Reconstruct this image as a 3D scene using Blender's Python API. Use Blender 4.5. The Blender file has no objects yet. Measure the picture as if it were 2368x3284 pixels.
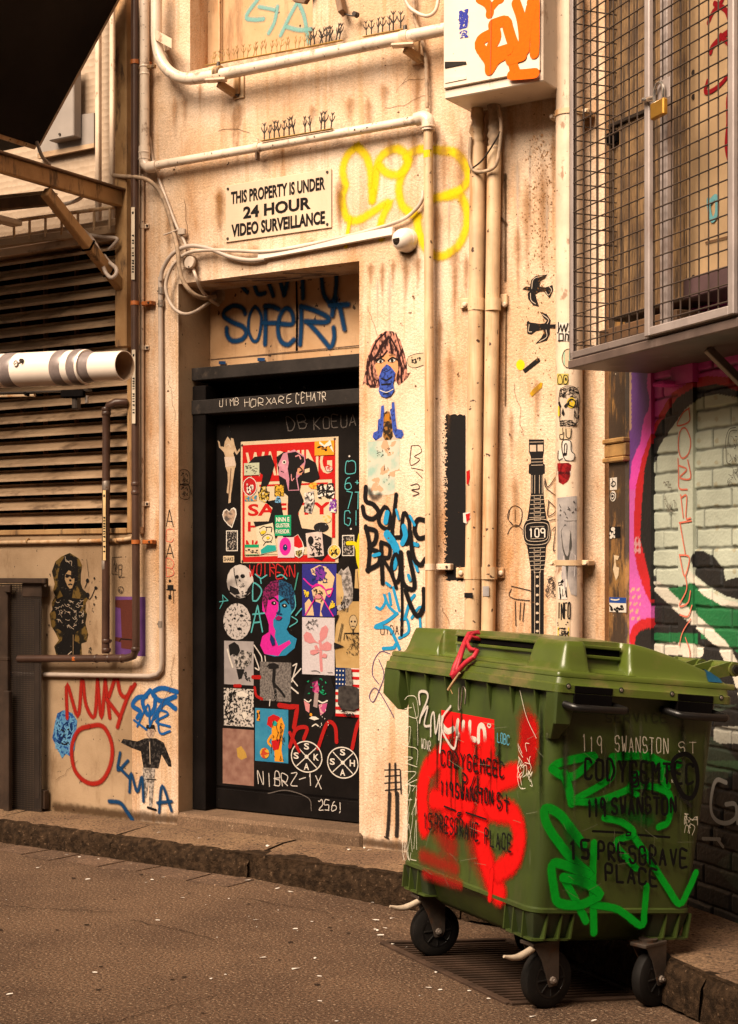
import bpy, math, random
from mathutils import Vector as V, Matrix
random.seed(7)
R = math.radians
S = bpy.context.scene
COL = S.collection

# ---------------------------------------------------------------- camera
cd = bpy.data.cameras.new('camera')
cam = bpy.data.objects.new('camera', cd); COL.objects.link(cam)
cam.location = (0, 0, 1.5); cam.rotation_euler = (R(90), 0, 0)
cd.sensor_fit = 'HORIZONTAL'; cd.sensor_width = 36; cd.lens = 36*5000/2368
cd.shift_y = 180/2368; cd.clip_start = .05; cd.clip_end = 500
S.camera = cam

# ---------------------------------------------------------------- light
SUN = V((-.44, -.54, .70)).normalized()          # direction towards the sun
w = bpy.data.worlds.new('World'); S.world = w; w.use_nodes = True
nt = w.node_tree; bg = nt.nodes['Background']
sk = nt.nodes.new('ShaderNodeTexSky'); sk.sky_type = 'NISHITA'; sk.sun_disc = False
sk.sun_elevation = math.asin(SUN.z); sk.sun_rotation = math.atan2(SUN.x, SUN.y)
sk.air_density = 1.0; sk.dust_density = 4.0
hs = nt.nodes.new('ShaderNodeHueSaturation'); hs.inputs['Saturation'].default_value = .12
nt.links.new(sk.outputs[0], hs.inputs['Color'])
mx = nt.nodes.new('ShaderNodeMix'); mx.data_type = 'RGBA'; mx.blend_type = 'MULTIPLY'
mx.inputs[0].default_value = 1; mx.inputs[7].default_value = (1, .785, .58, 1)
nt.links.new(hs.outputs[0], mx.inputs[6]); nt.links.new(mx.outputs[2], bg.inputs[0])
bg.inputs[1].default_value = .07
ld = bpy.data.lights.new('sun', 'SUN'); ld.energy = 4.6; ld.angle = R(40); ld.color = (1, .825, .635)
lo = bpy.data.objects.new('sun', ld); COL.objects.link(lo); lo.location = (0, 0, 12)
lo.rotation_euler = SUN.to_track_quat('Z', 'Y').to_euler()
vs = S.view_settings; vs.view_transform = 'Standard'; vs.look = 'None'; vs.exposure = 1.04; vs.gamma = 1

# ---------------------------------------------------------------- geometry helpers
F, H, CX, HY = 5000., 1.5, 1184., 1822.
CAM = V((0, 0, H)); Z = V((0, 0, 1))
def ray(x, y): return V(((x-CX)/F, 1, -(y-HY)/F))
class Plane:
    def __init__(s, P, U, N, W=Z): s.P, s.U, s.N, s.W = V(P), V(U).normalized(), V(N).normalized(), V(W).normalized()
    def px(s, x, y, o=0):
        d = ray(x, y); return CAM+d*(((s.P+s.N*o-CAM).dot(s.N))/d.dot(s.N))
    def uv(s, u, z, o=0): return s.P+s.U*u+s.W*z+s.N*o
    def u(s, x, o=0): return (s.px(x, HY, o)-s.P).dot(s.U)
    def back(s, o): return Plane(s.P+s.N*o, s.U, s.N, s.W)
FAC = Plane((0, 7.654, 0), (.8414, -.5405, 0), (-.5405, -.8414, 0))
RW = Plane((1.055, 6.976, 0), (.361, -.9326, 0), (-.9326, -.361, 0))
def topx(p): d = p-CAM; return CX+F*d.x/d.y, HY-F*d.z/d.y

def catmull(p, n=6, closed=False):
    if len(p) < 3: return list(p)
    q = ([p[-1]]+list(p)+[p[0], p[1]]) if closed else ([p[0]*2-p[1]]+list(p)+[p[-1]*2-p[-2]])
    out = []
    for i in range(1, len(q)-2):
        a, b, c, d = q[i-1], q[i], q[i+1], q[i+2]
        for k in range(n):
            t = k/n
            out.append(.5*((2*b)+(c-a)*t+(2*a-5*b+4*c-d)*t*t+(3*b-a-3*c+d)*t**3))
    out.append(q[-2].copy()); return out

WL = {}
class MB:
    def __init__(s): s.v, s.f, s.m, s.d, s.mats, s.cols = [], [], [], {}, [], {}
    def mi(s, m):
        if m not in s.mats: s.mats.append(m)
        return s.mats.index(m)
    def add(s, vs, fs, m, d=None):
        n = len(s.v); s.v += [V(v) for v in vs]; k = s.mi(m)
        for f in fs: s.f.append([i+n for i in f]); s.m.append(k)
        if d:
            for i, x in enumerate(d): s.d[n+i] = x
        return s
    def quad(s, a, b, c, d, m): return s.add([a, b, c, d], [(0, 1, 2, 3)], m)
    def box(s, o, X, Y, Zv, m):
        o, X, Y, Zv = V(o), V(X), V(Y), V(Zv)
        if X.cross(Y).dot(Zv) < 0: X, Y = Y, X
        p = [o, o+X, o+X+Y, o+Y]; p += [q+Zv for q in p]
        return s.add(p, [(3, 2, 1, 0), (4, 5, 6, 7), (0, 1, 5, 4), (1, 2, 6, 5), (2, 3, 7, 6), (3, 0, 4, 7)], m)
    def bbox(s, o, X, Y, Zv, m, b=.004):
        """box with chamfered edges"""
        o, X, Y, Zv = V(o), V(X), V(Y), V(Zv); c = o+(X+Y+Zv)/2
        ax = [X/2, Y/2, Zv/2]
        if ax[0].cross(ax[1]).dot(ax[2]) < 0: ax[0], ax[1] = ax[1], ax[0]
        L = [a.length for a in ax]; b = min([b]+[l*.45 for l in L])
        vs, idx = [], {}
        for sx in (-1, 1):
            for sy in (-1, 1):
                for sz in (-1, 1):
                    for k in range(3):
                        q = c.copy()
                        for j, sg in enumerate((sx, sy, sz)): q = q+ax[j]*sg*(1 if j == k else 1-b/L[j])
                        idx[(sx, sy, sz, k)] = len(vs); vs.append(q)
        fs = []
        for k in range(3):
            i, j = (k+1) % 3, (k+2) % 3
            for sg in (-1, 1):
                f = []
                for si, sj in ((-1, -1), (1, -1), (1, 1), (-1, 1)):
                    t = [0, 0, 0]; t[k], t[i], t[j] = sg, si, sj; f.append(idx[(*t, k)])
                fs.append(f if sg > 0 else f[::-1])
            for si in (-1, 1):                      # edges along axis k
                for sj in (-1, 1):
                    t0 = [0]*3; t1 = [0]*3; t0[k], t1[k] = -1, 1
                    for t in (t0, t1): t[i], t[j] = si, sj
                    f = [idx[(*t0, i)], idx[(*t1, i)], idx[(*t1, j)], idx[(*t0, j)]]
                    fs.append(f if si*sj < 0 else f[::-1])
        for sx in (-1, 1):
            for sy in (-1, 1):
                for sz in (-1, 1):
                    f = [idx[(sx, sy, sz, k)] for k in range(3)]
                    fs.append(f if sx*sy*sz > 0 else f[::-1])
        return s.add(vs, fs, m)
    def beam(s, p, q, wd, ht, up, m, b=.003):
        p, q = V(p), V(q); t = (q-p); T = t.normalized(); a = T.cross(V(up)).normalized(); u = a.cross(T)
        return s.bbox(p-a*wd/2-u*ht/2, t, a*wd, u*ht, m, b)
    def tube(s, pts, r, m, seg=12, cap=True, smooth=0):
        pts = [V(p) for p in pts]
        n0 = len(pts)
        if smooth: pts = catmull(pts, smooth)
        n = len(pts); rr = list(r) if isinstance(r, (list, tuple)) else [r]*n
        if len(rr) != n:
            q = [i*(len(rr)-1)/(n-1) for i in range(n)]; rr = [rr[int(a)]*(1-a % 1)+rr[min(int(a)+1, len(rr)-1)]*(a % 1) for a in q]
        t0 = (pts[1]-pts[0]).normalized()
        a = t0.cross(Z if abs(t0.z) < .9 else V((1, 0, 0))).normalized(); vs = []
        for i in range(n):
            t = (pts[min(i+1, n-1)]-pts[max(i-1, 0)]).normalized()
            a = (a-t*a.dot(t)).normalized(); b = t.cross(a)
            for k in range(seg):
                an = 2*math.pi*k/seg; vs.append(pts[i]+(a*math.cos(an)+b*math.sin(an))*rr[i])
        fs = [(i*seg+k, i*seg+(k+1) % seg, (i+1)*seg+(k+1) % seg, (i+1)*seg+k) for i in range(n-1) for k in range(seg)]
        if cap: fs += [tuple(range(seg))[::-1], tuple((n-1)*seg+k for k in range(seg))]
        return s.add(vs, fs, m)
    def lathe(s, c, ax, prof, m, seg=24):
        """prof: list of (distance along ax, radius)"""
        ax = V(ax).normalized(); a = ax.cross(Z if abs(ax.z) < .9 else V((1, 0, 0))).normalized(); b = ax.cross(a)
        vs = [V(c)+ax*h+(a*math.cos(2*math.pi*k/seg)+b*math.sin(2*math.pi*k/seg))*r for h, r in prof for k in range(seg)]
        n = len(prof)
        fs = [(i*seg+k, i*seg+(k+1) % seg, (i+1)*seg+(k+1) % seg, (i+1)*seg+k) for i in range(n-1) for k in range(seg)]
        fs += [tuple(range(seg))[::-1], tuple((n-1)*seg+k for k in range(seg))]
        return s.add(vs, fs, m)
    def slab(s, pts, N, th, m):
        """polygon, extruded backwards by th"""
        N = V(N); n = len(pts); pts = [V(p) for p in pts]
        nn = V((0, 0, 0))
        for i in range(n): nn += (pts[i]-pts[0]).cross(pts[(i+1) % n]-pts[0])
        if nn.dot(N) < 0: pts = pts[::-1]
        if th == 0: return s.add(pts, [tuple(range(n))], m)
        return s.add(pts+[p-N*th for p in pts], [tuple(range(n)), tuple(range(2*n-1, n-1, -1))] +
                     [(i, i+n, (i+1) % n+n, (i+1) % n) for i in range(n)], m)
    def ribbon(s, pts, N, wd, m, smooth=5, closed=False, taper=0, fade=False):
        pts = [V(p) for p in pts]
        if closed: pts = catmull(pts, smooth, True)
        elif smooth and len(pts) > 2: pts = catmull(pts, smooth)
        # resample
        st = max(wd*.3, .0015); out = [pts[0]]
        for p in pts[1:]:
            L = (p-out[-1]).length
            if L < st*.5: continue
            k = max(1, int(L/(st*2.5))); a = out[-1].copy()
            for j in range(1, k+1): out.append(a.lerp(p, j/k))
        pts = out; n = len(pts)
        if n < 2: pts = [pts[0], pts[0]+V((0, 0, -.002))]; n = 2
        vs, d, fs = [], [], []
        for i in range(n):
            t = pts[min(i+1, n-1)]-pts[max(i-1, 0)]; sd = N.cross(t)
            sd = sd.normalized() if sd.length > 1e-9 else V((1, 0, 0))
            ww = wd*(1-taper*i/n)
            for q in (-1, -.5, 0, .5, 1): vs.append(pts[i]+sd*q*ww/2+N*i*3e-5); d.append(min(1, abs(q)+.9*(i/(n-1))**1.5+max(0, .9-5*i/(n-1))) if fade else abs(q))
        for i in range(n-1):
            for q in range(4): fs.append((i*5+q, (i+1)*5+q, (i+1)*5+q+1, i*5+q+1))
        for i, sg in ((0, -1), (n-1, 1)):
            t = (pts[i]-pts[i-1] if sg > 0 else pts[0]-pts[1]).normalized(); sd = N.cross(t).normalized()
            ww = wd*(1-taper*i/n); c0 = len(vs); vs.append(pts[i]+N*i*3e-5); d.append(1 if fade else 0)
            for k in range(7):
                an = math.pi*k/6; vs.append(pts[i]+(sd*math.cos(an)+t*math.sin(an))*ww/2+N*i*3e-5); d.append(1)
            for k in range(6): fs.append((c0, c0+k+2, c0+k+1))
        fix = []
        for f in fs:
            a, b, c = vs[f[0]], vs[f[1]], vs[f[2]]
            fix.append(f if (b-a).cross(c-a).dot(N) >= 0 else f[::-1])
        return s.add(vs, fix, m, d)
    def build(s, name, parent=None, ang=35, origin=None):
        if origin is None:
            xs, ys, zs = zip(*[(v.x, v.y, v.z) for v in s.v])
            origin = V(((min(xs)+max(xs))/2, (min(ys)+max(ys))/2, min(zs)))
        me = bpy.data.meshes.new(name)
        me.from_pydata([v-origin for v in s.v], [], s.f); me.update()
        for m in s.mats: me.materials.append(m)
        me.polygons.foreach_set('material_index', s.m)
        me.polygons.foreach_set('use_smooth', [True]*len(s.f))
        me.set_sharp_from_angle(angle=R(ang))
        if s.d:
            at = me.attributes.new('edge', 'FLOAT', 'POINT')
            at.data.foreach_set('value', [s.d.get(i, 0.) for i in range(len(s.v))])
        if s.cols:
            at = me.attributes.new('paint', 'FLOAT_COLOR', 'POINT')
            at.data.foreach_set('color', [c for i in range(len(s.v)) for c in (*s.cols.get(i, (1, 1, 1)), 1)])
        o = bpy.data.objects.new(name, me); COL.objects.link(o); WL[o] = origin
        if parent: o.parent = parent; o.location = origin-WL[parent]
        else: o.location = origin
        return o
def tag(o, label=None, cat=None, group=None, kind=None):
    if label: o['label'] = label
    if cat: o['category'] = cat
    if group: o['group'] = group
    if kind: o['kind'] = kind
    return o
def thing(name, label, cat, loc, group=None):
    o = bpy.data.objects.new(name, None); COL.objects.link(o); o.location = V(loc); WL[o] = V(loc)
    o.empty_display_size = .05
    return tag(o, label, cat, group)

# ---------------------------------------------------------------- materials
MATS = {}
INK_SHADE = .72                     # darkens every ink and print: shade of the door recess put into their colour
ROT = -math.atan2(-.5405, .8414)
def mk(name, col, rough=.6, metal=0., nsc=4., namt=.35, col2=None, bump=.15, bsc=90., rust=None, rsc=(6, 6, .8), rlo=.52, rhi=.7, ramt=.8,
       speck=None, ssc=40., slo=.68, spec=.5, coat=0., streak=None, sthr=.55, samt=.5, bdist=.004, fine=0., fsc=140.):
    if name in MATS: return MATS[name]
    m = bpy.data.materials.new(name); m.use_nodes = True; MATS[name] = m; t = m.node_tree; N, L = t.nodes, t.links
    b = N['Principled BSDF']; b.inputs['Roughness'].default_value = rough; b.inputs['Metallic'].default_value = metal
    b.inputs['Specular IOR Level'].default_value = spec; b.inputs['Coat Weight'].default_value = coat
    g = N.new('ShaderNodeNewGeometry'); mp = N.new('ShaderNodeMapping'); mp.inputs['Rotation'].default_value = (0, 0, ROT)
    L.new(g.outputs['Position'], mp.inputs[0]); P = mp.outputs[0]
    def noise(sc, det=4, vec=None, ro=.6):
        n = N.new('ShaderNodeTexNoise'); n.inputs['Detail'].default_value = det; n.inputs['Roughness'].default_value = ro
        if isinstance(sc, tuple):
            q = N.new('ShaderNodeMapping'); q.inputs['Scale'].default_value = sc; L.new(P, q.inputs[0]); L.new(q.outputs[0], n.inputs['Vector']); n.inputs['Scale'].default_value = 1
        else: L.new(P, n.inputs['Vector']); n.inputs['Scale'].default_value = sc
        return n.outputs['Fac']
    def mr(x, a, c, lo=0., hi=1.):
        n = N.new('ShaderNodeMapRange'); n.interpolation_type = 'SMOOTHSTEP'
        for i, q in enumerate((a, c, lo, hi)): n.inputs[i+1].default_value = q
        L.new(x, n.inputs[0]); return n.outputs[0]
    def mix(f, a, c):
        n = N.new('ShaderNodeMix'); n.data_type = 'RGBA'
        L.new(f, n.inputs[0])
        for i, q in ((6, a), (7, c)):
            if isinstance(q, tuple): n.inputs[i].default_value = (*q, 1)
            else: L.new(q, n.inputs[i])
        return n.outputs[2]
    c2 = col2 or tuple(x*(1-namt) for x in col)
    c = mix(mr(noise(nsc), .32, .68), c2, col)
    if streak: c = mix(mr(noise((22, 22, .9), 3), sthr, sthr+.18, 0, samt), c, streak)
    if rust: c = mix(mr(noise(rsc, 6, ro=.7), rlo, rhi, 0, ramt), c, rust)
    if speck: c = mix(mr(noise(ssc, 2), slo, slo+.04), c, speck)
    if fine:
        q = N.new('ShaderNodeMix'); q.data_type = 'RGBA'; q.blend_type = 'MULTIPLY'; q.inputs[0].default_value = 1
        L.new(c, q.inputs[6]); L.new(mr(noise(fsc, 3, ro=.7), .35, .65, 1-fine, 1+fine), q.inputs[7]); c = q.outputs[2]
    L.new(c, b.inputs['Base Color'])
    if bump:
        bn = N.new('ShaderNodeBump'); bn.inputs['Strength'].default_value = bump; bn.inputs['Distance'].default_value = bdist
        L.new(noise(bsc, 5, ro=.65), bn.inputs['Height']); L.new(bn.outputs[0], b.inputs['Normal'])
    return m
def paint(name, col, soft=0., alpha=1., grain=.0, gsc=120., rough=.75, lo=.35, hi=.6):
    if name in MATS: return MATS[name]
    col = tuple(c*INK_SHADE for c in col)
    m = bpy.data.materials.new(name); m.use_nodes = True; MATS[name] = m; t = m.node_tree; N, L = t.nodes, t.links
    b = N['Principled BSDF']; b.inputs['Base Color'].default_value = (*col, 1); b.inputs['Roughness'].default_value = rough
    b.inputs['Specular IOR Level'].default_value = .08
    g = N.new('ShaderNodeNewGeometry'); n = N.new('ShaderNodeTexNoise'); n.inputs['Scale'].default_value = gsc; n.inputs['Detail'].default_value = 3
    L.new(g.outputs['Position'], n.inputs['Vector'])
    mx = N.new('ShaderNodeMix'); mx.data_type = 'RGBA'; L.new(n.outputs['Fac'], mx.inputs[0])
    mx.inputs[6].default_value = (*[x*.75 for x in col], 1); mx.inputs[7].default_value = (*[min(1, x*1.2) for x in col], 1)
    L.new(mx.outputs[2], b.inputs['Base Color'])
    if soft or alpha < 1 or grain:
        a = N.new('ShaderNodeAttribute'); a.attribute_name = 'edge'
        ad = N.new('ShaderNodeMath'); ad.operation = 'MULTIPLY_ADD'; ad.inputs[1].default_value = grain; L.new(n.outputs['Fac'], ad.inputs[0])
        sb = N.new('ShaderNodeMath'); sb.operation = 'SUBTRACT'; L.new(a.outputs['Fac'], sb.inputs[0]); sb.inputs[1].default_value = grain*.5; L.new(sb.outputs[0], ad.inputs[2])
        r = N.new('ShaderNodeMapRange'); r.interpolation_type = 'SMOOTHSTEP'
        for i, q in enumerate((1-max(soft, .02), 1., alpha, 0.)): r.inputs[i+1].default_value = q
        L.new(ad.outputs[0], r.inputs[0]); L.new(r.outputs[0], b.inputs['Alpha'])
    return m
def prnt(name, c1, c2, sc=60., thr=.5, c3=None, sharp=.03, st=(1, 1, 1)):
    """blotchy two or three colour print"""
    c1, c2, c3 = [c and tuple(x*INK_SHADE for x in c) for c in (c1, c2, c3)]
    if name in MATS: return MATS[name]
    m = bpy.data.materials.new(name); m.use_nodes = True; MATS[name] = m; t = m.node_tree; N, L = t.nodes, t.links
    b = N['Principled BSDF']; b.inputs['Roughness'].default_value = .7; b.inputs['Specular IOR Level'].default_value = .1
    g = N.new('ShaderNodeNewGeometry'); q = N.new('ShaderNodeMapping'); q.inputs['Rotation'].default_value = (0, 0, ROT); q.inputs['Scale'].default_value = st
    L.new(g.outputs['Position'], q.inputs[0])
    n = N.new('ShaderNodeTexNoise'); n.inputs['Scale'].default_value = sc; n.inputs['Detail'].default_value = 4; L.new(q.outputs[0], n.inputs['Vector'])
    r = N.new('ShaderNodeValToRGB'); L.new(n.outputs['Fac'], r.inputs[0]); e = r.color_ramp.elements
    e[0].position = thr-sharp; e[0].color = (*c1, 1); e[1].position = thr+sharp; e[1].color = (*c2, 1)
    if c3: k = e.new(min(.99, thr+.11)); k.color = (*c2, 1); k = e.new(min(1, thr+.13)); k.color = (*c3, 1)
    L.new(r.outputs[0], b.inputs['Base Color']); return m

RUST = (.17, .062, .018)
m_wall = mk('stucco_wall', (.65, .495, .37), .85, nsc=2.2, col2=(.50, .325, .195), bump=.8, bsc=75, rust=(.36, .155, .042), rsc=(4, 4, .7), rlo=.45, rhi=.72, ramt=.88,
            speck=(.07, .03, .015), ssc=32, slo=.715, streak=(.44, .24, .10), sthr=.52, samt=.5, bdist=.008, fine=.12)
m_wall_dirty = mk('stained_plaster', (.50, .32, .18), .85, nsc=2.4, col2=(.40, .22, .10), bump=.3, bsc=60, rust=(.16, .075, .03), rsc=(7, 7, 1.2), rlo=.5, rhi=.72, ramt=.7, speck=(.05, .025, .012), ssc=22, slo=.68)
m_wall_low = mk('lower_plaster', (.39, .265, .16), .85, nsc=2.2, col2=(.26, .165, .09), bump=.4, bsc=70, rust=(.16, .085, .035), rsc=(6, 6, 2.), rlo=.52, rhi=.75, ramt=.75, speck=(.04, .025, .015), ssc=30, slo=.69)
m_cream = mk('cream_paint_steel', (.66, .50, .37), .45, nsc=6, namt=.25, bump=.12, bsc=50, rust=RUST, rsc=(16, 16, 9), rlo=.58, rhi=.67, ramt=.7, speck=(.04, .02, .012), ssc=40, slo=.71)
m_creamrust = mk('rusty_cream_steel', (.62, .43, .26), .5, nsc=5, namt=.3, bump=.15, bsc=60, rust=(.36, .15, .04), rsc=(14, 14, .9), rlo=.47, rhi=.68, ramt=.85, speck=(.05, .02, .01), ssc=30, slo=.67)
m_white_pipe = mk('white_painted_pipe', (.70, .57, .46), .35, nsc=7, namt=.2, bump=.08, bsc=40, rust=(.15, .07, .035), rsc=(20, 20, 14), rlo=.54, rhi=.68, ramt=.7, speck=(.04, .02, .012), ssc=45, slo=.68, coat=.15)
m_grey_conduit = mk('grey_conduit_plastic', (.46, .37, .31), .5, nsc=5, namt=.2, bump=.05)
m_cable = mk('pale_cable_sheath', (.58, .46, .37), .45, nsc=9, namt=.3, bump=.05, rust=(.25, .13, .06), rsc=(18, 18, 18), rlo=.58, rhi=.72, ramt=.5)
m_cable_dirty = mk('dirty_cable_sheath', (.42, .29, .19), .7, nsc=20, namt=.5, bump=.5, bsc=140)
m_brown = mk('brown_pipe_plastic', (.075, .036, .024), .38, nsc=5, namt=.35, bump=.04, rust=(.14, .085, .06), rsc=(9, 9, 2), rlo=.56, rhi=.8, ramt=.5)
m_orange_clip = mk('orange_clip', (.42, .115, .02), .5, nsc=8)
m_galv = mk('galvanised_metal', (.33, .27, .23), .45, .5, nsc=12, namt=.35, rust=RUST, rsc=(20, 20, 20), rlo=.58, rhi=.66)
m_rusty = mk('rusty_timber_steel', (.40, .235, .10), .65, nsc=5, col2=(.27, .14, .05), bump=.35, bsc=40, rust=(.055, .026, .012), rsc=(9, 9, 2.2), rlo=.52, rhi=.64, ramt=.9)
m_rustdark = mk('dark_rusty_steel', (.17, .085, .038), .65, nsc=7, namt=.5, bump=.35, bsc=50, rust=(.035, .02, .012), rlo=.48, rhi=.66)
m_slat = mk('louvre_metal', (.46, .31, .19), .40, .15, nsc=3, col2=(.27, .17, .10), bump=.1, bsc=30, rust=(.085, .045, .022), rsc=(5, 5, 14), rlo=.52, rhi=.68, ramt=.75)
m_black = mk('black_void', (.006, .005, .005), .95, bump=0, spec=.0)
m_awning = mk('dark_awning_mesh', (.016, .012, .011), .75, nsc=2, namt=.4, bump=.3, bsc=200, spec=.1)
m_iron = mk('dark_grey_iron', (.026, .021, .019), .7, .0, nsc=6, namt=.45, bump=.25, bsc=70, rust=(.08, .058, .045), rsc=(14, 14, 14), rlo=.56, rhi=.75, ramt=.5, spec=.12)
m_door = mk('black_door_paint', (.0095, .0075, .007), .5, nsc=5, namt=.4, bump=.12, bsc=50, rust=(.030, .022, .017), rsc=(14, 14, 4), rlo=.62, rhi=.8, ramt=.5, speck=(.12, .10, .08), ssc=60, slo=.76, spec=.05)
m_pvc = mk('white_duct_plastic', (.80, .68, .59), .22, nsc=3, namt=.08, bump=.02, coat=.3)
m_pvcin = mk('duct_inside', (.62, .43, .29), .5, bump=0)
m_tape = mk('grey_duct_tape', (.24, .19, .18), .35, .15, nsc=14, namt=.35, bump=.15, bsc=40)
m_grey_panel = mk('grey_fibre_panel', (.25, .21, .185), .6, nsc=3, namt=.2, bump=.05)
m_sign = mk('weathered_sign_white', (.60, .45, .32), .45, nsc=3, namt=.15, bump=.03, rust=(.36, .19, .08), rsc=(7, 7, 2), rlo=.55, rhi=.72, ramt=.6)
m_ink = paint('black_ink', (.014, .012, .012))
m_screw = mk('dark_screw', (.04, .028, .022), .5, .3, bump=0)
m_white_plastic = mk('white_camera_plastic', (.78, .67, .59), .25, nsc=4, namt=.08, bump=.01, coat=.3)
m_glass_dark = mk('dark_dome_glass', (.03, .022, .018), .12, bump=0, coat=.6)
m_spike = mk('dark_spike_plastic', (.03, .02, .014), .7, nsc=30, namt=.4, bump=.2)
m_spike_y = mk('yellowed_spike_plastic', (.30, .17, .04), .55, nsc=20, namt=.4, bump=.1)
m_spike_base = mk('yellow_glue', (.42, .25, .04), .5, nsc=20, namt=.4)
m_boxpaint = mk('cabinet_paint', (.70, .57, .46), .5, nsc=3, namt=.14, bump=.12, bsc=40, rust=(.30, .15, .06), rsc=(10, 10, 5), rlo=.62, rhi=.7, ramt=.6, speck=(.10, .05, .03), ssc=34, slo=.72)
m_asphalt = None

# ---------------------------------------------------------------- drawing on surfaces
FONT = dict(A='002640|1232', B='000636454433033342413000', C='4536160501103041', D='00062644422000', E='46060040|0333', F='460600|0333',
 G='45361605011030414323', H='0006|4046|0343', I='2026', J='4641301001', K='0006|460340', L='060040', M='0006234640', N='00064046',
 O='160501103041453616', P='00063645443303', Q='160501103041453616|2240', R='0006364544330340', S='45361605041333424130 1001'.replace(' ', ''),
 T='0646|2620', U='060110304146', V='062046', W='0610233046', X='0046|0640', Y='062346|2320', Z='06460040', t='2620|0444')
FONT.update({'1': '1526 20'.replace(' ', ''), '2': '05163645440040', '3': '051636454423434130100 1'.replace(' ', ''), '4': '30360242', '5': '46060333424130 00'.replace(' ', ''),
 '6': '36150110304142331302', '7': '064610', '9': '44331304051636454440', '0': '160501103041453616', '-': '0343', '.': '2021', '!': '2622|2120',
 '+': '1333|2224', '/': '0046', '?': '051636454423|2120', 'o': '140301213234241 4'.replace(' ', '')})
TXT = {}
def textmesh(t, bold=0.):
    if (t, bold) in TXT: return TXT[(t, bold)]
    c = bpy.data.curves.new('t', 'FONT'); c.body = t; c.offset = bold; c.resolution_u = 3
    o = bpy.data.objects.new('t', c); COL.objects.link(o); bpy.context.view_layer.update()
    me = o.evaluated_get(bpy.context.evaluated_depsgraph_get()).to_mesh()
    vs = [tuple(v.co) for v in me.vertices]; fs = [tuple(p.vertices) for p in me.polygons]
    x0, x1 = min(v[0] for v in vs), max(v[0] for v in vs); y0, y1 = min(v[1] for v in vs), max(v[1] for v in vs)
    vs = [((v[0]-x0)/(x1-x0), 1-(v[1]-y0)/(y1-y0)) for v in vs]
    COL.objects.unlink(o); bpy.data.objects.remove(o); bpy.data.curves.remove(c)
    TXT[(t, bold)] = (vs, fs); return vs, fs
class Pix:
    """draw with photo coordinates on a plane of the place"""
    def __init__(s, pl): s.pl, s.N = pl, pl.N; s.unit = .0015
    def __call__(s, x, y, o=0): return s.pl.px(x, y, o)
    def at(s, y0): return s
class Rect:
    """local coordinates 0..1 (right, down) of an upright rectangle on a plane, given by its left edge and right x"""
    def __init__(s, pl, x0, y0, x1, y1, tilt=0.):
        s.pl, s.N = pl, pl.N; s.a = pl.px(x0, y0); s.d = pl.px(x0, y1)-s.a
        b = pl.px(x1, y0); s.r = pl.U*((b-s.a).dot(pl.U)); s.unit = s.r.length
        if tilt:
            q = Matrix.Rotation(tilt, 3, pl.N); c = s.a+(s.d+s.r)/2; s.d = q@s.d; s.r = q@s.r; s.a = c-(s.d+s.r)/2
    def __call__(s, x, y, o=0): return s.a+s.r*x+s.d*y+s.N*o
def hand(mb, f, txt, x0, y0, x1, y1, w, m, off=.001, sl=0., jit=.05, smooth=4, gap=.48, dy=0.):
    """stroke lettering in the box (x0,y0)-(x1,y1); dy = rise of the right end"""
    n = len(txt); adv = (x1-x0)/(n-gap/(1+gap)) if n > 1 else (x1-x0)*(1+gap); cw = adv/(1+gap); k = 0
    for i, ch in enumerate(txt):
        g = FONT.get(ch) or FONT.get(ch.upper())
        if not g: continue
        hh = 1 if ch not in 'o' else .9
        jx, jy = random.uniform(-1, 1)*jit*cw, random.uniform(-1, 1)*jit*(y1-y0)
        for st in g.split('|'):
            pts = []
            for j in range(0, len(st), 2):
                gx, gy = int(st[j])/4+random.uniform(-1, 1)*jit, int(st[j+1])/6+random.uniform(-1, 1)*jit
                X = x0+i*adv+gx*cw+jx+sl*gy*cw; Y = y1-gy*(y1-y0)*hh+jy+dy*(X-x0)/(x1-x0)
                pts.append(f(X, Y, off+k*.00006))
            k += 1
            if len(pts) < 2: continue
            mb.ribbon(pts, f.N, w*f.unit, m, smooth=smooth if len(pts) > 3 else 0)
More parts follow.
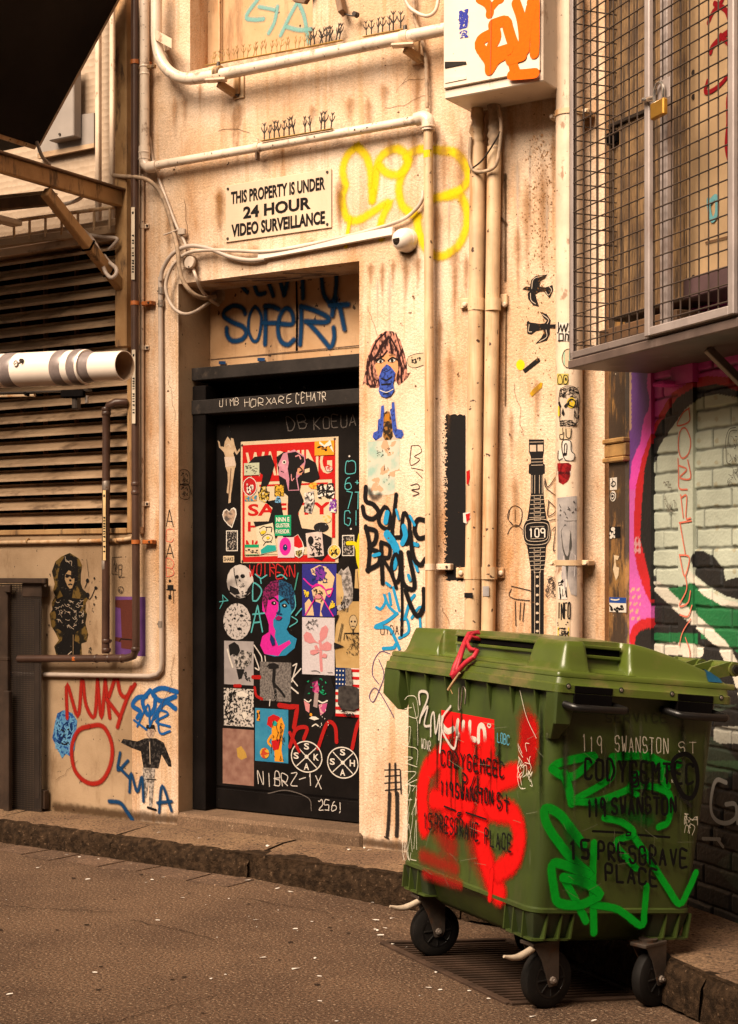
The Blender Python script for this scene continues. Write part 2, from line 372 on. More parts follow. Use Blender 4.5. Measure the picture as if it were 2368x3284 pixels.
def art(mb, f, layers, off=.0015, step=.0004):
    for l in layers:
        k = l[0]
        if k == 'p': mb.slab([f(x, y, off) for x, y in l[1]], f.N, 0, l[2])
        elif k == 'r': x0, y0, x1, y1 = l[1]; mb.slab([f(x0, y0, off), f(x1, y0, off), f(x1, y1, off), f(x0, y1, off)], f.N, 0, l[2])
        elif k == 'e':
            cx, cy, rx, ry = l[1]; n = 20
            mb.slab([f(cx+rx*math.cos(2*math.pi*i/n), cy+ry*math.sin(2*math.pi*i/n), off) for i in range(n)], f.N, 0, l[2])
        elif k == 's': mb.ribbon([f(x, y, off) for x, y in l[1]], f.N, l[2]*f.unit, l[3], smooth=l[4] if len(l) > 4 else 5)
        elif k == 'f': mb.ribbon([f(x, y, off) for x, y in l[1]], f.N, l[2]*f.unit, l[3], fade=True)
        elif k == 'c': mb.ribbon([f(x, y, off) for x, y in l[1]], f.N, l[2]*f.unit, l[3], closed=True)
        elif k == 'h': hand(mb, f, l[1], *l[2], l[3], l[4], off, **(l[5] if len(l) > 5 else {}))
        elif k == 't':
            vs, fs = textmesh(l[1], l[4] if len(l) > 4 else 0.); x0, y0, x1, y1 = l[2]
            mb.add([f(x0+(x1-x0)*a, y0+(y1-y0)*b, off) for a, b in vs], fs, l[3])
        elif k == 'n':      # scribble texture: count random short strokes
            (x0, y0, x1, y1), cnt, wd, m = l[1:5]; rr = random.Random(cnt*7+int(x0*97)); sw = l[5] if len(l) > 5 else .35
            for i in range(cnt):
                x, y = rr.uniform(x0, x1), rr.uniform(y0, y1)
                P = [(x, y)]
                for j in range(2): x = min(x1, max(x0, x+rr.uniform(-1, 1)*(x1-x0)*sw)); y = min(y1, max(y0, y+rr.uniform(-1, 1)*(y1-y0)*sw)); P.append((x, y))
                mb.ribbon([f(a, b, off+i*.00003) for a, b in P], f.N, wd*f.unit, m, smooth=3)
        off += step
def paper(name, label, cat, pl, box, base, layers, tilt=0., th=.0012, group=None, outline=None):
    f = Rect(pl, *box, tilt=tilt); mb = MB()
    o = outline or [(0, 0), (1, 0), (1, 1), (0, 1)]
    mb.slab([f(x, y, th) for x, y in o], pl.N, th-.0002, base)
    art(mb, f, layers, th+.0004)
    return tag(mb.build(name), label, cat, group)
def grafpart(name, parent, pl, layers, off=.002, label=None):
    mb = MB(); art(mb, Pix(pl), layers, off); return tag(mb.build(name, parent), label)

# ---------------------------------------------------------------- ground
B_YAW = .458
BB = V((math.cos(B_YAW), math.sin(B_YAW), 0)); BA = V((-BB.y, BB.x, 0))   # across / along the drain and the bin
G0 = V((.0535, 6.224, 0))
def gz(v): return -.085*min(max(v, 0), .78)
def gpt(v, w_, o=0): p = G0+BB*v-BA*w_; return V((p.x, p.y, gz(v)+o))
m_asphalt = mk('asphalt', (.132, .078, .047), .88, nsc=1.4, col2=(.082, .047, .029), bump=1.0, bsc=95, rust=(.036, .022, .016), rsc=(2.2, 2.2, 2.2), rlo=.54, rhi=.78, ramt=.6, speck=(.26, .18, .12), ssc=85, slo=.60, bdist=.012, fine=.55, fsc=95, spec=.2)
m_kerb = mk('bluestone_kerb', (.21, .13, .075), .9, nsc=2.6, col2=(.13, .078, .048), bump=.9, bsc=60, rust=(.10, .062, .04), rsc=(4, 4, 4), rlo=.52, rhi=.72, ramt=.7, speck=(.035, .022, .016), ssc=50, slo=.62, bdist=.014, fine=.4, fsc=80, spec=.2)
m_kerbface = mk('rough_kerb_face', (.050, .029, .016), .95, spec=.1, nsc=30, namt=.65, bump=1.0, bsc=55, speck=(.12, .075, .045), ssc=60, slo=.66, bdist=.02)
m_paving = mk('paving_stone', (.12, .072, .047), .9, nsc=3, namt=.35, bump=.6, bsc=90, speck=(.30, .2, .13), ssc=70, slo=.64, fine=.4, fsc=90, spec=.2)
m_concrete = mk('grimy_concrete', (.17, .105, .065), .9, nsc=2.5, namt=.4, bump=.6, bsc=80, rust=(.06, .038, .026), rsc=(4, 4, 4), rlo=.5, rhi=.72, ramt=.7, speck=(.26, .18, .12), ssc=60, slo=.66, fine=.3, spec=.2)
mb = MB(); VL = [-14, -8, -5, -3.5, -2.5, -1.8, -1.2, -.8, -.5, -.25, 0, .58, .78, 1.2, 2, 4]; WLN = [-6, -3, -1.5, -.7, -.3, 0, .97, 1.4, 2, 3, 4.5, 7, 12]
for i in range(len(VL)-1):
    for j in range(len(WLN)-1):
        if VL[i] == 0 and WLN[j] == 0: continue
        mb.quad(gpt(VL[i], WLN[j]), gpt(VL[i], WLN[j+1]), gpt(VL[i+1], WLN[j+1]), gpt(VL[i+1], WLN[j]), m_asphalt)
tag(mb.build('road'), kind='structure')
mb = MB()                                        # pit under the drain grate
c4 = [gpt(0, 0), gpt(.58, 0), gpt(.58, .97), gpt(0, .97)]
for i in range(4): a, b = c4[i], c4[(i+1) % 4]; mb.quad(a, b, b-Z*.35, a-Z*.35, m_black)
mb.quad(*[p-Z*.35 for p in c4], m_black); tag(mb.build('drain_pit'), kind='structure')
m_grate = mk('grate_iron', (.060, .034, .022), .75, nsc=8, namt=.5, bump=.3, spec=.2)
t = thing('drain_grate', 'rusty iron drain grate in the road under the green bin', 'drain grate', gpt(.3, .5))
mb = MB()
for a, b in ((gpt(.0, 0, .004), gpt(.0, .97, .004)), (gpt(.58, 0, .004), gpt(.58, .97, .004)), (gpt(0, 0, .004), gpt(.58, 0, .004)), (gpt(0, .97, .004), gpt(.58, .97, .004))):
    mb.beam(a, b, .028, .012, Z, m_grate)
mb.build('grate_frame', t); mb = MB()
for k in range(1, 27): mb.beam(gpt(.012, .97*k/27, -.008), gpt(.568, .97*k/27, -.008), .011, .022, Z, m_grate, .002)
mb.build('grate_bars', t)

# unseen walls behind the camera and at the sides, added to block low sky light
m_opp = mk('dark_brick', (.10, .062, .042), .9, nsc=5, namt=.4, bump=.4, bsc=20)
mb = MB(); mb.box((-16, -2.6, -.1), (26, 0, 0), (0, -.4, 0), (0, 0, 8.6), m_opp); mb.box((-7.5, -2.6, -.1), (-.4, 0, 0), (0, 9.5, 0), (0, 0, 6.2), m_opp); mb.box((4.6, -2.6, -.1), (.4, 0, 0), (0, 4, 0), (0, 0, 8.6), m_opp)
tag(mb.build('added_sky_blockers'), kind='structure')
def kerb(name, pl, u0, u1, ow, hh, rnd, seed, gap=None):
    rr = random.Random(seed); mb = MB()
    prof = [(0, hh), (ow*.55, hh), (ow-.045, hh-.006), (ow-.018, hh-.02), (ow, hh-.05), (ow+.004, hh*.4), (ow+.012, -.03)]; K = len(prof); ua = u0
    while ua < u1:                                   # one stone after another
        ub = min(u1, ua+rr.uniform(.8, 1.3)); n = max(2, int((ub-ua)/.03)); vs = []; dz, do = rr.uniform(-.006, .006)*rnd, rr.uniform(-.012, .012)*rnd
        for i in range(n+1):
            u = ua+.006+(ub-ua-.012)*i/n; end = min(i, n-i)
            s1 = math.sin(u*2.1+seed)*.5+math.sin(u*5.3+seed*2)*.3+math.sin(u*17)*.25+(.7 if end < 2 else 0)
            for k, (o, z) in enumerate(prof):
                e = 0 if k < 2 else 1
                vs.append(pl.uv(u, z+dz-e*(.012*max(0, s1)*rnd+rr.uniform(0, .008)*rnd), o+e*(do+rr.uniform(-.011, .011)*rnd-.018*max(0, s1)*rnd)))
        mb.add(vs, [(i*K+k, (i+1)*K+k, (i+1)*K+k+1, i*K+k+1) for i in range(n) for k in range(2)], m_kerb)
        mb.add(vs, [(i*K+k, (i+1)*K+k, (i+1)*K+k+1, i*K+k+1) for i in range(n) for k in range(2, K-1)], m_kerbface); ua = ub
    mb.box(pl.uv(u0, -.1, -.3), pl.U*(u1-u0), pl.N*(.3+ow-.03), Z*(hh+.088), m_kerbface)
    return tag(mb.build(name, ang=60), kind='structure')
uA = FAC.u(-700); uC = FAC.u(1940)
KN = V((-.5704, -.8213, 0)); KP = Plane(V((.14, 7.02, 0))-KN*.66, (.8213, -.5704, 0), KN)
kerb('kerb', KP, -4.5, 2.2, .65, .124, 1, 3)
kerb('kerb', RW, -.6, 4.2, .545, .128, .4, 5)
mb = MB()                                        # flat bluestone pavers of the gutter
rr = random.Random(4); u = KP.u(60, .66)
while u < KP.u(820, .66):
    L = rr.uniform(.22, .36); e = .012
    p = [KP.uv(u+e, .004, .67), KP.uv(u+L-e, .004, .67), KP.uv(u+L-e+rr.uniform(-.02, .02), .004, .85+rr.uniform(-.03, .04)), KP.uv(u+e, .004, .85+rr.uniform(-.03, .04))]
    mb.slab(p, Z, .02, m_paving); u += L
tag(mb.build('gutter_paving'), kind='structure')
GP = Plane((0, 0, 0), (1, 0, 0), Z, (0, 1, 0)); ck = paint('road_crack', (.018, .011, .008), .3, .9)
rr = random.Random(31); LY = []
def rcrack(x, y, dx, dy, n):
    P_ = [(x, y)]
    for _ in range(n): x += dx+rr.uniform(-14, 14); y += dy+rr.uniform(-4, 4); P_.append((x, y))
    return ('s', P_, rr.uniform(2, 3.5), ck, 0)
LY += [rcrack(0, 2905, 30, 2, 14), rcrack(420, 2950, 26, 7, 10), rcrack(300, 3284, 30, -8, 12), rcrack(760, 2880, 24, 5, 12)]
gum = paint('gum_spot', (.045, .030, .022), .2, .85)
for _ in range(26): x, y, q_ = rr.uniform(0, 1300), rr.uniform(2800, 3280), rr.uniform(4, 11); LY.append(('e', (x, y, q_, q_*.3), gum))
mb = MB(); art(mb, Pix(GP), LY, .0022, .00005); tag(mb.build('road_stain'), kind='structure')

# ---------------------------------------------------------------- facade wall with its openings
uL, uP, uD0, uD1 = FAC.u(-700), FAC.u(424), FAC.u(572), FAC.u(1153)
zLint = 3.015; zSill = 1.69; zTop = 7.2
uN0, uN1, zN = FAC.u(610), FAC.u(1003), 4.135
DEP = .45
def wbox(mb, u0, u1, z0, z1, m=None, o=0, d=DEP): mb.box(FAC.uv(u0, z0, o), FAC.U*(u1-u0), Z*(z1-z0), -FAC.N*d, m or m_wall)
wall = thing('plaster_wall', 'stained cream plaster wall around the black door, covered in graffiti', 'wall', FAC.uv((uP+uC)/2, 0))
mb = MB()
wbox(mb, uP, uD0, -.1, zTop); wbox(mb, uD1, uC, -.1, zTop)
wbox(mb, uD0, uD1, zLint, zN); wbox(mb, uD0, uN0, zN, zTop); wbox(mb, uN1, uD1, zN, zTop)
mb.build('wall_face', wall)
mb = MB()                                        # lower wall left of the door, under the louvres
wbox(mb, uL, uP, -.1, zSill, m_wall_low); mb.build('lower_wall', wall)
mb = MB()                                        # recessed panel of the niche above
mb.box(FAC.uv(uN0, zN, -.15), FAC.U*(uN1-uN0), Z*(zTop-zN), -FAC.N*.1, m_wall_dirty)
mb.box(FAC.uv(uN0+.09, zN+.001, -.135), FAC.U*.012, Z*3, FAC.N*.012, m_creamrust)
mb.build('niche_panel', wall)
# kick of the dirty left reveal
mb = MB(); mb.quad(FAC.uv(uD0+.002, .12, -.001), FAC.uv(uD0+.002, zLint-.002, -.001), FAC.uv(uD0+.002, zLint-.002, -.27), FAC.uv(uD0+.002, .12, -.27), m_wall_low)
mb.build('door_reveal', wall)
# over-door panel
OP = FAC.back(-.27)
mb = MB(); mb.box(FAC.uv(uD0, 2.3, -.27), FAC.U*(uD1-uD0), Z*(zLint-2.3), -FAC.N*.08, m_wall_dirty)
f = Pix(OP)
for a, b in (((673, 965), (673, 1150)), ((677, 1153), (1160, 1108))): mb.ribbon([f(*a, .002), f(*b, .002)], FAC.N, .006, m_rustdark, smooth=0)
mb.ribbon([f(951, 905, .003), f(953, 1000, .0032), f(952, 1126, .003)], FAC.N, .012, m_black, smooth=0)
mb.build('over_door_panel', wall)
# floor of the recess
t = tag(MB().bbox(FAC.uv(uD0-.01, .10, -.32), FAC.U*(uD1-uD0+.035), FAC.N*.335, Z*.098, m_concrete, .018).build('door_step'), 'worn concrete step below the black door', 'doorstep')

# ---------------------------------------------------------------- black door
door = thing('security_door', 'black steel door with frame, plastered in stickers and posters', 'door', FAC.uv((uD0+uD1)/2, .2, -.2))
dF = -.112; dL = -.205
uF0 = FAC.u(617, dF); uF1 = FAC.u(659, dF)
DL = FAC.back(dL)
mb = MB(); mb.bbox(FAC.uv(uD0+.004, .2, -.26), FAC.U*(uF1-uD0-.004), Z*2.28, FAC.N*(.26+dF), m_door, .004); mb.build('door_jamb', door)
mb = MB(); mb.bbox(FAC.uv(uD1-.02, .2, -.26), FAC.U*.018, Z*2.28, FAC.N*.08, m_door, .004); mb.build('door_jamb', door)
def zat(x, y, o): return FAC.px(x, y, o).z
zb0, zb1 = zat(617, 1222, dF), zat(617, 1181, dF)
mb = MB(); mb.bbox(FAC.uv(uD0+.003, zb0, -.28), FAC.U*(uD1-uD0-.005), Z*(zb1-zb0), FAC.N*(.28+dF+.006), m_iron, .004); mb.build('head_beam', door)
zc0, zc1 = zat(617, 1331, dF), zat(617, 1285, dF)
mb = MB(); mb.bbox(FAC.uv(uD0+.003, zc0, -.24), FAC.U*(uD1-uD0-.005), Z*(zc1-zc0), FAC.N*(.24+dF+.008), m_iron, .004)
art(mb, Pix(FAC.back(dF+.008)), [('h', 'UIMB', (705, 1284, 765, 1306), 1.7, paint('chalk_white', (.72, .62, .52)), dict(dy=-5, jit=.14)), ('h', 'HORXARE', (783, 1280, 935, 1303), 1.8, MATS['chalk_white'], dict(dy=-12, jit=.14)),
    ('h', 'CEHATR', (950, 1262, 1046, 1290), 1.8, MATS['chalk_white'], dict(dy=-7, jit=.14))], .0015)
mb.build('transom_bar', door)
mb = MB(); mb.box(FAC.uv(uD0+.005, zc1, -.25), FAC.U*(uD1-uD0-.01), Z*(zb0-zc1), -FAC.N*.02, m_black)
for x, y in ((827, 1233), (903, 1243), (980, 1242)): mb.lathe(FAC.px(x, y, -.249), FAC.N, [(0, .008), (.012, .008)], m_iron, 8)
mb.build('transom_panel', door)
mb = MB(); mb.bbox(FAC.uv(uF1, .2, dL-.045), FAC.U*(uD1-.018-uF1), Z*(zc0-.2+.03), FAC.N*.045, m_door, .003)
zk = zat(695, 2522, dL); mb.box(FAC.uv(uF1+.004, zk, dL), FAC.U*(uD1-.03-uF1), Z*.006, FAC.N*.003, m_black)
mb.build('door_leaf', door)
mb = MB(); mb.bbox(FAC.uv(uF1+.004, .205, dL), FAC.U*(uD1-.03-uF1), Z*(zk-.215), FAC.N*.006, m_door, .002); mb.build('kick_plate', door)

# ---------------------------------------------------------------- louvres and the recessed wall above
zLv = 3.30
lv = thing('louvre_vent', 'large louvred metal vent with rusty slats and a dark interior', 'louvre', FAC.uv((uL+uP)/2, zSill, -.1))
mb = MB(); z = zSill+.075
while z < zLv:
    for o0, z0, o1, z1, th in ((-.03, z, -.10, z+.046, .004), (-.03, z, -.027, z-.015, .004), (-.10, z+.046, -.094, z+.055, .004)):
        a, b = FAC.uv(uL, z0, o0), FAC.uv(uP-.03, z0, o0); d = FAC.N*(o1-o0)+Z*(z1-z0); nn = d.cross(FAC.U).normalized()*th
        mb.box(a, b-a, d, nn, m_slat)
    z += .0835
mb.build('slats', lv)
mb = MB()
for x in (12, 86, 186): u = FAC.u(x); mb.box(FAC.uv(u, zSill, -.16), FAC.U*.012, Z*(zLv-zSill), FAC.N*.03, m_rustdark)
mb.build('mullions', lv)
mb = MB()
mb.bbox(FAC.uv(uP-.03, zSill, -.12), FAC.U*.03, Z*(zLv-zSill+.03), FAC.N*.13, m_rusty); mb.bbox(FAC.uv(uL, zSill-.001, -.12), FAC.U*(uP-uL-.03), Z*.03, FAC.N*.135, m_rusty)
mb.bbox(FAC.uv(uL, zLv, -.12), FAC.U*(uP-uL-.03), Z*.05, FAC.N*.12, m_slat); mb.build('frame', lv)
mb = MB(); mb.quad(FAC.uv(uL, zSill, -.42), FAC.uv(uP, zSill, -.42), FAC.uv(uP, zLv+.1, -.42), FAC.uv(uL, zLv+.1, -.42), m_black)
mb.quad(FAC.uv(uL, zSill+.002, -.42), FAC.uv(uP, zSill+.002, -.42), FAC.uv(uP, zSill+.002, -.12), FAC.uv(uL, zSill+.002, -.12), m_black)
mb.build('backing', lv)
# recessed embossed wall above the louvres
m_emb = mk('embossed_panel', (.36, .26, .18), .6, nsc=3, namt=.12, bump=.0, rust=(.24, .14, .07), rsc=(5, 5, 2), rlo=.6, rhi=.75, ramt=.4)
nt = m_emb.node_tree; b = nt.nodes['Principled BSDF']; vo = nt.nodes.new('ShaderNodeTexVoronoi'); vo.inputs['Scale'].default_value = 26; vo.inputs['Randomness'].default_value = .25
mp = [n for n in nt.nodes if n.type == 'MAPPING'][0]; nt.links.new(mp.outputs[0], vo.inputs['Vector'])
bn = nt.nodes.new('ShaderNodeBump'); bn.inputs['Strength'].default_value = .5; bn.inputs['Distance'].default_value = .012; nt.links.new(vo.outputs['Distance'], bn.inputs['Height']); nt.links.new(bn.outputs[0], b.inputs['Normal'])
uw = thing('panelled_wall', 'cream embossed panel wall set back above the louvred vent', 'wall', FAC.uv((uL+uP)/2, zLv, -.3))
mb = MB(); mb.box(FAC.uv(uL, zLv+.05, -.28), FAC.U*(uP-uL), Z*(zTop-zLv), -FAC.N*.1, m_emb); mb.build('panels', uw)
mb = MB(); mb.bbox(FAC.uv(uL, zLv+.05, -.28), FAC.U*(uP-uL), Z*.1, FAC.N*.18, m_slat); mb.build('ledge', uw)
for x, wd in ((318, .03), (364, .03)):
    mb = MB(); u = FAC.u(x, -.2); mb.bbox(FAC.uv(u-wd/2, zLv+.12, -.21), FAC.U*wd, Z*2.5, FAC.N*.03, m_cream); mb.build('post', uw)
gp = thing('cabinet', 'grey fibre cement box and backing board high on the panelled wall', 'cabinet', FAC.px(228, 490, -.25))
mb = MB(); q = [FAC.px(x, y, -.24) for x, y in ((120, 385), (301, 361), (301, 470), (120, 504))]; mb.slab(q, FAC.N, .02, m_grey_panel)
q = [FAC.px(x, y, -.236) for x, y in ((120, 490), (301, 458), (301, 472), (120, 508))]; mb.slab(q, FAC.N, .02, m_slat); mb.build('backing_board', gp)
mb = MB(); a = FAC.px(156, 452, -.17); mb.bbox(a, FAC.U*(FAC.u(236, -.17)-FAC.u(156, -.17)), Z*.42, -FAC.N*.068, m_grey_panel, .006)
mb.lathe(FAC.px(192, 430, -.168), FAC.N, [(0, .008), (.006, .007)], m_screw, 8); mb.build('box', gp)
# rusty upright
post = tag(MB().bbox(FAC.uv(FAC.u(384, .02), zat(384, 1118, .02), .012), FAC.U*(FAC.u(421, .02)-FAC.u(384, .02)), Z*4.5, FAC.N*.05, m_rusty, .006).build('steel_post'), 'rust stained tan upright at the right edge of the louvres', 'post')
# awning bracket
br = thing('awning_bracket', 'rusty steel bracket with diagonal strut holding the awning', 'bracket', FAC.px(410, 640, .06))
mb = MB(); zA = 3.50; uA_ = FAC.u(408)
a = FAC.uv(uA_, zA, .06); b = FAC.uv(uA_, zA, 1.55); mb.beam(a, b, .045, .085, Z, m_rusty, .006); mb.beam(a+Z*.048, b+Z*.048, .09, .012, Z, m_rustdark, .003); mb.build('arm', br)
mb = MB(); mb.beam(FAC.uv(uA_-.003, 3.43, .62), FAC.uv(uA_-.003, 3.03, .05), .05, .06, Z, m_rusty, .006)
for k in (.55, .83):
    p = FAC.uv(uA_-.003, 3.43, .62).lerp(FAC.uv(uA_-.003, 3.03, .05), k); mb.beam(p-V((0, 0, .0)), p+(FAC.uv(0, 3.03, .05)-FAC.uv(0, 3.43, .62)).normalized()*.012, .058, .068, Z, m_black, .002)
mb.build('strut', br)
mb = MB(); mb.beam(FAC.px(-200, 678, .12), FAC.px(168, 640, .12), .05, .06, Z, m_rustdark, .003); mb.beam(FAC.px(-200, 655, .10), FAC.px(168, 617, .10), .09, .008, Z, m_rusty, .002); 
mb.build('angle_iron', br)
mb = MB(); mb.beam(FAC.uv(FAC.u(160), 3.40, .25), FAC.uv(FAC.u(160), 3.40, 1.3), .08, .03, Z, m_cream, .004); mb.build('batten', br)
# awning: a dark stretched mesh panel that rises to the right
aw = thing('awning', 'black mesh awning panel with a pale edge trim, top left', 'awning', FAC.px(115, 460, .12))
p0 = FAC.px(116, 462, .12); p1 = FAC.px(366, 0, .12); e = (p1-p0)*1.2; o = FAC.N*1.9
nn = e.cross(o).normalized()
mb = MB(); mb.box(p0, e, o, nn*.02, m_awning); mb.build('mesh_panel', aw)
mb = MB(); mb.box(p0-FAC.U*3.2, FAC.U*3.195, FAC.N*2.05, Z*.03, m_awning); mb.build('added_shade_panel', aw)  # added flat panel, mostly out of view, that shades the louvres
mb = MB(); mb.beam(p0-FAC.N*.01, p0+e-FAC.N*.01, .03, .03, nn, m_cream, .004); mb.beam(p0-e.normalized()*.012, p0+o-e.normalized()*.012, .035, .03, nn, m_creamrust, .004); mb.build('edge_trim', aw)
# rail above the louvres
rl = thing('guard_rail', 'short rusty guard rail with uprights along the top of the louvres', 'railing', FAC.px(190, 750, .02))
mb = MB(); mb.tube([FAC.px(-200, 742, .04), FAC.px(383, 661, .04)], .011, m_creamrust, 8); mb.build('top_rail', rl)
mb = MB(); mb.bbox(FAC.px(-200, 816, .02), FAC.px(383, 748, .02)-FAC.px(-200, 816, .02), Z*.045, FAC.N*.02, m_slat, .003); mb.build('bottom_rail', rl)
for x in (-6, 45, 95, 146, 198, 250, 302, 353):
    y0 = 742-81*(x+200)/583; y1 = 800-68*(x+200)/583; mb = MB(); mb.tube([FAC.px(x, y0, .04), FAC.px(x, y1, .036)], .008, m_creamrust, 6); mb.build('upright', rl)

# ---------------------------------------------------------------- pipes on the facade
def pipe(root, name, pts, r, m, smooth=0, seg=14):
    mb = MB(); mb.tube([FAC.px(*p) for p in pts], r, m, seg, True, smooth); return mb.build(name, root, ang=50)
def collar(root, name, x, y, o, r, L, m, axis=None):
    mb = MB(); ax = axis or Z; mb.lathe(FAC.px(x, y, o)-ax*L/2, ax, [(0, r*.93), (.003, r), (L-.003, r), (L, r*.93)], m, 16); return mb.build(name, root)
def clip(root, x, y, o, r, m, side=1, L=.022, reach=.03):
    """band round a vertical pipe with an ear on the wall"""
    mb = MB(); c = FAC.px(x, y, o); mb.lathe(c-Z*L/2, Z, [(0, r), (L, r)], m, 16)
    mb.bbox(c+FAC.U*side*r*.8-Z*L/2-FAC.N*(o-.001), FAC.U*side*(reach+r*.4), Z*L, FAC.N*(o*.6), m, .003)
    mb.lathe(c+FAC.U*side*(r+reach*.8)-FAC.N*(o*.4), FAC.N, [(0, .007), (.006, .006)], m_screw, 8)
    return mb.build('clip', root)
def root(name, label, cat, p): return thing(name, label, cat, p)
# brown waste pipe: down, elbow, run to the left
bp = root('waste_pipe', 'dark brown waste pipe beside the louvres that turns left at its foot', 'pipe', FAC.px(437, 2105, .06))
pipe(bp, 'pipe', [(433, -40, .075), (433, 1000, .07), (437, 2040, .065), (437, 2080, .065), (428, 2104, .065), (405, 2111, .065), (300, 2112, .065), (60, 2113, .065)], .021, m_brown)
for y in (1552, 1580, 2082): collar(bp, 'coupling', 435, y, .068, .0245, .02, m_brown)
for x in (310, 350, 392): collar(bp, 'coupling', x, 2112, .065, .024, .012, m_brown, FAC.U)
clip(bp, 433, 199, .074, .0245, m_orange_clip); clip(bp, 433, 972, .07, .0245, m_orange_clip, reach=.06); clip(bp, 436, 1738, .067, .0245, m_orange_clip, reach=.06)
collar(bp, 'orange_band', 243, 2113, .065, .0225, .022, mk('orange_band', (.55, .13, .02), .4))
def strip_label(x0, x1, y0, y1, o, nm, rr_, col, lab):
    pl = FAC.back(o); mb = MB(); mb.slab([pl.px(x0, y0), pl.px(x1, y0), pl.px(x1, y1), pl.px(x0, y1)], FAC.N, .001, col)
    rg = random.Random(int(y0)); y = y0+(y1-y0)*.38; xm = (x0+x1)/2
    while y < y1-12:
        mb.slab([pl.px(xm-3.4, y, .0006), pl.px(xm+3.4, y, .0006), pl.px(xm+3.4, y+rg.choice((3, 5, 7)), .0006), pl.px(xm-3.4, y+4, .0006)], FAC.N, 0, m_ink); y += rg.choice((8, 9, 11, 16))
        if y > y0+(y1-y0)*.9: break
    mb.slab([pl.px(xm-3, y0+14, .0006), pl.px(xm+3, y0+14, .0006), pl.px(xm+2, y0+22, .0006), pl.px(xm-3, y0+22, .0006)], FAC.N, 0, m_ink)
    return tag(mb.build('pipe_label'), lab, 'sticker')
m_lab = mk('yellowed_label', (.72, .50, .24), .5, bump=0); m_lab2 = mk('white_label', (.72, .60, .46), .5, bump=0)
strip_label(421, 432, 664, 896, .097, 0, 0, m_lab2, 'white strip label on the brown pipe beside the bracket strut')
strip_label(423, 434, 1121, 1358, .095, 0, 0, m_lab2, 'pale strip label on the brown pipe right of the duct mouth')
strip_label(330, 339, 1572, 1797, .088, 0, 0, m_lab, 'yellow strip label on the shorter brown pipe')
bq = root('waste_pipe', 'shorter brown waste pipe with an elbow out of the louvres', 'pipe', FAC.px(340, 2100, .065))
pipe(bq, 'pipe', [(408, 1291, -.02), (400, 1290, .03), (372, 1290, .062), (350, 1300, .066), (341, 1322, .066), (341, 1400, .066), (339, 2096, .066)], .0215, m_brown)
for y in (1312, 1326, 2056, 2085): collar(bq, 'coupling', 341, y, .066, .0255, .02, m_brown)
collar(bq, 'foil_tape', 341, 1557, .066, .0222, .05, m_galv); collar(bq, 'foil_tape', 339, 1812, .066, .0222, .05, m_galv)
# white pipe, down from above, then across over the door and down again
wp = root('service_pipe', 'white painted pipe running across above the sign and down to the bin', 'pipe', FAC.px(1380, 2300, .06))
pipe(wp, 'pipe', [(464, -40, .055), (464, 480, .055)], .0255, m_white_pipe); pipe(wp, 'pipe', [(500, 530, .055), (1345, 383, .055)], .0225, m_white_pipe)
pipe(wp, 'pipe', [(1374, 415, .055), (1376, 900, .055), (1381, 2300, .055)], .0225, m_creamrust)
pipe(wp, 'elbow', [(463, 470, .055), (463, 505, .055), (465, 528, .055), (478, 537, .055), (505, 531, .055)], .031, m_white_pipe)
pipe(wp, 'elbow', [(1335, 383, .055), (1358, 376, .055), (1371, 384, .055), (1374, 400, .055), (1374, 418, .055)], .032, m_white_pipe, 4)
for x, y, r in ((464, 213, .029), (464, 238, .028), (463, 489, .033), (463, 510, .033)): collar(wp, 'coupling', x, y, .055, r, .012, m_white_pipe)
collar(wp, 'coupling', 1374, 408, .055, .036, .012, m_cream); 
mb = MB(); ax = (FAC.px(1000, 443)-FAC.px(900, 460)).normalized(); c = FAC.px(826, 473, .055); mb.lathe(c-ax*.014, ax, [(0, .026), (.028, .026)], m_cream, 16)
mb.beam(c-Z*.02, c-Z*.065, .03, .012, FAC.U, m_rustdark); mb.tube([c+Z*.03, c+Z*.045+FAC.U*.006, c+Z*.05, c+Z*.045-FAC.U*.006, c+Z*.03], .003, m_cream, 6); mb.build('clip', wp)
mb = MB(); c = FAC.px(464, 213, .055); mb.beam(c-FAC.U*.06, c+FAC.U*.075-Z*.01, .02, .02, Z, m_rusty); mb.build('clip', wp)
clip(wp, 1379, 1818, .055, .025, m_cream, 1, .03, .07)
mb = MB(); f = Pix(FAC.back(.079))
mb.lathe(FAC.px(1374, 495, .055)-Z*.018, Z, [(0, .0229), (.036, .0229)], paint('yellow_spray_hard', (.80, .60, .02)), 16); mb.build('yellow_overspray', wp)
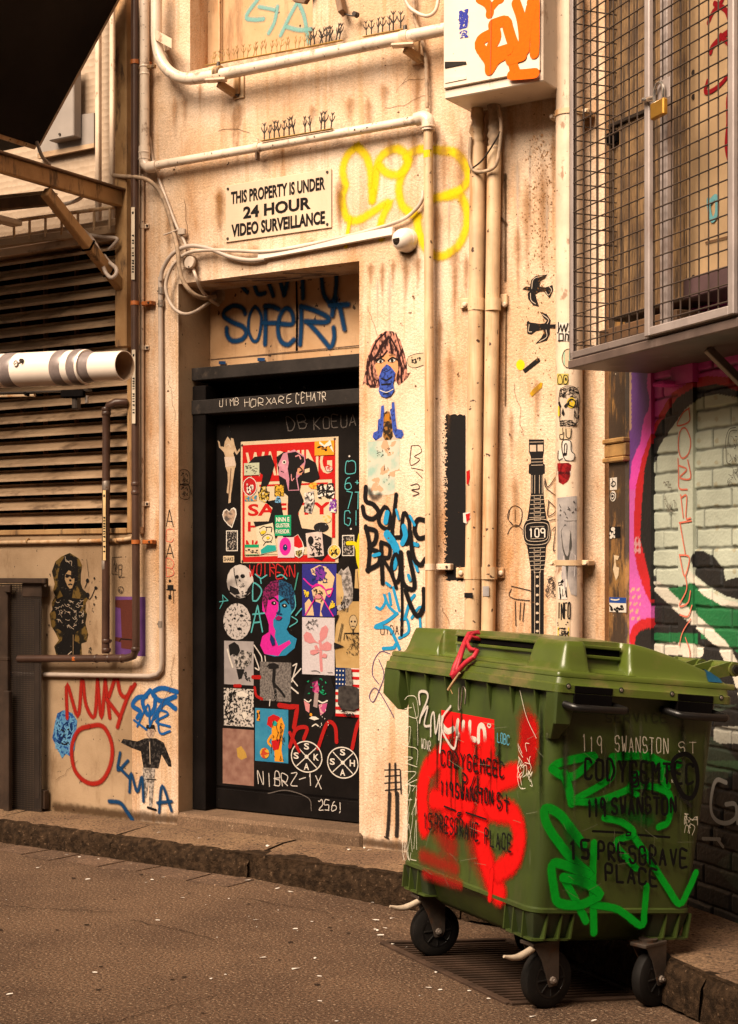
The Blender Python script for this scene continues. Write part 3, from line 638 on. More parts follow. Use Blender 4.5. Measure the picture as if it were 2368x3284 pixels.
# upper pipe with a wide bend
up = root('conduit_pipe', 'thick white pipe with a wide bend on brackets under the boarded niche', 'pipe', FAC.px(1000, 180, .09))
pipe(up, 'pipe', [(502, -60, .10), (502, 60, .10), (503, 130, .10), (516, 190, .10), (548, 232, .10), (600, 252, .10), (680, 243, .10), (800, 220, .10), (1000, 180, .10), (1450, 88, .10)], .030, m_white_pipe, 5, 16)
for x, y, wx in ((701, 232, 764), (1300, 118, 1340)):
    mb = MB(); c = FAC.px(x, y, .10); mb.lathe(c-ax*.02, ax, [(0, .033), (.04, .033)], m_rusty if x < 800 else m_cream, 16)
    b = c-Z*.045; mb.beam(b+FAC.N*.04-FAC.U*.05, b-FAC.N*.0+FAC.U*.05, .05, .012, Z, m_cream); mb.beam(b-Z*.01, V(b-Z*.05)-FAC.N*.085+FAC.U*.04, .035, .035, Z, m_rusty, .004)
    q = FAC.px(wx, y+52, .012); mb.bbox(q-FAC.U*.035-Z*.05, FAC.U*.07, Z*.14, -FAC.N*.011, m_creamrust, .004); mb.beam(q+Z*.07, q-Z*.03, .03, .03, FAC.U, m_rusty)
    mb.lathe(q-Z*.03, FAC.N, [(0, .01), (.012, .01)], m_screw, 8); mb.lathe(c+Z*.03, Z, [(0, .012), (.025, .009)], m_screw, 8); mb.build('bracket', up)
mb = MB(); c = FAC.px(535, 130, .1); mb.slab([FAC.px(497, 93, .135), FAC.px(552, 124, .135), FAC.px(552, 155, .135), FAC.px(497, 126, .135)], FAC.N, .006, m_cream); mb.slab([FAC.px(552, 124, .135), FAC.px(552, 155, .135), FAC.px(530, 163, .0), FAC.px(530, 135, .0)], FAC.U, .004, m_cream); mb.build('bracket', up)
# thin conduits
tc = root('conduit', 'thin cream conduit right beside the brown waste pipe', 'conduit', FAC.px(456, 1700, .02))
pipe(tc, 'tube', [(456, 560, .02), (455, 1000, .02), (455, 1690, .02)], .0125, m_cream, seg=10)
for y in (725, 1115, 1616): clip(tc, 455, y, .02, .0155, m_cream, 1, .025, .02)
mb = MB(); mb.bbox(FAC.px(447, 1712, .002), FAC.U*.035, Z*.045, FAC.N*.035, m_cream, .006); mb.build('junction', tc)
gc = root('conduit', 'grey conduit that bends left along the wall below the stencilled woman', 'conduit', FAC.px(500, 2165, .02))
pipe(gc, 'tube', [(515, 888, .02), (518, 1400, .02), (519, 2120, .02), (517, 2148, .02), (505, 2163, .02), (480, 2169, .02), (300, 2166, .02), (-100, 2160, .02)], .0135, m_grey_conduit, seg=10)
for y, s in ((932, -1), (973, -1), (2002, -1)): clip(gc, 517, y, .02, .0165, m_galv, s, .035, .008)
lc = root('conduit', 'thin dirty conduit along the sill below the louvres', 'conduit', FAC.px(200, 1737, .02))
pipe(lc, 'tube', [(424, 1726, .02), (395, 1731, .02), (300, 1735, .02), (-100, 1742, .02)], .0115, m_creamrust, seg=10)
for x in (375, 255, 90): collar(lc, 'clip', x, 1735, .02, .016, .012, m_rusty, FAC.U)
# cables
def cable(label, pts, r=.009, m=None, cat='cable', nm='cable', smooth=6):
    mb = MB(); mb.tube([FAC.px(*p) for p in pts], r, m or m_cable, 10, True, smooth); return tag(mb.build(nm, ang=60), label, cat)
cable('pale cable arching over the top of the grey conduit to the camera trunking', [(516, 900, .03), (522, 865, .035), (548, 820, .05), (585, 795, .055), (625, 788, .05), (680, 800, .04), (740, 824, .03), (800, 834, .025), (850, 830, .02)], .0115, m_grey_conduit)
cable('long pale cable looping from the door head up to the white downpipe', [(1357, 612, .02), (1354, 640, .025), (1335, 670, .025), (1290, 705, .025), (1200, 735, .02), (1080, 765, .022), (960, 792, .025), (850, 806, .03), (740, 803, .035), (660, 802, .045), (600, 812, .055), (555, 850, .06), (533, 905, .06), (537, 950, .055), (560, 990, .045), (592, 1007, .02), (625, 1000, -.04), (660, 978, -.14), (690, 958, -.24)], .0095, m_cable)
cable('rough taped cable from the bracket arm down into the door recess', [(362, 562, .06), (400, 566, .07), (440, 568, .085), (480, 580, .06), (515, 618, .03), (540, 680, .025), (556, 740, .025), (570, 800, .07), (574, 850, .08), (585, 895, .075), (612, 935, .05), (650, 955, -.03), (690, 952, -.2)], .0115, m_cable_dirty)
cable('thin straight cable slanting from the white elbow to the round junction box', [(480, 440, .012), (488, 500, .012), (505, 560, .012), (535, 640, .014), (565, 720, .016), (590, 770, .02), (600, 800, .03), (608, 825, .03)], .0085, m_cable)
cable('short cable from the round junction box into the recess hole', [(620, 862, .03), (632, 895, .03), (650, 935, -.04), (680, 965, -.15), (700, 978, -.25)], .009, m_cable)
mb = MB(); mb.beam(FAC.px(525, 753, .035), FAC.px(585, 732, .035), .01, .008, Z, m_cable); mb.beam(FAC.px(573, 745, .03), FAC.px(595, 742, .03), .02, .03, Z, m_cable); tag(mb.build('cable_tie'), 'cable tie strapping the two slanting cables together', 'cable tie')
jb = root('junction_box', 'round cream junction box among the looped cables', 'junction box', FAC.px(612, 842, .02))
mb = MB(); mb.lathe(FAC.px(618, 842, 0), FAC.N, [(0, .036), (.035, .036), (.04, .033)], m_cable_dirty, 20); mb.build('body', jb)
mb = MB(); mb.lathe(FAC.px(612, 842, .041), FAC.N, [(0, .033), (.012, .033), (.016, .03)], m_cable, 20); mb.lathe(FAC.px(606, 855, .057), FAC.N, [(0, .004), (.003, .004)], m_screw, 8); mb.build('lid', jb)
mb = MB(); mb.lathe(FAC.px(702, 950, -.269), FAC.N, [(0, .045), (.004, .04), (.012, .02)], m_cable_dirty, 14); mb.lathe(FAC.px(690, 945, -.25), FAC.N, [(0, .012), (.02, .012)], m_galv, 8); tag(mb.build('cable_gland'), 'grimy cable hole in the corner of the door recess', 'cable gland')
# left cables by the strut
cable('grey cable hanging in a loop behind the bracket strut', [(172, 675, .3), (200, 695, .3), (240, 720, .28), (290, 760, .25), (320, 810, .22), (335, 865, .2), (355, 890, .2), (372, 880, .19), (372, 860, .18), (350, 840, .16), (335, 820, .12)], .011, m_grey_conduit)
cable('short grey cable bent across the strut near the angle iron', [(146, 620, .3), (160, 650, .32), (200, 655, .34), (250, 640, .34), (285, 610, .3)], .010, m_grey_conduit)
cable('pale cable stub poking out below the guard rail', [(220, 742, .15), (280, 752, .15), (330, 760, .12), (375, 765, .1), (365, 785, .1), (350, 800, .1)], .010, m_grey_conduit)
cable('grey cable dropping from the awning corner', [(118, 455, .15), (135, 500, .16), (160, 530, .1)], .010, m_grey_conduit)
# white duct
du = root('plastic_duct', 'white plastic duct bound with grey tape, open end facing right', 'duct', FAC.px(200, 1240, 1.45))
DO = 1.45; DK = .865; A, Bp = FAC.px(-400, 1207, DO), FAC.px(352, 1174, DO); ax = (Bp-A).normalized(); A = A-ax*2.2
mb = MB(); mb.lathe(A, ax, [(0, .088*DK), ((Bp-A).length-.13, .088*DK), ((Bp-A).length-.125, .086*DK)], m_pvc, 40); mb.build('duct', du)
# narrower open mouth
e0 = Bp-ax*.16; n = 40; mb = MB(); a = ax.cross(Z).normalized(); b = ax.cross(a); vs = []
for h, r in ((0, .0725*DK), (.245, .0725*DK), (.2455, .069*DK), (.02, .069*DK)): vs += [e0+ax*h+(a*math.cos(2*math.pi*k/n)+b*math.sin(2*math.pi*k/n))*r for k in range(n)]
mb.add(vs, [(i*n+k, i*n+(k+1) % n, (i+1)*n+(k+1) % n, (i+1)*n+k) for i in range(2) for k in range(n)], m_pvc)
mb.add(vs, [(2*n+k, 2*n+(k+1) % n, 3*n+(k+1) % n, 3*n+k) for k in range(n)]+[tuple(3*n+k for k in range(n))], m_pvcin); mb.build('mouth', du)
def band(x, L, r, nm='tape_band', tilt=0):
    c = FAC.px(x, 1207-33*(x+400)/752, DO); mb = MB(); mb.lathe(c-ax*L/2, ax, [(0, r-.001), (.002, r), (L*.4, r+.0008), (L*.6, r), (L-.002, r), (L, r-.001)], m_tape, 40); return mb.build(nm, du)
band(48, .075, .0893*DK); band(212, .062, .0898*DK)
mb = MB(); c0 = Bp-ax*.135; mb.lathe(c0-ax*.05, ax, [(h, r*DK) for h, r in ((0, .0885), (.004, .0905), (.02, .091), (.03, .0895), (.045, .09), (.055, .084), (.062, .077), (.09, .0745), (.11, .0735))], m_tape, 40); mb.build('tape_band', du)
for k in (.75, 2.3):
    mb = MB(); c = Bp-ax*(.9+k); mb.tube([c+Z*.07, V((c.x, c.y, p0.z+.005))], .008, m_galv, 8); mb.lathe(c-ax*.015, ax, [(0, .079), (.03, .079)], m_galv, 30); mb.build('hanger_rod', du)
mb = MB(); c = FAC.px(245, 1262, DO); mb.bbox(c-ax*.07-Z*.02, ax*.13, FAC.N*.03, Z*.035, m_black, .006); mb.beam(c-Z*.01, c-Z*.07, .035, .03, ax, m_screw, .006); mb.beam(c-ax*.5+Z*.012, c+ax*.08+Z*.012, .03, .008, Z, m_screw, .002); mb.beam(c+ax*.06-Z*.01, c+ax*.062-Z*.045, .014, .014, ax, m_galv, .003)
mb.beam(FAC.px(95, 1262, DO), FAC.px(92, 1268, DO), .06, .02, ax, m_black); mb.tube([FAC.px(-300, 1274, DO), FAC.px(112, 1267, DO)], .008, m_creamrust, 8); mb.build('hanger', du)
mb = MB(); c = FAC.px(54, 1166, DO+.085*DK); mb.tube([c+FAC.N*.006+(ax*math.cos(k*math.pi/5)+Z*math.sin(k*math.pi/5))*.012 for k in range(11)], .003, m_galv, 6); mb.beam(c+ax*.01, c+ax*.035+Z*.012, .008, .008, Z, m_galv); mb.lathe(c+ax*.035+Z*.012, FAC.N, [(0, .009), (.014, .008)], m_screw, 8); mb.build('ring_clip', du)

# ---------------------------------------------------------------- sign, camera, spikes, cabinet
sg = thing('warning_sign', 'white video surveillance sign with black capitals above the door', 'sign', FAC.px(897, 755, 0))
f = Rect(FAC, 727, 597, 1066, 778); mb = MB(); mb.bbox(f(0, 1, .003), f.r, -f.d, FAC.N*.006, m_sign, .002)
art(mb, f, [('t', 'THIS PROPERTY IS UNDER', (.055, .12, .945, .345), m_ink, .036), ('t', '24 HOUR', (.175, .42, .815, .635), m_ink, .036), ('t', 'VIDEO SURVEILLANCE', (.06, .70, .945, .925), m_ink, .036)], .0105)
mb.build('sign_board', sg)
for x, y in ((.025, .06), (.965, .055), (.965, .94), (.022, .94)):
    mb = MB(); mb.lathe(f(x, y, .009), FAC.N, [(0, .008), (.004, .007)], m_screw, 10); mb.build('screw', sg)
tk = MB(); a, b = FAC.px(836, 836, .004), FAC.px(1268, 756, .004); tk.bbox(a, b-a, Z*.040, FAC.N*.026, m_white_plastic, .003)
tag(tk.build('cable_trunking'), 'slim white cable trunking leading to the dome camera', 'trunking')
sc = thing('security_camera', 'white dome security camera on the wall right of the sign', 'camera', FAC.px(1300, 770, 0))
c = FAC.px(1309, 772, 0); dv = (FAC.N+V((-.35, 0, -.18))).normalized()
mb = MB(); mb.lathe(c, FAC.N, [(0, .058), (.03, .058), (.038, .054)], m_white_plastic, 28); mb.build('base', sc)
mb = MB(); mb.lathe(c+FAC.N*.025, dv, [(0, .055), (.02, .055), (.034, .051), (.05, .042), (.06, .03), (.066, .014), (.067, .003)], m_white_plastic, 28); mb.build('shell', sc)
mb = MB(); s_ = dv.cross(Z).normalized(); u_ = s_.cross(dv)
q = c+FAC.N*.025
def dome(a, e, r=.0565): return q+dv*(r*math.cos(a)*math.cos(e)*1.22)+s_*(r*math.sin(a)*math.cos(e))+u_*(r*math.sin(e))
rows = [[dome(-.55+1.1*i/8, .15-.75*j/5) for i in range(9)] for j in range(6)]
mb.add([p for r_ in rows for p in r_], [(j*9+i, j*9+i+1, (j+1)*9+i+1, (j+1)*9+i) for j in range(5) for i in range(8)], m_glass_dark); mb.build('lens_window', sc)

def spike_proto(nm, m, r, hgt, parent):
    mb = MB(); b = FAC.uv(0, 0, .0); U, N = FAC.U, FAC.N
    mb.tube([b, b+Z*hgt*.45], r, m, 5)
    for k in (-1, 0, 1): mb.tube([b+Z*hgt*.38, b+Z*hgt*.6+U*k*hgt*.16, b+Z*hgt*(.78 if k else 1)+U*k*hgt*.2], [r, r*.8, r*.5], m, 5)
    for k in (-1, 1): mb.tube([b+Z*hgt*.82, b+Z*hgt*(1.02)+U*k*hgt*.13], [r*.8, r*.5], m, 5)
    return mb.build(nm, parent, origin=b)
def spikes(label, line, xs, dark, base, grp):
    (x0, y0), (x1, y1) = line; o = base; t = thing('bird_spike_strip', label, 'bird spikes', FAC.px((x0+x1)/2, (y0+y1)/2, o), grp)
    mb = MB(); mb.beam(FAC.px(x0, y0, o), FAC.px(x1, y1, o), .020, .003, Z, m_spike_base, .002); mb.build('base_strip', t)
    pr = {}
    for i, (x, lean) in enumerate(xs):
        m = m_spike if dark else m_spike_y; y = y0+(y1-y0)*(x-x0)/(x1-x0)
        if not pr:
            ob = spike_proto('spike', m, .0036 if dark else .0022, .082 if dark else .07, t); pr[0] = ob
        else: ob = pr[0].copy(); COL.objects.link(ob); ob.parent = t
        ob.location = FAC.px(x, y-2, o)-WL[t]; ob.rotation_euler = (random.uniform(-.15, .15), lean+random.uniform(-.1, .1), random.uniform(-.5, .5)); k = random.uniform(.85, 1.12); ob.scale = (k, k, k)
    return t
spikes('lower bird spikes of dark plastic on the pipe above the sign', ((838, 452), (1068, 412)), [(x, random.uniform(-.15, .15)) for x in (848, 864, 880, 897, 911, 928, 945, 979, 996, 1030, 1042, 1062)], True, .078, 'bird spike strips')
spikes('row of yellowed bird spikes standing along the sill of the niche', ((660, 210), (1000, 148)), [(x+random.uniform(-4, 4), random.uniform(-.15, .15)) for x in range(676, 1000, 15)], False, .03, 'bird spike strips')
spikes('dark clump of bird spikes at the middle of the upper pipe', ((990, 150), (1100, 128)), [(x, random.uniform(-.3, .3)) for x in (997, 1010, 1026, 1036, 1046, 1056, 1066, 1078, 1088)], True, .04, 'bird spike strips')
spikes('sparse dark bird spikes beside the flexible conduit on the upper pipe', ((1165, 118), (1300, 92)), [(x, random.uniform(-.15, .15)) for x in (1176, 1192, 1213, 1227, 1250, 1262, 1286)], True, .04, 'bird spike strips')
mb = MB(); mb.beam(FAC.px(1085, -30, .03), FAC.px(1100, 42, .06), .05, .03, FAC.U, m_rustdark); mb.tube([FAC.px(x, y, .05) for x, y in ((1092, 40), (1110, 45), (1130, 50), (1148, 48))], .004, m_screw, 6, True, 4); mb.lathe(FAC.px(1146, 48, .03), FAC.N, [(0, .015), (.03, .012)], m_screw, 8)
tag(mb.build('wall_bracket'), 'dark iron bracket with a dangling cable at the top edge', 'bracket')
mb = MB(); mb.slab([FAC.px(x, y, .04) for x, y in ((935, -40), (1005, -40), (975, 8), (938, 2))], FAC.N, .03, m_rustdark); tag(mb.build('wall_lamp'), 'rusty fitting hanging over the boarded niche', 'fitting')
mb = MB(); pts = [FAC.px(x, y, .03) for x, y in ((1326, -30), (1332, 60), (1352, 120), (1366, 180), (1369, 260), (1371, 345))]; pts = catmull(pts, 8); mb.tube(pts, [.011 if i % 2 else .0085 for i in range(len(pts))], m_cable_dirty, 10)
tag(mb.build('flexible_conduit', ang=60), 'ribbed brown flexible conduit dropping into the pipe elbow', 'conduit')
cable('pale cable loop at the top edge left of the cabinet', [(1290, -30, .05), (1312, 20, .06), (1345, 44, .06), (1375, 50, .06), (1398, 32, .06), (1408, -10, .05)], .009, m_cable)
# electrical cabinet
CB = FAC.back(.26); cb = thing('utility_cabinet', 'cream utility cabinet with orange graffiti on its door, top centre', 'cabinet', FAC.px(1600, 320, .13))
x0, x1, yb = 1426, 1742, 318; bl = CB.px(x0, yb); ur = CB.u(x1)-CB.u(x0)
mb = MB(); mb.bbox(bl, CB.U*ur, Z*1.5, -CB.N*.255, m_boxpaint, .005); mb.build('body', cb)
mb = MB(); db = CB.px(x0+2, 303, .0); zt = db.z; mb.bbox(V((db.x, db.y, bl.z+.045)), CB.U*(ur-.012), Z*1.4, CB.N*.014, m_boxpaint, .003)
PD = CB.back(.0142); f = Pix(PD); org = paint('orange_paint', (1.0, .145, .004), .0, 1, 0)
L_ = lambda w, *p: ('s', [(min(1000+x/2.044, 1716), y/2.044-max(0, (x-1170)/2.044)*.07) for x, y in p], w*.78/2.044, org)
blue_ink = paint('blue_ink', (.05, .06, .40)); wht = paint('sticker_white', (.74, .66, .58))
art(mb, f, [L_(70, (1100, -10), (1150, 20), (1170, 60), (1165, 100)), L_(60, (1170, 60), (1215, 10), (1240, 0)),
 L_(90, (1190, 160), (1270, 145), (1290, 200), (1320, 290), (1370, 380)), L_(90, (1190, 165), (1210, 240), (1180, 300)), L_(90, (1180, 220), (1110, 260), (1105, 310), (1150, 350), (1200, 350), (1290, 330)),
 L_(80, (1120, 340), (1160, 400), (1165, 460)), L_(70, (1170, 460), (1210, 400), (1260, 370)), L_(80, (1340, 30), (1370, 120), (1385, 220), (1390, 340)), L_(80, (1440, 30), (1470, 20), (1485, 150), (1480, 300), (1460, 370)),
 L_(90, (1395, 340), (1400, 250), (1440, 60)), L_(80, (1330, 380), (1320, 430), (1345, 500)), L_(80, (1310, 500), (1400, 500), (1490, 500)), L_(80, (1300, 400), (1380, 380)),
 ('s', [(1575.5, 0), (1575, 140), (1573, 278)], 1.2, m_screw)], .001)
mb.build('cabinet_door', cb)
for y, hm in ((202, m_iron), (250, m_boxpaint)):
    mb = MB(); mb.slab([PD.px(1427, y-5, .004), PD.px(1494, y-6, .004), PD.px(1496, y+2, .004), PD.px(1427, y+16, .004)], FAC.N, .004, hm); mb.build('hinge', cb)
paper('paper_cutout', 'small blue ink figure sticker on the utility cabinet door', 'sticker', CB.back(.0142), (1472, 32, 1505, 125), wht, [('n', (.1, .05, .9, .65), 40, .12, blue_ink), ('n', (.1, .75, .9, .98), 14, .08, blue_ink)], outline=[(.4, 0), (.8, .05), (1, .4), (.9, .7), (1, 1), (.1, .98), (.05, .7), (0, .3)])
# pair of pipes below the cabinet
pp = root('pipe_pair', 'two rusty cream pipes side by side below the utility cabinet', 'pipes', FAC.px(1550, 2300, .06))
pipe(pp, 'pipe', [(1533, 470, .055), (1531, 700, .055), (1516, 1900, .055), (1512, 2300, .055)], .0365, m_creamrust, seg=18)
pipe(pp, 'pipe', [(1586, 470, .05), (1583, 700, .05), (1568, 1900, .05), (1563, 2300, .05)], .033, m_creamrust, seg=18)
for x, wdt in ((1532, .034), (1587, .03)):
    mb = MB(); rg = random.Random(x); P_ = [FAC.px(x+rg.uniform(-3, 3), y, .055) for y in range(300, 490, 12)]; mb.tube(P_, [wdt*rg.uniform(.8, 1.12) for _ in P_], m_cable_dirty if x > 1550 else m_creamrust, 14); mb.build('wrapping', pp, ang=70)
for y, x0_, x1_ in ((977, 1529, 1582), (1838, 1516, 1570)):
    mb = MB()
    for x, r in ((x0_, .0405), (x1_, .037)): c = FAC.px(x, y, .054); mb.lathe(c-Z*.028, Z, [(0, r), (.056, r)], m_creamrust, 20)
    mb.bbox(FAC.px(x0_-48, y+16, .001), FAC.U*(FAC.u(x1_+50)-FAC.u(x0_-48)), Z*.05, FAC.N*.018, m_creamrust, .006)
    for x in (x0_-36, x1_+38): mb.lathe(FAC.px(x, y, .018), FAC.N, [(0, .013), (.01, .012), (.014, .007)], m_cream, 10)
    mb.build('pipe_clamp', pp)
mb = MB(); mb.tube([FAC.px(x, y, .10) for x, y in ((1510, 440), (1508, 520), (1525, 548), (1560, 548), (1590, 530), (1602, 480), (1608, 400), (1598, 340))], .0085, m_cable_dirty, 8, True, 8); tag(mb.build('cable', ang=60), 'dark ribbed cable looping in front of the two rusty pipes', 'cable')
mb = MB(); mb.tube([FAC.px(x, y, .105) for x, y in ((1515, 540), (1550, 510), (1590, 450), (1606, 420))], .004, m_screw, 6, True, 6); tag(mb.build('cable', ang=60), 'thin black wire crossing the two pipes under the cabinet', 'cable')
# stack pipe on the right
sp = root('downpipe', 'wide smooth cream downpipe left of the wire cage', 'pipe', FAC.px(1826, 2300, .08))
SPr = .060; SPo = .075
pipe(sp, 'pipe', [(1826, -40, SPo), (1826, 2300, SPo)], SPr, m_cream, seg=28)
for y in (365, 1805):
    c = FAC.px(1826, y, SPo); mb = MB(); mb.lathe(c-Z*.012, Z, [(0, SPr+.005), (.024, SPr+.005)], m_creamrust, 28); mb.bbox(c-FAC.U*.095-Z*.012-FAC.N*.07, FAC.U*.19, Z*.024, FAC.N*.075, m_creamrust, .004)
    for k in (-1, 1): mb.lathe(c+FAC.U*.083*k+FAC.N*.006, FAC.N, [(0, .01), (.008, .008)], m_cream, 8)
    mb.build('clip', sp)
# pipe wrapped drawing surface
class Cyl:
    def __init__(s, c, r): s.c, s.r, s.N, s.unit = V(c), r, FAC.N, .0014
    def __call__(s, x, y, o=0):
        d = ray(x, y); dx, dy = d.x, d.y; fx, fy = CAM.x-s.c.x, CAM.y-s.c.y; r = s.r+o
        a, b, c = dx*dx+dy*dy, 2*(fx*dx+fy*dy), fx*fx+fy*fy-r*r; D = b*b-4*a*c
        t = (-b-math.sqrt(max(D, 0)))/(2*a); return CAM+d*t
CY = Cyl(FAC.px(1826, 1500, SPo), SPr)
def cylpaper(name, label, cat, box, base, layers, outline=None, grp=None):
    x0, y0, x1, y1 = box; mb = MB(); n = 10
    def edge(s):           # vertical extent of outline at s
        if not outline: return 0, 1
        ys = []
        for i in range(len(outline)):
            a, b = outline[i], outline[(i+1) % len(outline)]
            if (a[0]-s)*(b[0]-s) <= 0 and a[0] != b[0]: ys.append(a[1]+(b[1]-a[1])*(s-a[0])/(b[0]-a[0]))
        return (min(ys), max(ys)) if ys else (.5, .5)
    for i in range(n):
        s0, s1 = i/n, (i+1)/n; a0, a1 = edge(s0+1e-4); b0, b1 = edge(s1-1e-4); X0, X1 = x0+(x1-x0)*s0, x0+(x1-x0)*s1
        mb.slab([CY(X0, y0+(y1-y0)*a0, .0016), CY(X1, y0+(y1-y0)*b0, .0016), CY(X1, y0+(y1-y0)*b1, .0016), CY(X0, y0+(y1-y0)*a1, .0016)], (CY(X0, y0)-CY.c)*V((1, 1, 0)), .0012, base)
    g = lambda x, y, o=0: CY(x0+(x1-x0)*x, y0+(y1-y0)*y, o)
    g.N = FAC.N; g.unit = (x1-x0)*.0014
    art(mb, g, layers, .0026); return tag(mb.build(name), label, cat, grp)
K = m_ink; cream_p = paint('aged_paper', (.66, .50, .33)); yel = paint('yellow_ink', (.74, .52, .04)); red = paint('red_ink', (.52, .012, .012)); grn = paint('mint_ink', (.28, .55, .40))
cylpaper('sticker', 'black and white lettering sticker on the cream downpipe beside the bird', 'sticker', (1788, 1034, 1826, 1094), wht, [('s', [(.1, .0), (.1, .55), (.3, .1), (.4, .5), (.6, .1), (.7, .5), (.9, .05)], .1, K, 0), ('s', [(0, .55), (1, .5)], .1, K, 0), ('s', [(.15, 1), (.15, .6), (.5, .6), (.5, .95), (.1, .97)], .1, K, 0), ('s', [(.65, .95), (.7, .6), (.95, .65), (.9, .95)], .1, K, 0)])
cylpaper('sticker', 'round sticker with a mint green patch on the downpipe at the cage corner', 'sticker', (1801, 1117, 1830, 1180), cream_p, [('r', (.25, .12, .98, .85), grn), ('s', [(.95, .02), (.4, .1), (.1, .4), (.15, .7), (.5, .95), (.95, .98)], .06, K)], [(0, .5), (.25, .1), (.7, 0), (1, .02), (1, .98), (.6, .99), (.2, .85)])
cylpaper('sticker', 'pair of small yellow drawings above the skull on the downpipe', 'sticker', (1787, 1198, 1824, 1233), paint('dull_yellow', (.60, .46, .12)), [('c', [(.1, .9), (.1, .3), (.3, .1), (.45, .5), (.45, .9)], .06, K), ('c', [(.6, .9), (.6, .2), (.9, .2), (.95, .6), (.85, .9)], .06, K), ('e', (.76, .5, .08, .15), K)])
cylpaper('paper_cutout', 'line drawn skull with yellow eye patch pasted on the downpipe', 'poster', (1790, 1236, 1862, 1368), paint('skull_paper', (.66, .52, .40)), [('n', (.08, .05, .92, .3), 60, .02, K, .18), ('n', (.08, .84, .85, .98), 50, .02, K, .16), ('n', (.72, .3, .95, .8), 36, .02, K, .16), ('e', (.6, .42, .2, .13), yel), ('s', [(.45, .4), (.6, .33), (.78, .4), (.7, .52), (.5, .48)], .05, K), ('s', [(.33, .5), (.45, .43)], .12, K), ('p', [(.16, .68), (.22, .54), (.3, .68), (.24, .74)], K), ('s', [(.05, .42), (.1, .5)], .1, K), ('r', (0, .5, .09, .75), yel), ('c', [(.05, .3), (.15, .08), (.5, 0.01), (.85, .08), (.98, .32), (.9, .6), (.88, .9), (.5, .99), (.12, .93), (.1, .6)], .03, K)],
 [(0, .4), (.1, .12), (.5, 0), (.88, .08), (1, .35), (.9, .65), (.88, .95), (.5, 1), (.1, .96), (.05, .6)])
cylpaper('sticker', 'tiny cup outline sticker under the skull on the downpipe', 'sticker', (1793, 1372, 1834, 1408), cream_p, [('s', [(.3, 0), (.3, .55), (.1, .6), (.1, .95), (.35, .95), (.4, .4)], .06, K), ('s', [(.55, .1), (.6, .8), (.9, .85), (.98, .1)], .07, K)])
cylpaper('sticker', 'white bubble letter sticker on the downpipe above the red shield', 'sticker', (1788, 1413, 1844, 1477), wht, [('c', [(.3, .02), (.75, .02), (.8, .5), (1, .7), (.95, .97), (.5, .98), (.3, .6)], .05, K), ('s', [(.4, .6), (.42, .2), (.55, .2), (.52, .7)], .05, K), ('e', (.43, .68, .1, .08), K), ('s', [(.05, .5), (.05, .95), (.3, .9)], .05, K)], [(0, .5), (.28, .4), (.3, 0), (.8, 0), (.85, .5), (1, .75), (.95, 1), (.02, 1)])
cylpaper('sticker', 'dark red shield sticker with a white bar on the downpipe', 'sticker', (1788, 1484, 1833, 1554), prnt('dark_red_gloss', (.16, .004, .006), (.30, .01, .012), 50), [('r', (.02, .38, .95, .55), wht), ('t', 'MEMORIES', (.06, .41, .92, .53), K)], [(0, 0.02), (.8, 0), (1, .1), (.98, .5), (.75, .85), (.4, 1), (0.02, .85)])
cylpaper('poster', 'torn grey photo poster of a figure wrapped round the downpipe', 'poster', (1788, 1590, 1851, 1912), prnt('grey_photo', (.30, .27, .27), (.47, .42, .40), 18, .5, sharp=.15), [('p', [(.18, .35), (.4, .28), (.7, .36), (.75, .5), (.6, .62), (.5, .85), (.4, .62), (.25, .52)], prnt('grey_photo_dark', (.06, .055, .05), (.13, .115, .105), 30)), ('p', [(.3, .6), (.7, .55), (.95, .6), (.9, .8), (.4, .95), (.2, .8)], prnt('grey_photo_light', (.42, .38, .38), (.55, .48, .46), 25)), ('s', [(0, .24), (.5, .25), (1, .25)], .02, K), ('n', (.05, .02, .95, .22), 14, .03, K, .1)], [(0, .02), (.5, .01), (1, 0), (1, 1), (.7, .98), (.3, .7), (0, .68)])
cylpaper('sticker', 'black and white face sticker at the foot of the grey photo poster', 'sticker', (1791, 1858, 1820, 1922), wht, [('n', (.05, .02, .6, .3), 10, .1, K), ('p', [(.1, .4), (.9, .38), (1, .9), (.2, 1)], K), ('e', (.5, .65, .25, .15), wht), ('s', [(.5, .5), (.5, .85)], .08, K)])
cylpaper('sticker', 'white info sticker low on the downpipe above the bin lid', 'sticker', (1789, 1932, 1830, 2050), cream_p, [('h', 'INFO', (.03, .03, .97, .45), .1, K, dict(sl=.1)), ('s', [(.0, .56), (.8, .54)], .1, K, 0), ('s', [(.0, .62), (.7, .6)], .06, K, 0), ('r', (.0, .68, .9, 1), yel), ('n', (.05, .7, .85, 1), 16, .06, K)])
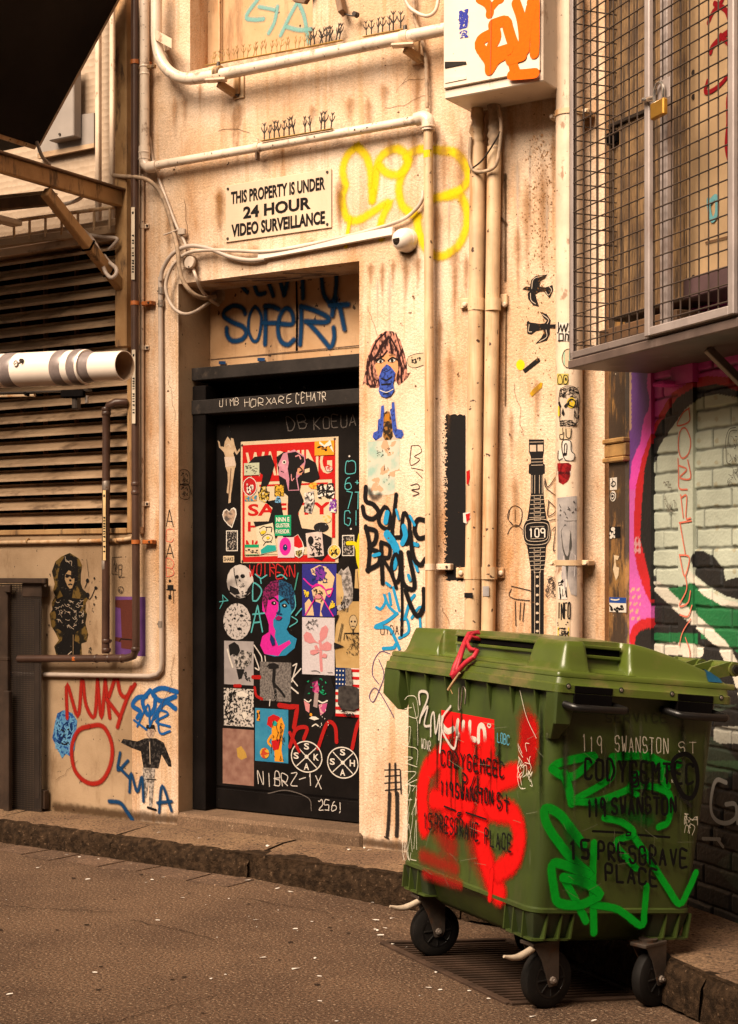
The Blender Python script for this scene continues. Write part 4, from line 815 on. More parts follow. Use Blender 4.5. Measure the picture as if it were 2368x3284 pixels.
# paste ups on the wall
PK = prnt('pink_hair', (.035, .012, .012), (.62, .27, .19), 70, .50, st=(1, 1, .45), sharp=.06)
g = thing('paper_cutout', 'paste-up of a woman with pink hair and a blue mask', 'poster', FAC.px(1240, 1280))
f = Rect(FAC, 1163, 1068, 1318, 1281); mb = MB(); sk_ = paint('skin_print', (.74, .33, .15)); bl_ = prnt('blue_mask', (.02, .035, .17), (.045, .09, .42), 80, .45)
hair = [(.05, .75), (.0, .79), (.04, .68), (.08, .5), (.1, .4), (.2, .2), (.35, .05), (.5, .0), (.64, .02), (.78, .15), (.87, .35), (.92, .5), (.93, .66), (1, .65), (.94, .72), (.85, .78), (.75, .83), (.7, .76), (.3, .84), (.15, .83)]
mb.slab([f(x, y, .0014) for x, y in hair], FAC.N, .0012, PK)
hk = paint('hair_dark', (.03, .012, .012))
art(mb, f, [('p', [(.26, .5), (.35, .42), (.52, .34), (.66, .36), (.74, .48), (.75, .6), (.68, .74), (.5, .8), (.34, .7)], sk_),
 ('s', [(.5, .02), (.3, .15), (.15, .4), (.1, .7), (.16, .8)], .03, hk), ('s', [(.55, .1), (.4, .22), (.3, .36), (.18, .42)], .05, hk), ('s', [(.6, .12), (.72, .3), (.8, .5), (.82, .75)], .03, hk), ('s', [(.58, .12), (.6, .25), (.62, .34)], .04, hk), ('s', [(.52, .3), (.42, .38), (.28, .42)], .03, hk), ('s', [(.7, .05), (.8, .3), (.88, .55)], .02, hk), ('s', [(.2, .5), (.22, .65), (.28, .8)], .03, hk),
 ('e', (.38, .45, .065, .025), wht), ('e', (.63, .45, .065, .027), wht), ('e', (.39, .452, .028, .024), K), ('e', (.63, .452, .03, .026), K), ('s', [(.3, .45), (.38, .41), (.47, .44)], .025, K), ('s', [(.55, .45), (.63, .41), (.73, .44)], .028, K), ('s', [(.35, .38), (.45, .37)], .012, K), ('s', [(.57, .37), (.7, .37)], .012, K),
 ('p', [(.52, .5), (.6, .54), (.7, .64), (.67, .74), (.65, .8), (.68, .9), (.6, .98), (.5, 1), (.4, .97), (.35, .89), (.38, .8), (.36, .68), (.42, .57)], bl_), ('s', [(.44, .58), (.52, .61), (.6, .58)], .012, K), ('s', [(.42, .71), (.52, .74), (.62, .7)], .03, K), ('s', [(.42, .8), (.6, .8)], .03, K), ('s', [(.38, .88), (.52, .92), (.66, .88)], .012, wht), ('s', [(.46, .94), (.56, .94)], .02, K)], .0018, .0003)
mb.build('print', g)
paper('paper_cutout', 'paste-up of two blue arms praying round a brown jar', 'poster', FAC, (1196, 1292, 1296, 1414), paint('skin_paper', (.60, .46, .36)), [('p', [(.28, .1), (.36, .08), (.38, .25), (.34, .75), (.3, .9), (.1, 1), (.0, .9), (.03, .78), (.16, .74), (.18, .45), (.25, .42)], bl_), ('p', [(.62, .02), (.7, .02), (.74, .45), (.78, .72), (.95, .76), (1, .88), (.92, .98), (.75, .95), (.66, .8), (.6, .4), (.56, .2), (.62, .18)], bl_), ('p', [(.36, .3), (.45, .24), (.55, .26), (.62, .5), (.66, .9), (.58, 1), (.4, .99), (.34, .9)], prnt('brown_jar', (.03, .018, .01), (.30, .13, .03), 60, .52)), ('r', (.4, .32, .55, .5), paint('amber_ink', (.46, .18, .02)))],
 outline=[(.22, .08), (.36, .05), (.4, .28), (.58, .25), (.6, .0), (.72, .0), (.8, .7), (1, .76), (1, .96), (.6, 1), (.1, 1), (0, .88), (.16, .7)])
paper('poster', 'faded mint and white square poster under the praying arms', 'poster', FAC, (1179, 1417, 1284, 1590), prnt('faded_poster', (.35, .50, .42), (.66, .58, .47), 14, .45, (.62, .36, .22), .12), [('n', (.3, .1, .7, .3), 14, .015, K, .1), ('n', (.5, .45, .7, .8), 10, .012, K, .1)], outline=[(0, 0), (1, -.02), (.98, .55), (.85, .56), (.84, 1), (.02, .98)])
paper('sticker', 'pale speech bubble sticker beside the pink haired woman', 'sticker', FAC, (1306, 1135, 1360, 1182), cream_p, [('n', (.3, .25, .8, .7), 14, .05, K, .2), ('s', [(.02, .5), (.1, .2), (.5, .05), (.98, .02)], .02, K), ('s', [(.02, .55), (.15, .85), (.5, .98), (.98, .85)], .02, K)], outline=[(0, .5), (.1, .18), (.5, .04), (1, 0), (1, .86), (.5, 1), (.12, .86)])
# birds, watch, dashes
def cut(name, label, cat, pts, m, layers=(), th=.003):
    mb = MB(); mb.slab([FAC.px(x, y, th) for x, y in pts], FAC.N, th-.0003, m); art(mb, Pix(FAC), layers, th+.0005); return tag(mb.build(name), label, cat)
B1 = [(1676+x*.49, 880+y*.49) for x, y in ((0, 95), (22, 78), (50, 80), (58, 35), (90, 8), (160, 0), (150, 22), (118, 42), (112, 78), (150, 84), (196, 68), (202, 100), (178, 155), (140, 110), (112, 112), (84, 128), (92, 160), (108, 208), (70, 200), (38, 160), (34, 125), (50, 105), (22, 100))]
wl = paint('pale_outline', (.62, .48, .36))
cut('bird_cutout', 'black bird cut-out with its tail to the right, the upper of two', 'cut-out', B1, m_ink, [('s', [(1706, 925), (1712, 895), (1740, 884)], 2, wl), ('s', [(1702, 940), (1704, 962), (1718, 974)], 2, wl), ('s', [(1762, 918), (1770, 930), (1760, 946), (1750, 934)], 2, wl)])
B2 = [(1690+x*.49, 998+y*.49) for x, y in ((0, 70), (10, 62), (20, 72), (90, 82), (118, 78), (132, 60), (110, 42), (92, 10), (86, 2), (130, 18), (156, 58), (150, 86), (190, 84), (186, 112), (150, 110), (150, 150), (130, 190), (58, 210), (90, 180), (112, 140), (108, 118), (60, 128), (30, 150), (4, 146))]
cut('bird_cutout', 'black bird cut-out with its tail to the left, the lower of two', 'cut-out', B2, m_ink, [('s', [(1740, 1008), (1760, 1024), (1756, 1038)], 2, wl), ('s', [(1698, 1040), (1696, 1062), (1706, 1064)], 2, wl), ('s', [(1752, 1058), (1754, 1080), (1730, 1096)], 2, wl)])
cut('sticker', 'short black slanted strip on the wall beside a yellow dot', 'sticker', [(1677, 1186), (1722, 1149), (1730, 1148), (1733, 1158), (1684, 1196)], m_ink)
cut('sticker', 'short yellow slanted strip on the wall below the black one', 'sticker', [(1700, 1262), (1708, 1250), (1734, 1226), (1741, 1228), (1738, 1243), (1706, 1272)], paint('mustard', (.62, .36, .01)))
wt = thing('paper_cutout', 'tall black paste-up of a digital wristwatch on the wall', 'poster', FAC.px(1722, 2060))
WB = [(1697, 1409), (1745, 1409), (1745, 1449), (1742, 1465), (1743, 1486), (1748, 1490), (1748, 1518), (1742, 1520), (1744, 1585), (1750, 1640), (1754, 1664), (1764, 1680), (1769, 1706), (1766, 1728), (1752, 1752), (1750, 1790), (1745, 1830), (1744, 2090), (1705, 2090), (1703, 1830), (1697, 1790), (1691, 1752), (1681, 1730), (1676, 1706), (1682, 1682), (1692, 1664), (1696, 1640), (1703, 1585), (1703, 1520), (1696, 1518), (1697, 1490), (1703, 1486), (1703, 1465), (1697, 1449)]
mb = MB(); mb.slab([FAC.px(x, y, .0014) for x, y in WB], FAC.N, .0012, m_ink); wallc = paint('gap_paper', (.60, .45, .33))
La = [('r', (1700, 1427, 1720, 1448), wallc), ('r', (1725, 1426, 1742, 1447), wallc), ('s', [(1699, 1418), (1744, 1417)], 1.5, wl)]
for y in (1472, 1482, 1492): La.append(('s', [(1705, y), (1742, y-1)], 1.5, wl))
for x in (1707, 1716, 1731, 1740): La.append(('s', [(x, 1524), (x, 1582)], 1.5, wl))
for y in list(range(1590, 1662, 14))+list(range(1758, 1832, 14)): La += [('s', [(1704-(y-1590)*.07 if y < 1700 else 1699, y), (1744+(y-1590)*.05 if y < 1700 else 1748, y-2)], 1.5, wl), ('r', (1715, y+3, 1733, y+9), m_ink), ('s', [(1714, y+2), (1714, y+9), (1734, y+8), (1734, y+1)], 1.3, wl, 0)]
La += [('c', [(1690, 1670), (1756, 1668), (1765, 1706), (1752, 1742), (1692, 1744), (1680, 1708)], 1.6, wl), ('c', [(1694, 1680), (1752, 1678), (1759, 1706), (1750, 1732), (1696, 1734), (1686, 1708)], 1.6, wl), ('h', '109', (1698, 1695, 1748, 1722), 4, wht, dict(jit=0, smooth=0)), ('s', [(1702, 1690), (1746, 1688)], 1.2, wl), ('s', [(1702, 1728), (1746, 1726)], 1.2, wl), ('s', [(1716, 1834), (1716, 2088)], 1.6, wl), ('s', [(1732, 1833), (1732, 2088)], 1.6, wl)]
for k in range(9): La.append(('e', (1724, 1850+k*29, 5, 4), wl))
art(mb, Pix(FAC), La, .0018, .00012); mb.build('print', wt)
for lab, box_, base_, cc in (('torn red sticker on the left rusty pipe beside the black paint patch', (1497, 1507, 1508, 1556), 'red', 1521), ('peeling red and white round sticker on the left rusty pipe', (1486, 1642, 1510, 1679), 'rw', 1519), ('small black oblong sticker low on the left rusty pipe', (1490, 1901, 1517, 1917), 'k', 1514), ('small grey square sticker low on the right rusty pipe', (1549, 1880, 1569, 1912), 'g', 1566)):
    pl_ = FAC.back(.0925 if cc < 1560 else .084)
    paper('sticker', lab, 'sticker', pl_, box_, {'red': red, 'rw': wht, 'k': K, 'g': MATS['grey_photo']}[base_], [('p', [(.35, .2), (.95, .1), (.9, .6), (.5, .95)], red)] if base_ == 'rw' else [], 0, .0012, None, [(0, .1), (.9, 0), (1, .5), (.5, 1), (.05, .9)] if base_ in ('red', 'rw') else None)
# ---------------------------------------------------------------- paint on the wall
sy = paint('yellow_spray', (.92, .66, .008), .75, .84, .5, 90); sblk = paint('black_spray', (.010, .008, .008), .35, 1, .35, 120); sblu = paint('blue_spray', (.008, .055, .15), .7, .97, .35); scy = paint('cyan_paint', (.02, .30, .58), .12); sred = paint('red_spray', (.40, .02, .012), .6, .97, .35); steal = paint('teal_spray', (.22, .50, .48), .8, .8, .4); sor = paint('salmon_marker', (.78, .20, .13), .1); mk_ = paint('black_marker', (.02, .016, .016), .1, .95)
Z3 = lambda w, m, *p: ('s', [(1000+x/2.044, y/2.044) for x, y in p], w/2.044, m)
grafpart('yellow_graffiti', wall, FAC, [Z3(92, sy, (300, 960), (240, 1010), (205, 1100), (215, 1190), (225, 1215), (200, 1290), (215, 1390), (250, 1440), (310, 1440), (390, 1395), (460, 1350), (515, 1325), (480, 1390), (455, 1460), (462, 1550)),
 Z3(92, sy, (300, 960), (355, 1020), (385, 1110), (392, 1210), (398, 1310)), Z3(92, sy, (398, 1310), (418, 1200), (430, 1080), (470, 1010), (540, 975), (595, 990), (632, 1050), (615, 1110), (560, 1145), (490, 1130), (445, 1085)),
 Z3(92, sy, (640, 1050), (595, 1130), (572, 1240), (592, 1340), (640, 1390), (700, 1420)), Z3(92, sy, (620, 1030), (680, 985), (760, 975), (850, 985), (940, 1000), (1000, 1070), (1025, 1160), (985, 1235), (890, 1275), (800, 1300)),
 Z3(92, sy, (890, 1285), (965, 1275), (1010, 1350), (1020, 1440), (1000, 1530), (960, 1610), (880, 1670), (800, 1670), (735, 1600), (700, 1500), (690, 1420)), Z3(50, sy, (250, 1430), (235, 1530), (225, 1610)), Z3(60, sy, (450, 1480), (455, 1560))], .0015)
tl = FAC.back(-.15)
grafpart('teal_graffiti', wall, FAC.back(-.149), [('s', [(845, 60), (815, 62), (790, 50), (840, -20)], 26, steal), ('s', [(890, 20), (880, 70), (862, 105)], 26, steal), ('s', [(975, -30), (935, 40), (900, 112)], 26, steal), ('s', [(950, -10), (975, 50), (990, 135)], 26, steal), ('s', [(920, 85), (960, 95), (1000, 92)], 26, steal), ('s', [(830, 20), (880, 30)], 22, steal)], .001)
Zo = lambda w, *p: ('s', [(500+x/2.044, 800+y/2.044) for x, y in p], w*1.3/2.044, sblu)
grafpart('blue_graffiti', wall, OP, [Zo(44, (585, 420), (570, 385), (515, 368), (460, 395), (445, 435), (500, 475), (570, 505), (592, 550), (560, 590), (500, 597), (468, 560), (465, 515)), ('c', [(500+x/2.044, 800+y/2.044) for x, y in ((650, 375), (612, 440), (608, 530), (635, 595), (668, 590), (688, 510), (690, 430))], 40/2.044, sblu),
 Zo(44, (715, 620), (718, 500), (718, 372)), Zo(44, (715, 372), (760, 372), (805, 390)), Zo(40, (700, 480), (800, 482)), Zo(42, (808, 485), (895, 485), (890, 410), (850, 385), (812, 440), (800, 530), (820, 600), (865, 622), (905, 590)),
 Zo(44, (945, 620), (952, 500), (952, 385)), Zo(44, (950, 370), (1040, 398), (1130, 445), (1110, 475), (980, 470)), Zo(42, (1000, 480), (1060, 545), (1110, 605), (1145, 640), (1168, 580), (1165, 510)),
 Zo(38, (545, 222), (600, 282)), Zo(42, (640, 215), (668, 290), (715, 285)), Zo(42, (735, 205), (770, 305)), Zo(42, (815, 205), (840, 300)), Zo(42, (845, 290), (865, 200)), Zo(44, (962, 180), (964, 320)), Zo(44, (1085, 170), (1100, 290), (1140, 345), (1185, 320)), Zo(46, (1185, 160), (1180, 260), (1155, 430)), Zo(46, (1140, 365), (1260, 360)), Zo(44, (1205, 370), (1235, 520)),
 ('r', (702, 1158, 724, 1168), paint('blue_dab', (.02, .06, .16))), ('r', (826, 1147, 850, 1158), MATS['blue_dab'])], .004)
SOF = Plane(FAC.uv(0, zLint-.001, 0), FAC.U, -Z, -FAC.N)
grafpart('blue_graffiti', wall, SOF, [Zo(16, (390, 218), (500, 210), (600, 200)), Zo(20, (560, 190), (700, 190), (850, 182)), Zo(24, (640, 205), (800, 200), (960, 185)), Zo(20, (840, 156), (1000, 160), (1180, 162)), Zo(22, (960, 175), (1080, 170)), Zo(12, (1050, 142), (1110, 145))], .002)
Z4 = lambda w, m, *p: ('s', [(1100+x/2.044, 1400+y/2.044) for x, y in p], w/2.044, m)
grafpart('cyan_graffiti', wall, FAC, [Z4(22, scy, (220, 1120), (250, 1130), (280, 1080), (270, 1030), (300, 1110), (350, 1160)), Z4(22, scy, (305, 1030), (315, 1100)), Z4(22, scy, (330, 990), (370, 1140)), Z4(26, scy, (355, 1160), (290, 1210), (210, 1250), (300, 1255), (345, 1330), (370, 1390)), Z4(26, scy, (265, 1390), (330, 1385), (345, 1365)), Z4(24, scy, (410, 1180), (440, 1080), (470, 1040)), Z4(22, scy, (380, 1200), (420, 1200), (430, 1280), (370, 1320)), Z4(20, scy, (450, 1190), (500, 1120), (540, 1135)), Z4(20, scy, (505, 1190), (510, 1280)), Z4(40, scy, (290, 500), (280, 560)), Z4(60, scy, (290, 640), (350, 740), (330, 850)), Z4(40, scy, (400, 590), (410, 650), (390, 700)), Z4(30, scy, (450, 700), (490, 710)), Z4(24, scy, (455, 780), (490, 880)), Z4(26, scy, (430, 910), (440, 940)), Z4(26, scy, (200, 780), (240, 770)), Z4(22, scy, (285, 960), (310, 980)), Z4(20, scy, (440, 520), (470, 580)), Z4(18, scy, (350, 480), (365, 540))], .0012)
grafpart('black_graffiti', wall, FAC, [Z4(40, sblk, (150, 330), (150, 420), (200, 445), (235, 500), (195, 540), (145, 520), (130, 460)), ('c', [(1100+x/2.044, 1400+y/2.044) for x, y in ((235, 540), (275, 460), (310, 520), (300, 600), (255, 590))], 17, sblk), Z4(36, sblk, (350, 380), (335, 520), (325, 650), (370, 660)), ('c', [(1100+x/2.044, 1400+y/2.044) for x, y in ((385, 620), (400, 500), (435, 560), (430, 690), (395, 690))], 17, sblk), Z4(40, sblk, (540, 550), (490, 545), (470, 610), (495, 665), (540, 660)),
 Z4(40, sblk, (150, 590), (175, 720), (165, 880)), Z4(40, sblk, (150, 600), (215, 620), (210, 690), (170, 730), (235, 760), (235, 830), (160, 875)), Z4(40, sblk, (250, 700), (255, 830), (260, 960)), Z4(32, sblk, (250, 690), (305, 720), (300, 790), (265, 800), (320, 900), (350, 990)), ('c', [(1100+x/2.044, 1400+y/2.044) for x, y in ((320, 830), (350, 770), (375, 860), (360, 950), (330, 930))], 16, sblk), Z4(40, sblk, (380, 760), (395, 960), (470, 985), (430, 760)), Z4(40, sblk, (440, 620), (460, 780), (505, 840), (545, 800)), Z4(24, sblk, (385, 960), (388, 1130), (383, 1300)), Z4(40, sblk, (410, 1010), (450, 1120), (490, 1175), (530, 1110), (530, 1000)), Z4(60, paint('black_mist', (.03, .025, .025), .95, .7, .5), (170, 350), (200, 400), (240, 380))], .0022)
mb = MB(); fpx = Pix(FAC); rg = random.Random(3)
pts = [(1432+rg.uniform(-7, 5), y) for y in range(1338, 1860, 4)]+[(1438+i*5, 1864+rg.uniform(-7, 5)) for i in range(11)]+[(1494, y) for y in range(1856, 1325, -40)]+[(1432+i*6, 1330+rg.uniform(-4, 4)) for i in range(10, -1, -1)]
mb.slab([fpx(x, y, .0012) for x, y in pts], FAC.N, 0, m_ink)
for i in range(260):
    y = rg.uniform(1340, 1855); x = 1434-abs(rg.gauss(0, 6)); w2 = rg.uniform(.8, 3); mb.slab([fpx(x+w2*math.cos(a), y+w2*.8*math.sin(a), .0009) for a in (0, 1.2, 2.5, 3.7, 5)], FAC.N, 0, m_ink)
mb.build('black_paint_patch', wall)
ln = paint('thin_pen', (.05, .035, .03))
def ln_part(nm, layers): return grafpart(nm, wall, FAC, layers, .0012)
ln_part('pen_drawing', [Z4(5, ln, (1090, 480), (1080, 530), (1110, 580)), Z4(6, ln, (1085, 540), (1100, 470), (1140, 455), (1175, 490), (1165, 570), (1130, 590), (1100, 560)), Z4(5, ln, (1130, 480), (1130, 560)), Z4(5, ln, (1080, 640), (1100, 600), (1140, 580), (1180, 610)), Z4(6, ln, (1105, 980), (1230, 1010)), Z4(6, ln, (1105, 1000), (1090, 1040), (1130, 1065), (1225, 1075)), Z4(6, ln, (1130, 1080), (1135, 1240)), Z4(6, ln, (1165, 1090), (1160, 1200)), Z4(6, ln, (1190, 1090), (1180, 1210)), Z4(6, ln, (1325, 275), (1330, 330), (1400, 390)), Z4(6, ln, (1325, 280), (1345, 330), (1395, 265)), Z4(6, ln, (1350, 420), (1345, 520), (1400, 480), (1350, 420)), Z4(6, ln, (1355, 550), (1400, 540)), Z4(6, ln, (1375, 610), (1395, 600), (1380, 740), (1400, 745)), ('n', (1750, 1850, 1790, 1915), 26, 2, ln, .3)])
ln_part('pen_lettering', [Z4(5, ln, (450, 60), (500, 60), (515, 100), (470, 130), (505, 150), (460, 185), (440, 170), (450, 60)), Z4(5, ln, (450, 205), (525, 220)), Z4(5, ln, (480, 230), (520, 270)), Z4(6, ln, (445, 320), (490, 310), (500, 340), (450, 350), (500, 370), (460, 390))])
pv = paint('violet_pen', (.10, .06, .17))
ln_part('pen_scrawl', [Z4(6, pv, (310, 1425), (250, 1410), (205, 1470), (195, 1560), (235, 1620)), Z4(6, pv, (235, 1460), (270, 1560), (240, 1660), (200, 1740), (175, 1700), (220, 1650), (310, 1790), (335, 1840)), Z4(6, pv, (290, 1635), (320, 1590), (335, 1640)), ('h', 'UIDA', (1222, 2006, 1278, 2034), 2.2, ln)])
bs = paint('black_stencil', (.02, .017, .016), .35, .9, .5, 160)
ln_part('stencil_figure', [('s', [(1234, 2470), (1282, 2468)], 5, bs), ('s', [(1236, 2490), (1284, 2487)], 5, bs), ('s', [(1234, 2512), (1286, 2508)], 5, bs), ('s', [(1236, 2535), (1288, 2530)], 5, bs), ('s', [(1250, 2450), (1248, 2550)], 9, bs), ('s', [(1268, 2450), (1270, 2550)], 10, bs), ('s', [(1284, 2470), (1287, 2545)], 6, bs), ('s', [(1250, 2545), (1246, 2640), (1242, 2680)], 16, bs), ('s', [(1274, 2545), (1274, 2640), (1272, 2680)], 18, bs), ('s', [(1234, 2684), (1246, 2690)], 7, bs)])
ln_part('yellow_dot', [('e', (1670, 1170, 14, 17), paint('yellow_dot', (.80, .62, .01)))])
wsp = paint('white_spray', (.72, .60, .50), .4)
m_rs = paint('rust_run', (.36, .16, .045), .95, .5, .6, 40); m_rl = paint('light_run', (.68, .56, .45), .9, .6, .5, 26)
rg = random.Random(8)
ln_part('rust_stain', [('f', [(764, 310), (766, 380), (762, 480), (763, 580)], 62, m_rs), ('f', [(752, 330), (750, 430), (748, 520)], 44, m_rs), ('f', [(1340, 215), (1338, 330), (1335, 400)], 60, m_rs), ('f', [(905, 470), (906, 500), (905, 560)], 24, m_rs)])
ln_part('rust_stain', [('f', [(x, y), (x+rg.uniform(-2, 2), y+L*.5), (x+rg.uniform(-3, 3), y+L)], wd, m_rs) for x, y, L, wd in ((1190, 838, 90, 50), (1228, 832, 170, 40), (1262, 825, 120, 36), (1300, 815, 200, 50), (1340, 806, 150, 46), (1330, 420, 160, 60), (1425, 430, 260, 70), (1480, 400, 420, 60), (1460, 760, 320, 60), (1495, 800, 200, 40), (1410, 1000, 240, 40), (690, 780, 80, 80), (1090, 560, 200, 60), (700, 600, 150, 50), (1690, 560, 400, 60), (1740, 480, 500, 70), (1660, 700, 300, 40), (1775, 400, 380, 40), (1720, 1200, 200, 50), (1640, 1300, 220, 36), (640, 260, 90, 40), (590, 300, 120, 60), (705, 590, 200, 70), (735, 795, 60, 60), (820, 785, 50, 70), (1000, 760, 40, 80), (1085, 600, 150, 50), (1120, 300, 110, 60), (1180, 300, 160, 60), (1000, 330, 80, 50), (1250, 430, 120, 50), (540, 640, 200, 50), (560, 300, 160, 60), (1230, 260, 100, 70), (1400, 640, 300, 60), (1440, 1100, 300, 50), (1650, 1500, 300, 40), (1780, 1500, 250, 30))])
crk = paint('crack', (.12, .06, .03), .2, .9)
rg2 = random.Random(17)
def crack(x, y, dx, dy, n):
    P_ = [(x, y)]
    for _ in range(n): x += dx+rg2.uniform(-9, 9); y += dy+rg2.uniform(-9, 9); P_.append((x, y))
    return ('s', P_, rg2.uniform(1, 1.8), crk, 0)
ln_part('plaster_crack', [crack(1235, 345, 16, -4, 8), crack(1290, 268, 14, -6, 6), crack(1320, 235, -10, 8, 4), crack(700, 420, 18, 2, 5), crack(590, 640, 5, 20, 5), crack(1180, 980, 4, 18, 6), crack(545, 1200, 2, 22, 7), crack(1650, 1230, 6, 20, 6), crack(1420, 1950, 8, 18, 4), crack(560, 2100, -4, 22, 8), crack(250, 2440, -14, 10, 6)])
ln_part('plaster_chip', [('p', [(x+r_*math.cos(a)*rg2.uniform(.5, 1.2), y+r_*math.sin(a)*rg2.uniform(.5, 1.2)) for a in (0, .8, 1.6, 2.4, 3.2, 4, 4.8, 5.6)], crk) for x, y, r_ in [(rg2.choice((rg2.uniform(1170, 1350), rg2.uniform(1400, 1480), rg2.uniform(1630, 1780), rg2.uniform(470, 560))), rg2.uniform(350, 2300), rg2.uniform(1.2, 4.5)) for _ in range(70)]])
m_bs = paint('brown_speckle', (.20, .085, .025), .3, .8, .9, 120)
ln_part('brown_speckling', [('p', [(x+rg.uniform(-1, 1)+q_*math.cos(a), y+q_*1.4*math.sin(a)) for a in (0, 1.2, 2.4, 3.6, 4.8)], m_bs) for x, y, q_ in [(min(1790, 1735+abs(rg.gauss(0, 26))*rg.choice((1, -1))), 430+abs(rg.gauss(0, 330)), rg.uniform(1, 3.2)) for _ in range(420)]])
ln_part('pale_run', [('f', [(x, y), (x+rg.uniform(-2, 2), y+L)], wd, m_rl) for x, y, L, wd in ((1250, 860, 260, 24), (1660, 480, 420, 26), (1700, 430, 380, 16), (1755, 600, 300, 18), (1440, 560, 300, 22), (1210, 880, 200, 16))])
m_cap = paint('grime', (.09, .045, .02), .9, .7, .8, 30)
ln_part('grime_patch', [('s', [(1290, 808), (1330, 806)], 30, m_cap), ('s', [(1625, 960), (1622, 1300)], 10, m_cap), ('s', [(1622, 560), (1622, 900)], 14, m_cap), ('s', [(1608, 700), (1625, 720)], 16, m_cap), ('s', [(570, 2630), (430, 2618), (180, 2590)], 60, m_cap), ('s', [(1170, 2700), (1320, 2720)], 50, m_cap)])
# graffiti left of the door
ZL = lambda w, m, *p: ('s', [(x/2.044, 1500+y/2.044) for x, y in p], w*1.75/2.044, m)
grafpart('red_graffiti', wall, FAC, [ZL(28, sred, (440, 1640), (440, 1420), (510, 1630), (535, 1400)), ZL(28, sred, (545, 1400), (565, 1560), (620, 1630), (640, 1390)), ZL(28, sred, (640, 1400), (665, 1640), (690, 1390)), ZL(28, sred, (690, 1400), (720, 1640)), ZL(28, sred, (715, 1500), (750, 1390)), ZL(28, sred, (700, 1520), (790, 1640)), ZL(28, sred, (770, 1390), (790, 1480), (830, 1500), (885, 1420)), ZL(28, sred, (860, 1440), (800, 1600), (770, 1700)),
 ('c', [(285, 2330), (330, 2330), (358, 2385), (355, 2450), (325, 2505), (280, 2510), (240, 2470), (230, 2400), (250, 2345)], 25, sred)], .0015)
sb2 = paint('bright_blue_spray', (.012, .11, .36), .4, 1, .3)
grafpart('blue_graffiti', wall, FAC, [ZL(26, sb2, (960, 1500), (900, 1510), (870, 1560), (920, 1600), (900, 1640)), ZL(26, sb2, (985, 1460), (935, 1530), (970, 1620), (1010, 1580), (1020, 1500)), ZL(26, sb2, (1160, 1470), (1060, 1445), (1000, 1480), (1060, 1530), (1150, 1500)), ZL(26, sb2, (1150, 1580), (1080, 1540), (1010, 1640)), ('s', [(440, 2330), (475, 2260), (480, 2320)], 11, sb2), ('s', [(480, 2330), (505, 2280), (540, 2290), (500, 2315), (545, 2330)], 11, sb2), ('s', [(505, 2275), (512, 2350), (545, 2345)], 11, sb2), ('s', [(430, 2310), (470, 2340)], 11, sb2),
 ('s', [(385, 2415), (378, 2470), (410, 2440)], 19, sblu), ('s', [(380, 2460), (415, 2495)], 19, sblu), ('s', [(415, 2540), (420, 2480), (440, 2540), (455, 2490), (460, 2570)], 19, sblu), ('s', [(510, 2605), (520, 2520), (550, 2600)], 19, sblu), ('s', [(505, 2575), (550, 2570)], 19, sblu), ('s', [(350, 2570), (385, 2575), (405, 2600), (425, 2630)], 24, sblu)], .0018)
paper('paper_cutout', 'round blue scribbled face low on the wall by the mesh gate', 'poster', FAC, (168, 2275, 248, 2430), prnt('blue_face', (.02, .08, .28), (.10, .28, .50), 60, .48), [('n', (.2, .25, .8, .7), 30, .05, paint('navy_ink', (.01, .03, .12)), .25), ('n', (.15, .15, .9, .85), 34, .035, paint('light_blue_ink', (.15, .38, .62)), .2), ('s', [(.32, .4), (.45, .42)], .05, K), ('s', [(.58, .42), (.7, .38)], .05, K), ('s', [(.5, .42), (.48, .55), (.56, .57)], .03, K), ('s', [(.38, .68), (.52, .7), (.66, .66)], .04, K)], outline=[(.1, .3), (.2, .08), (.45, .0), (.8, .05), (1, .2), (.95, .5), (.9, .8), (.75, .95), (.55, .9), (.4, 1), (.25, .85), (.0, .6)])
mg = thing('paper_cutout', 'paste-up of a man in a black jacket with arms spread', 'poster', FAC.px(485, 2590)); mb = MB(); f = Pix(FAC)
jk = prnt('black_jacket', (.012, .01, .01), (.06, .05, .045), 60, .55)
mb.slab([f(x, y, .0014) for x, y in ((388, 2382), (395, 2370), (440, 2378), (465, 2368), (500, 2368), (525, 2382), (548, 2440), (550, 2460), (540, 2458), (518, 2420), (508, 2465), (460, 2462), (452, 2410), (420, 2398))], FAC.N, .0012, jk)
art(mb, f, [('p', [(458, 2462), (498, 2464), (492, 2540), (488, 2590), (478, 2590), (478, 2500), (470, 2560), (462, 2560)], prnt('grey_trousers', (.18, .15, .13), (.50, .42, .36), 70)), ('e', (482, 2348, 13, 20), prnt('face_grey', (.30, .2, .15), (.55, .40, .30), 70)), ('p', [(466, 2345), (470, 2325), (495, 2325), (500, 2348), (494, 2338), (474, 2338)], K), ('s', [(474, 2590), (500, 2598)], 9, K), ('s', [(470, 2500), (500, 2500)], 3, K), ('s', [(480, 2380), (482, 2450)], 3, wl)], .0018); mb.build('print', mg)
ws = thing('paper_cutout', 'dark stencilled woman with big hair on the wall above the brown pipe', 'poster', FAC.px(220, 2130)); mb = MB()
om = prnt('olive_paint', (.02, .015, .008), (.17, .10, .025), 26, .52, sharp=.05); dk = prnt('black_glitter', (.010, .008, .007), (.016, .013, .011), 150, .60, (.45, .36, .26), .02)
Q = lambda *p: [(120+x/5.4, 1740+y/5.4) for x, y in p]
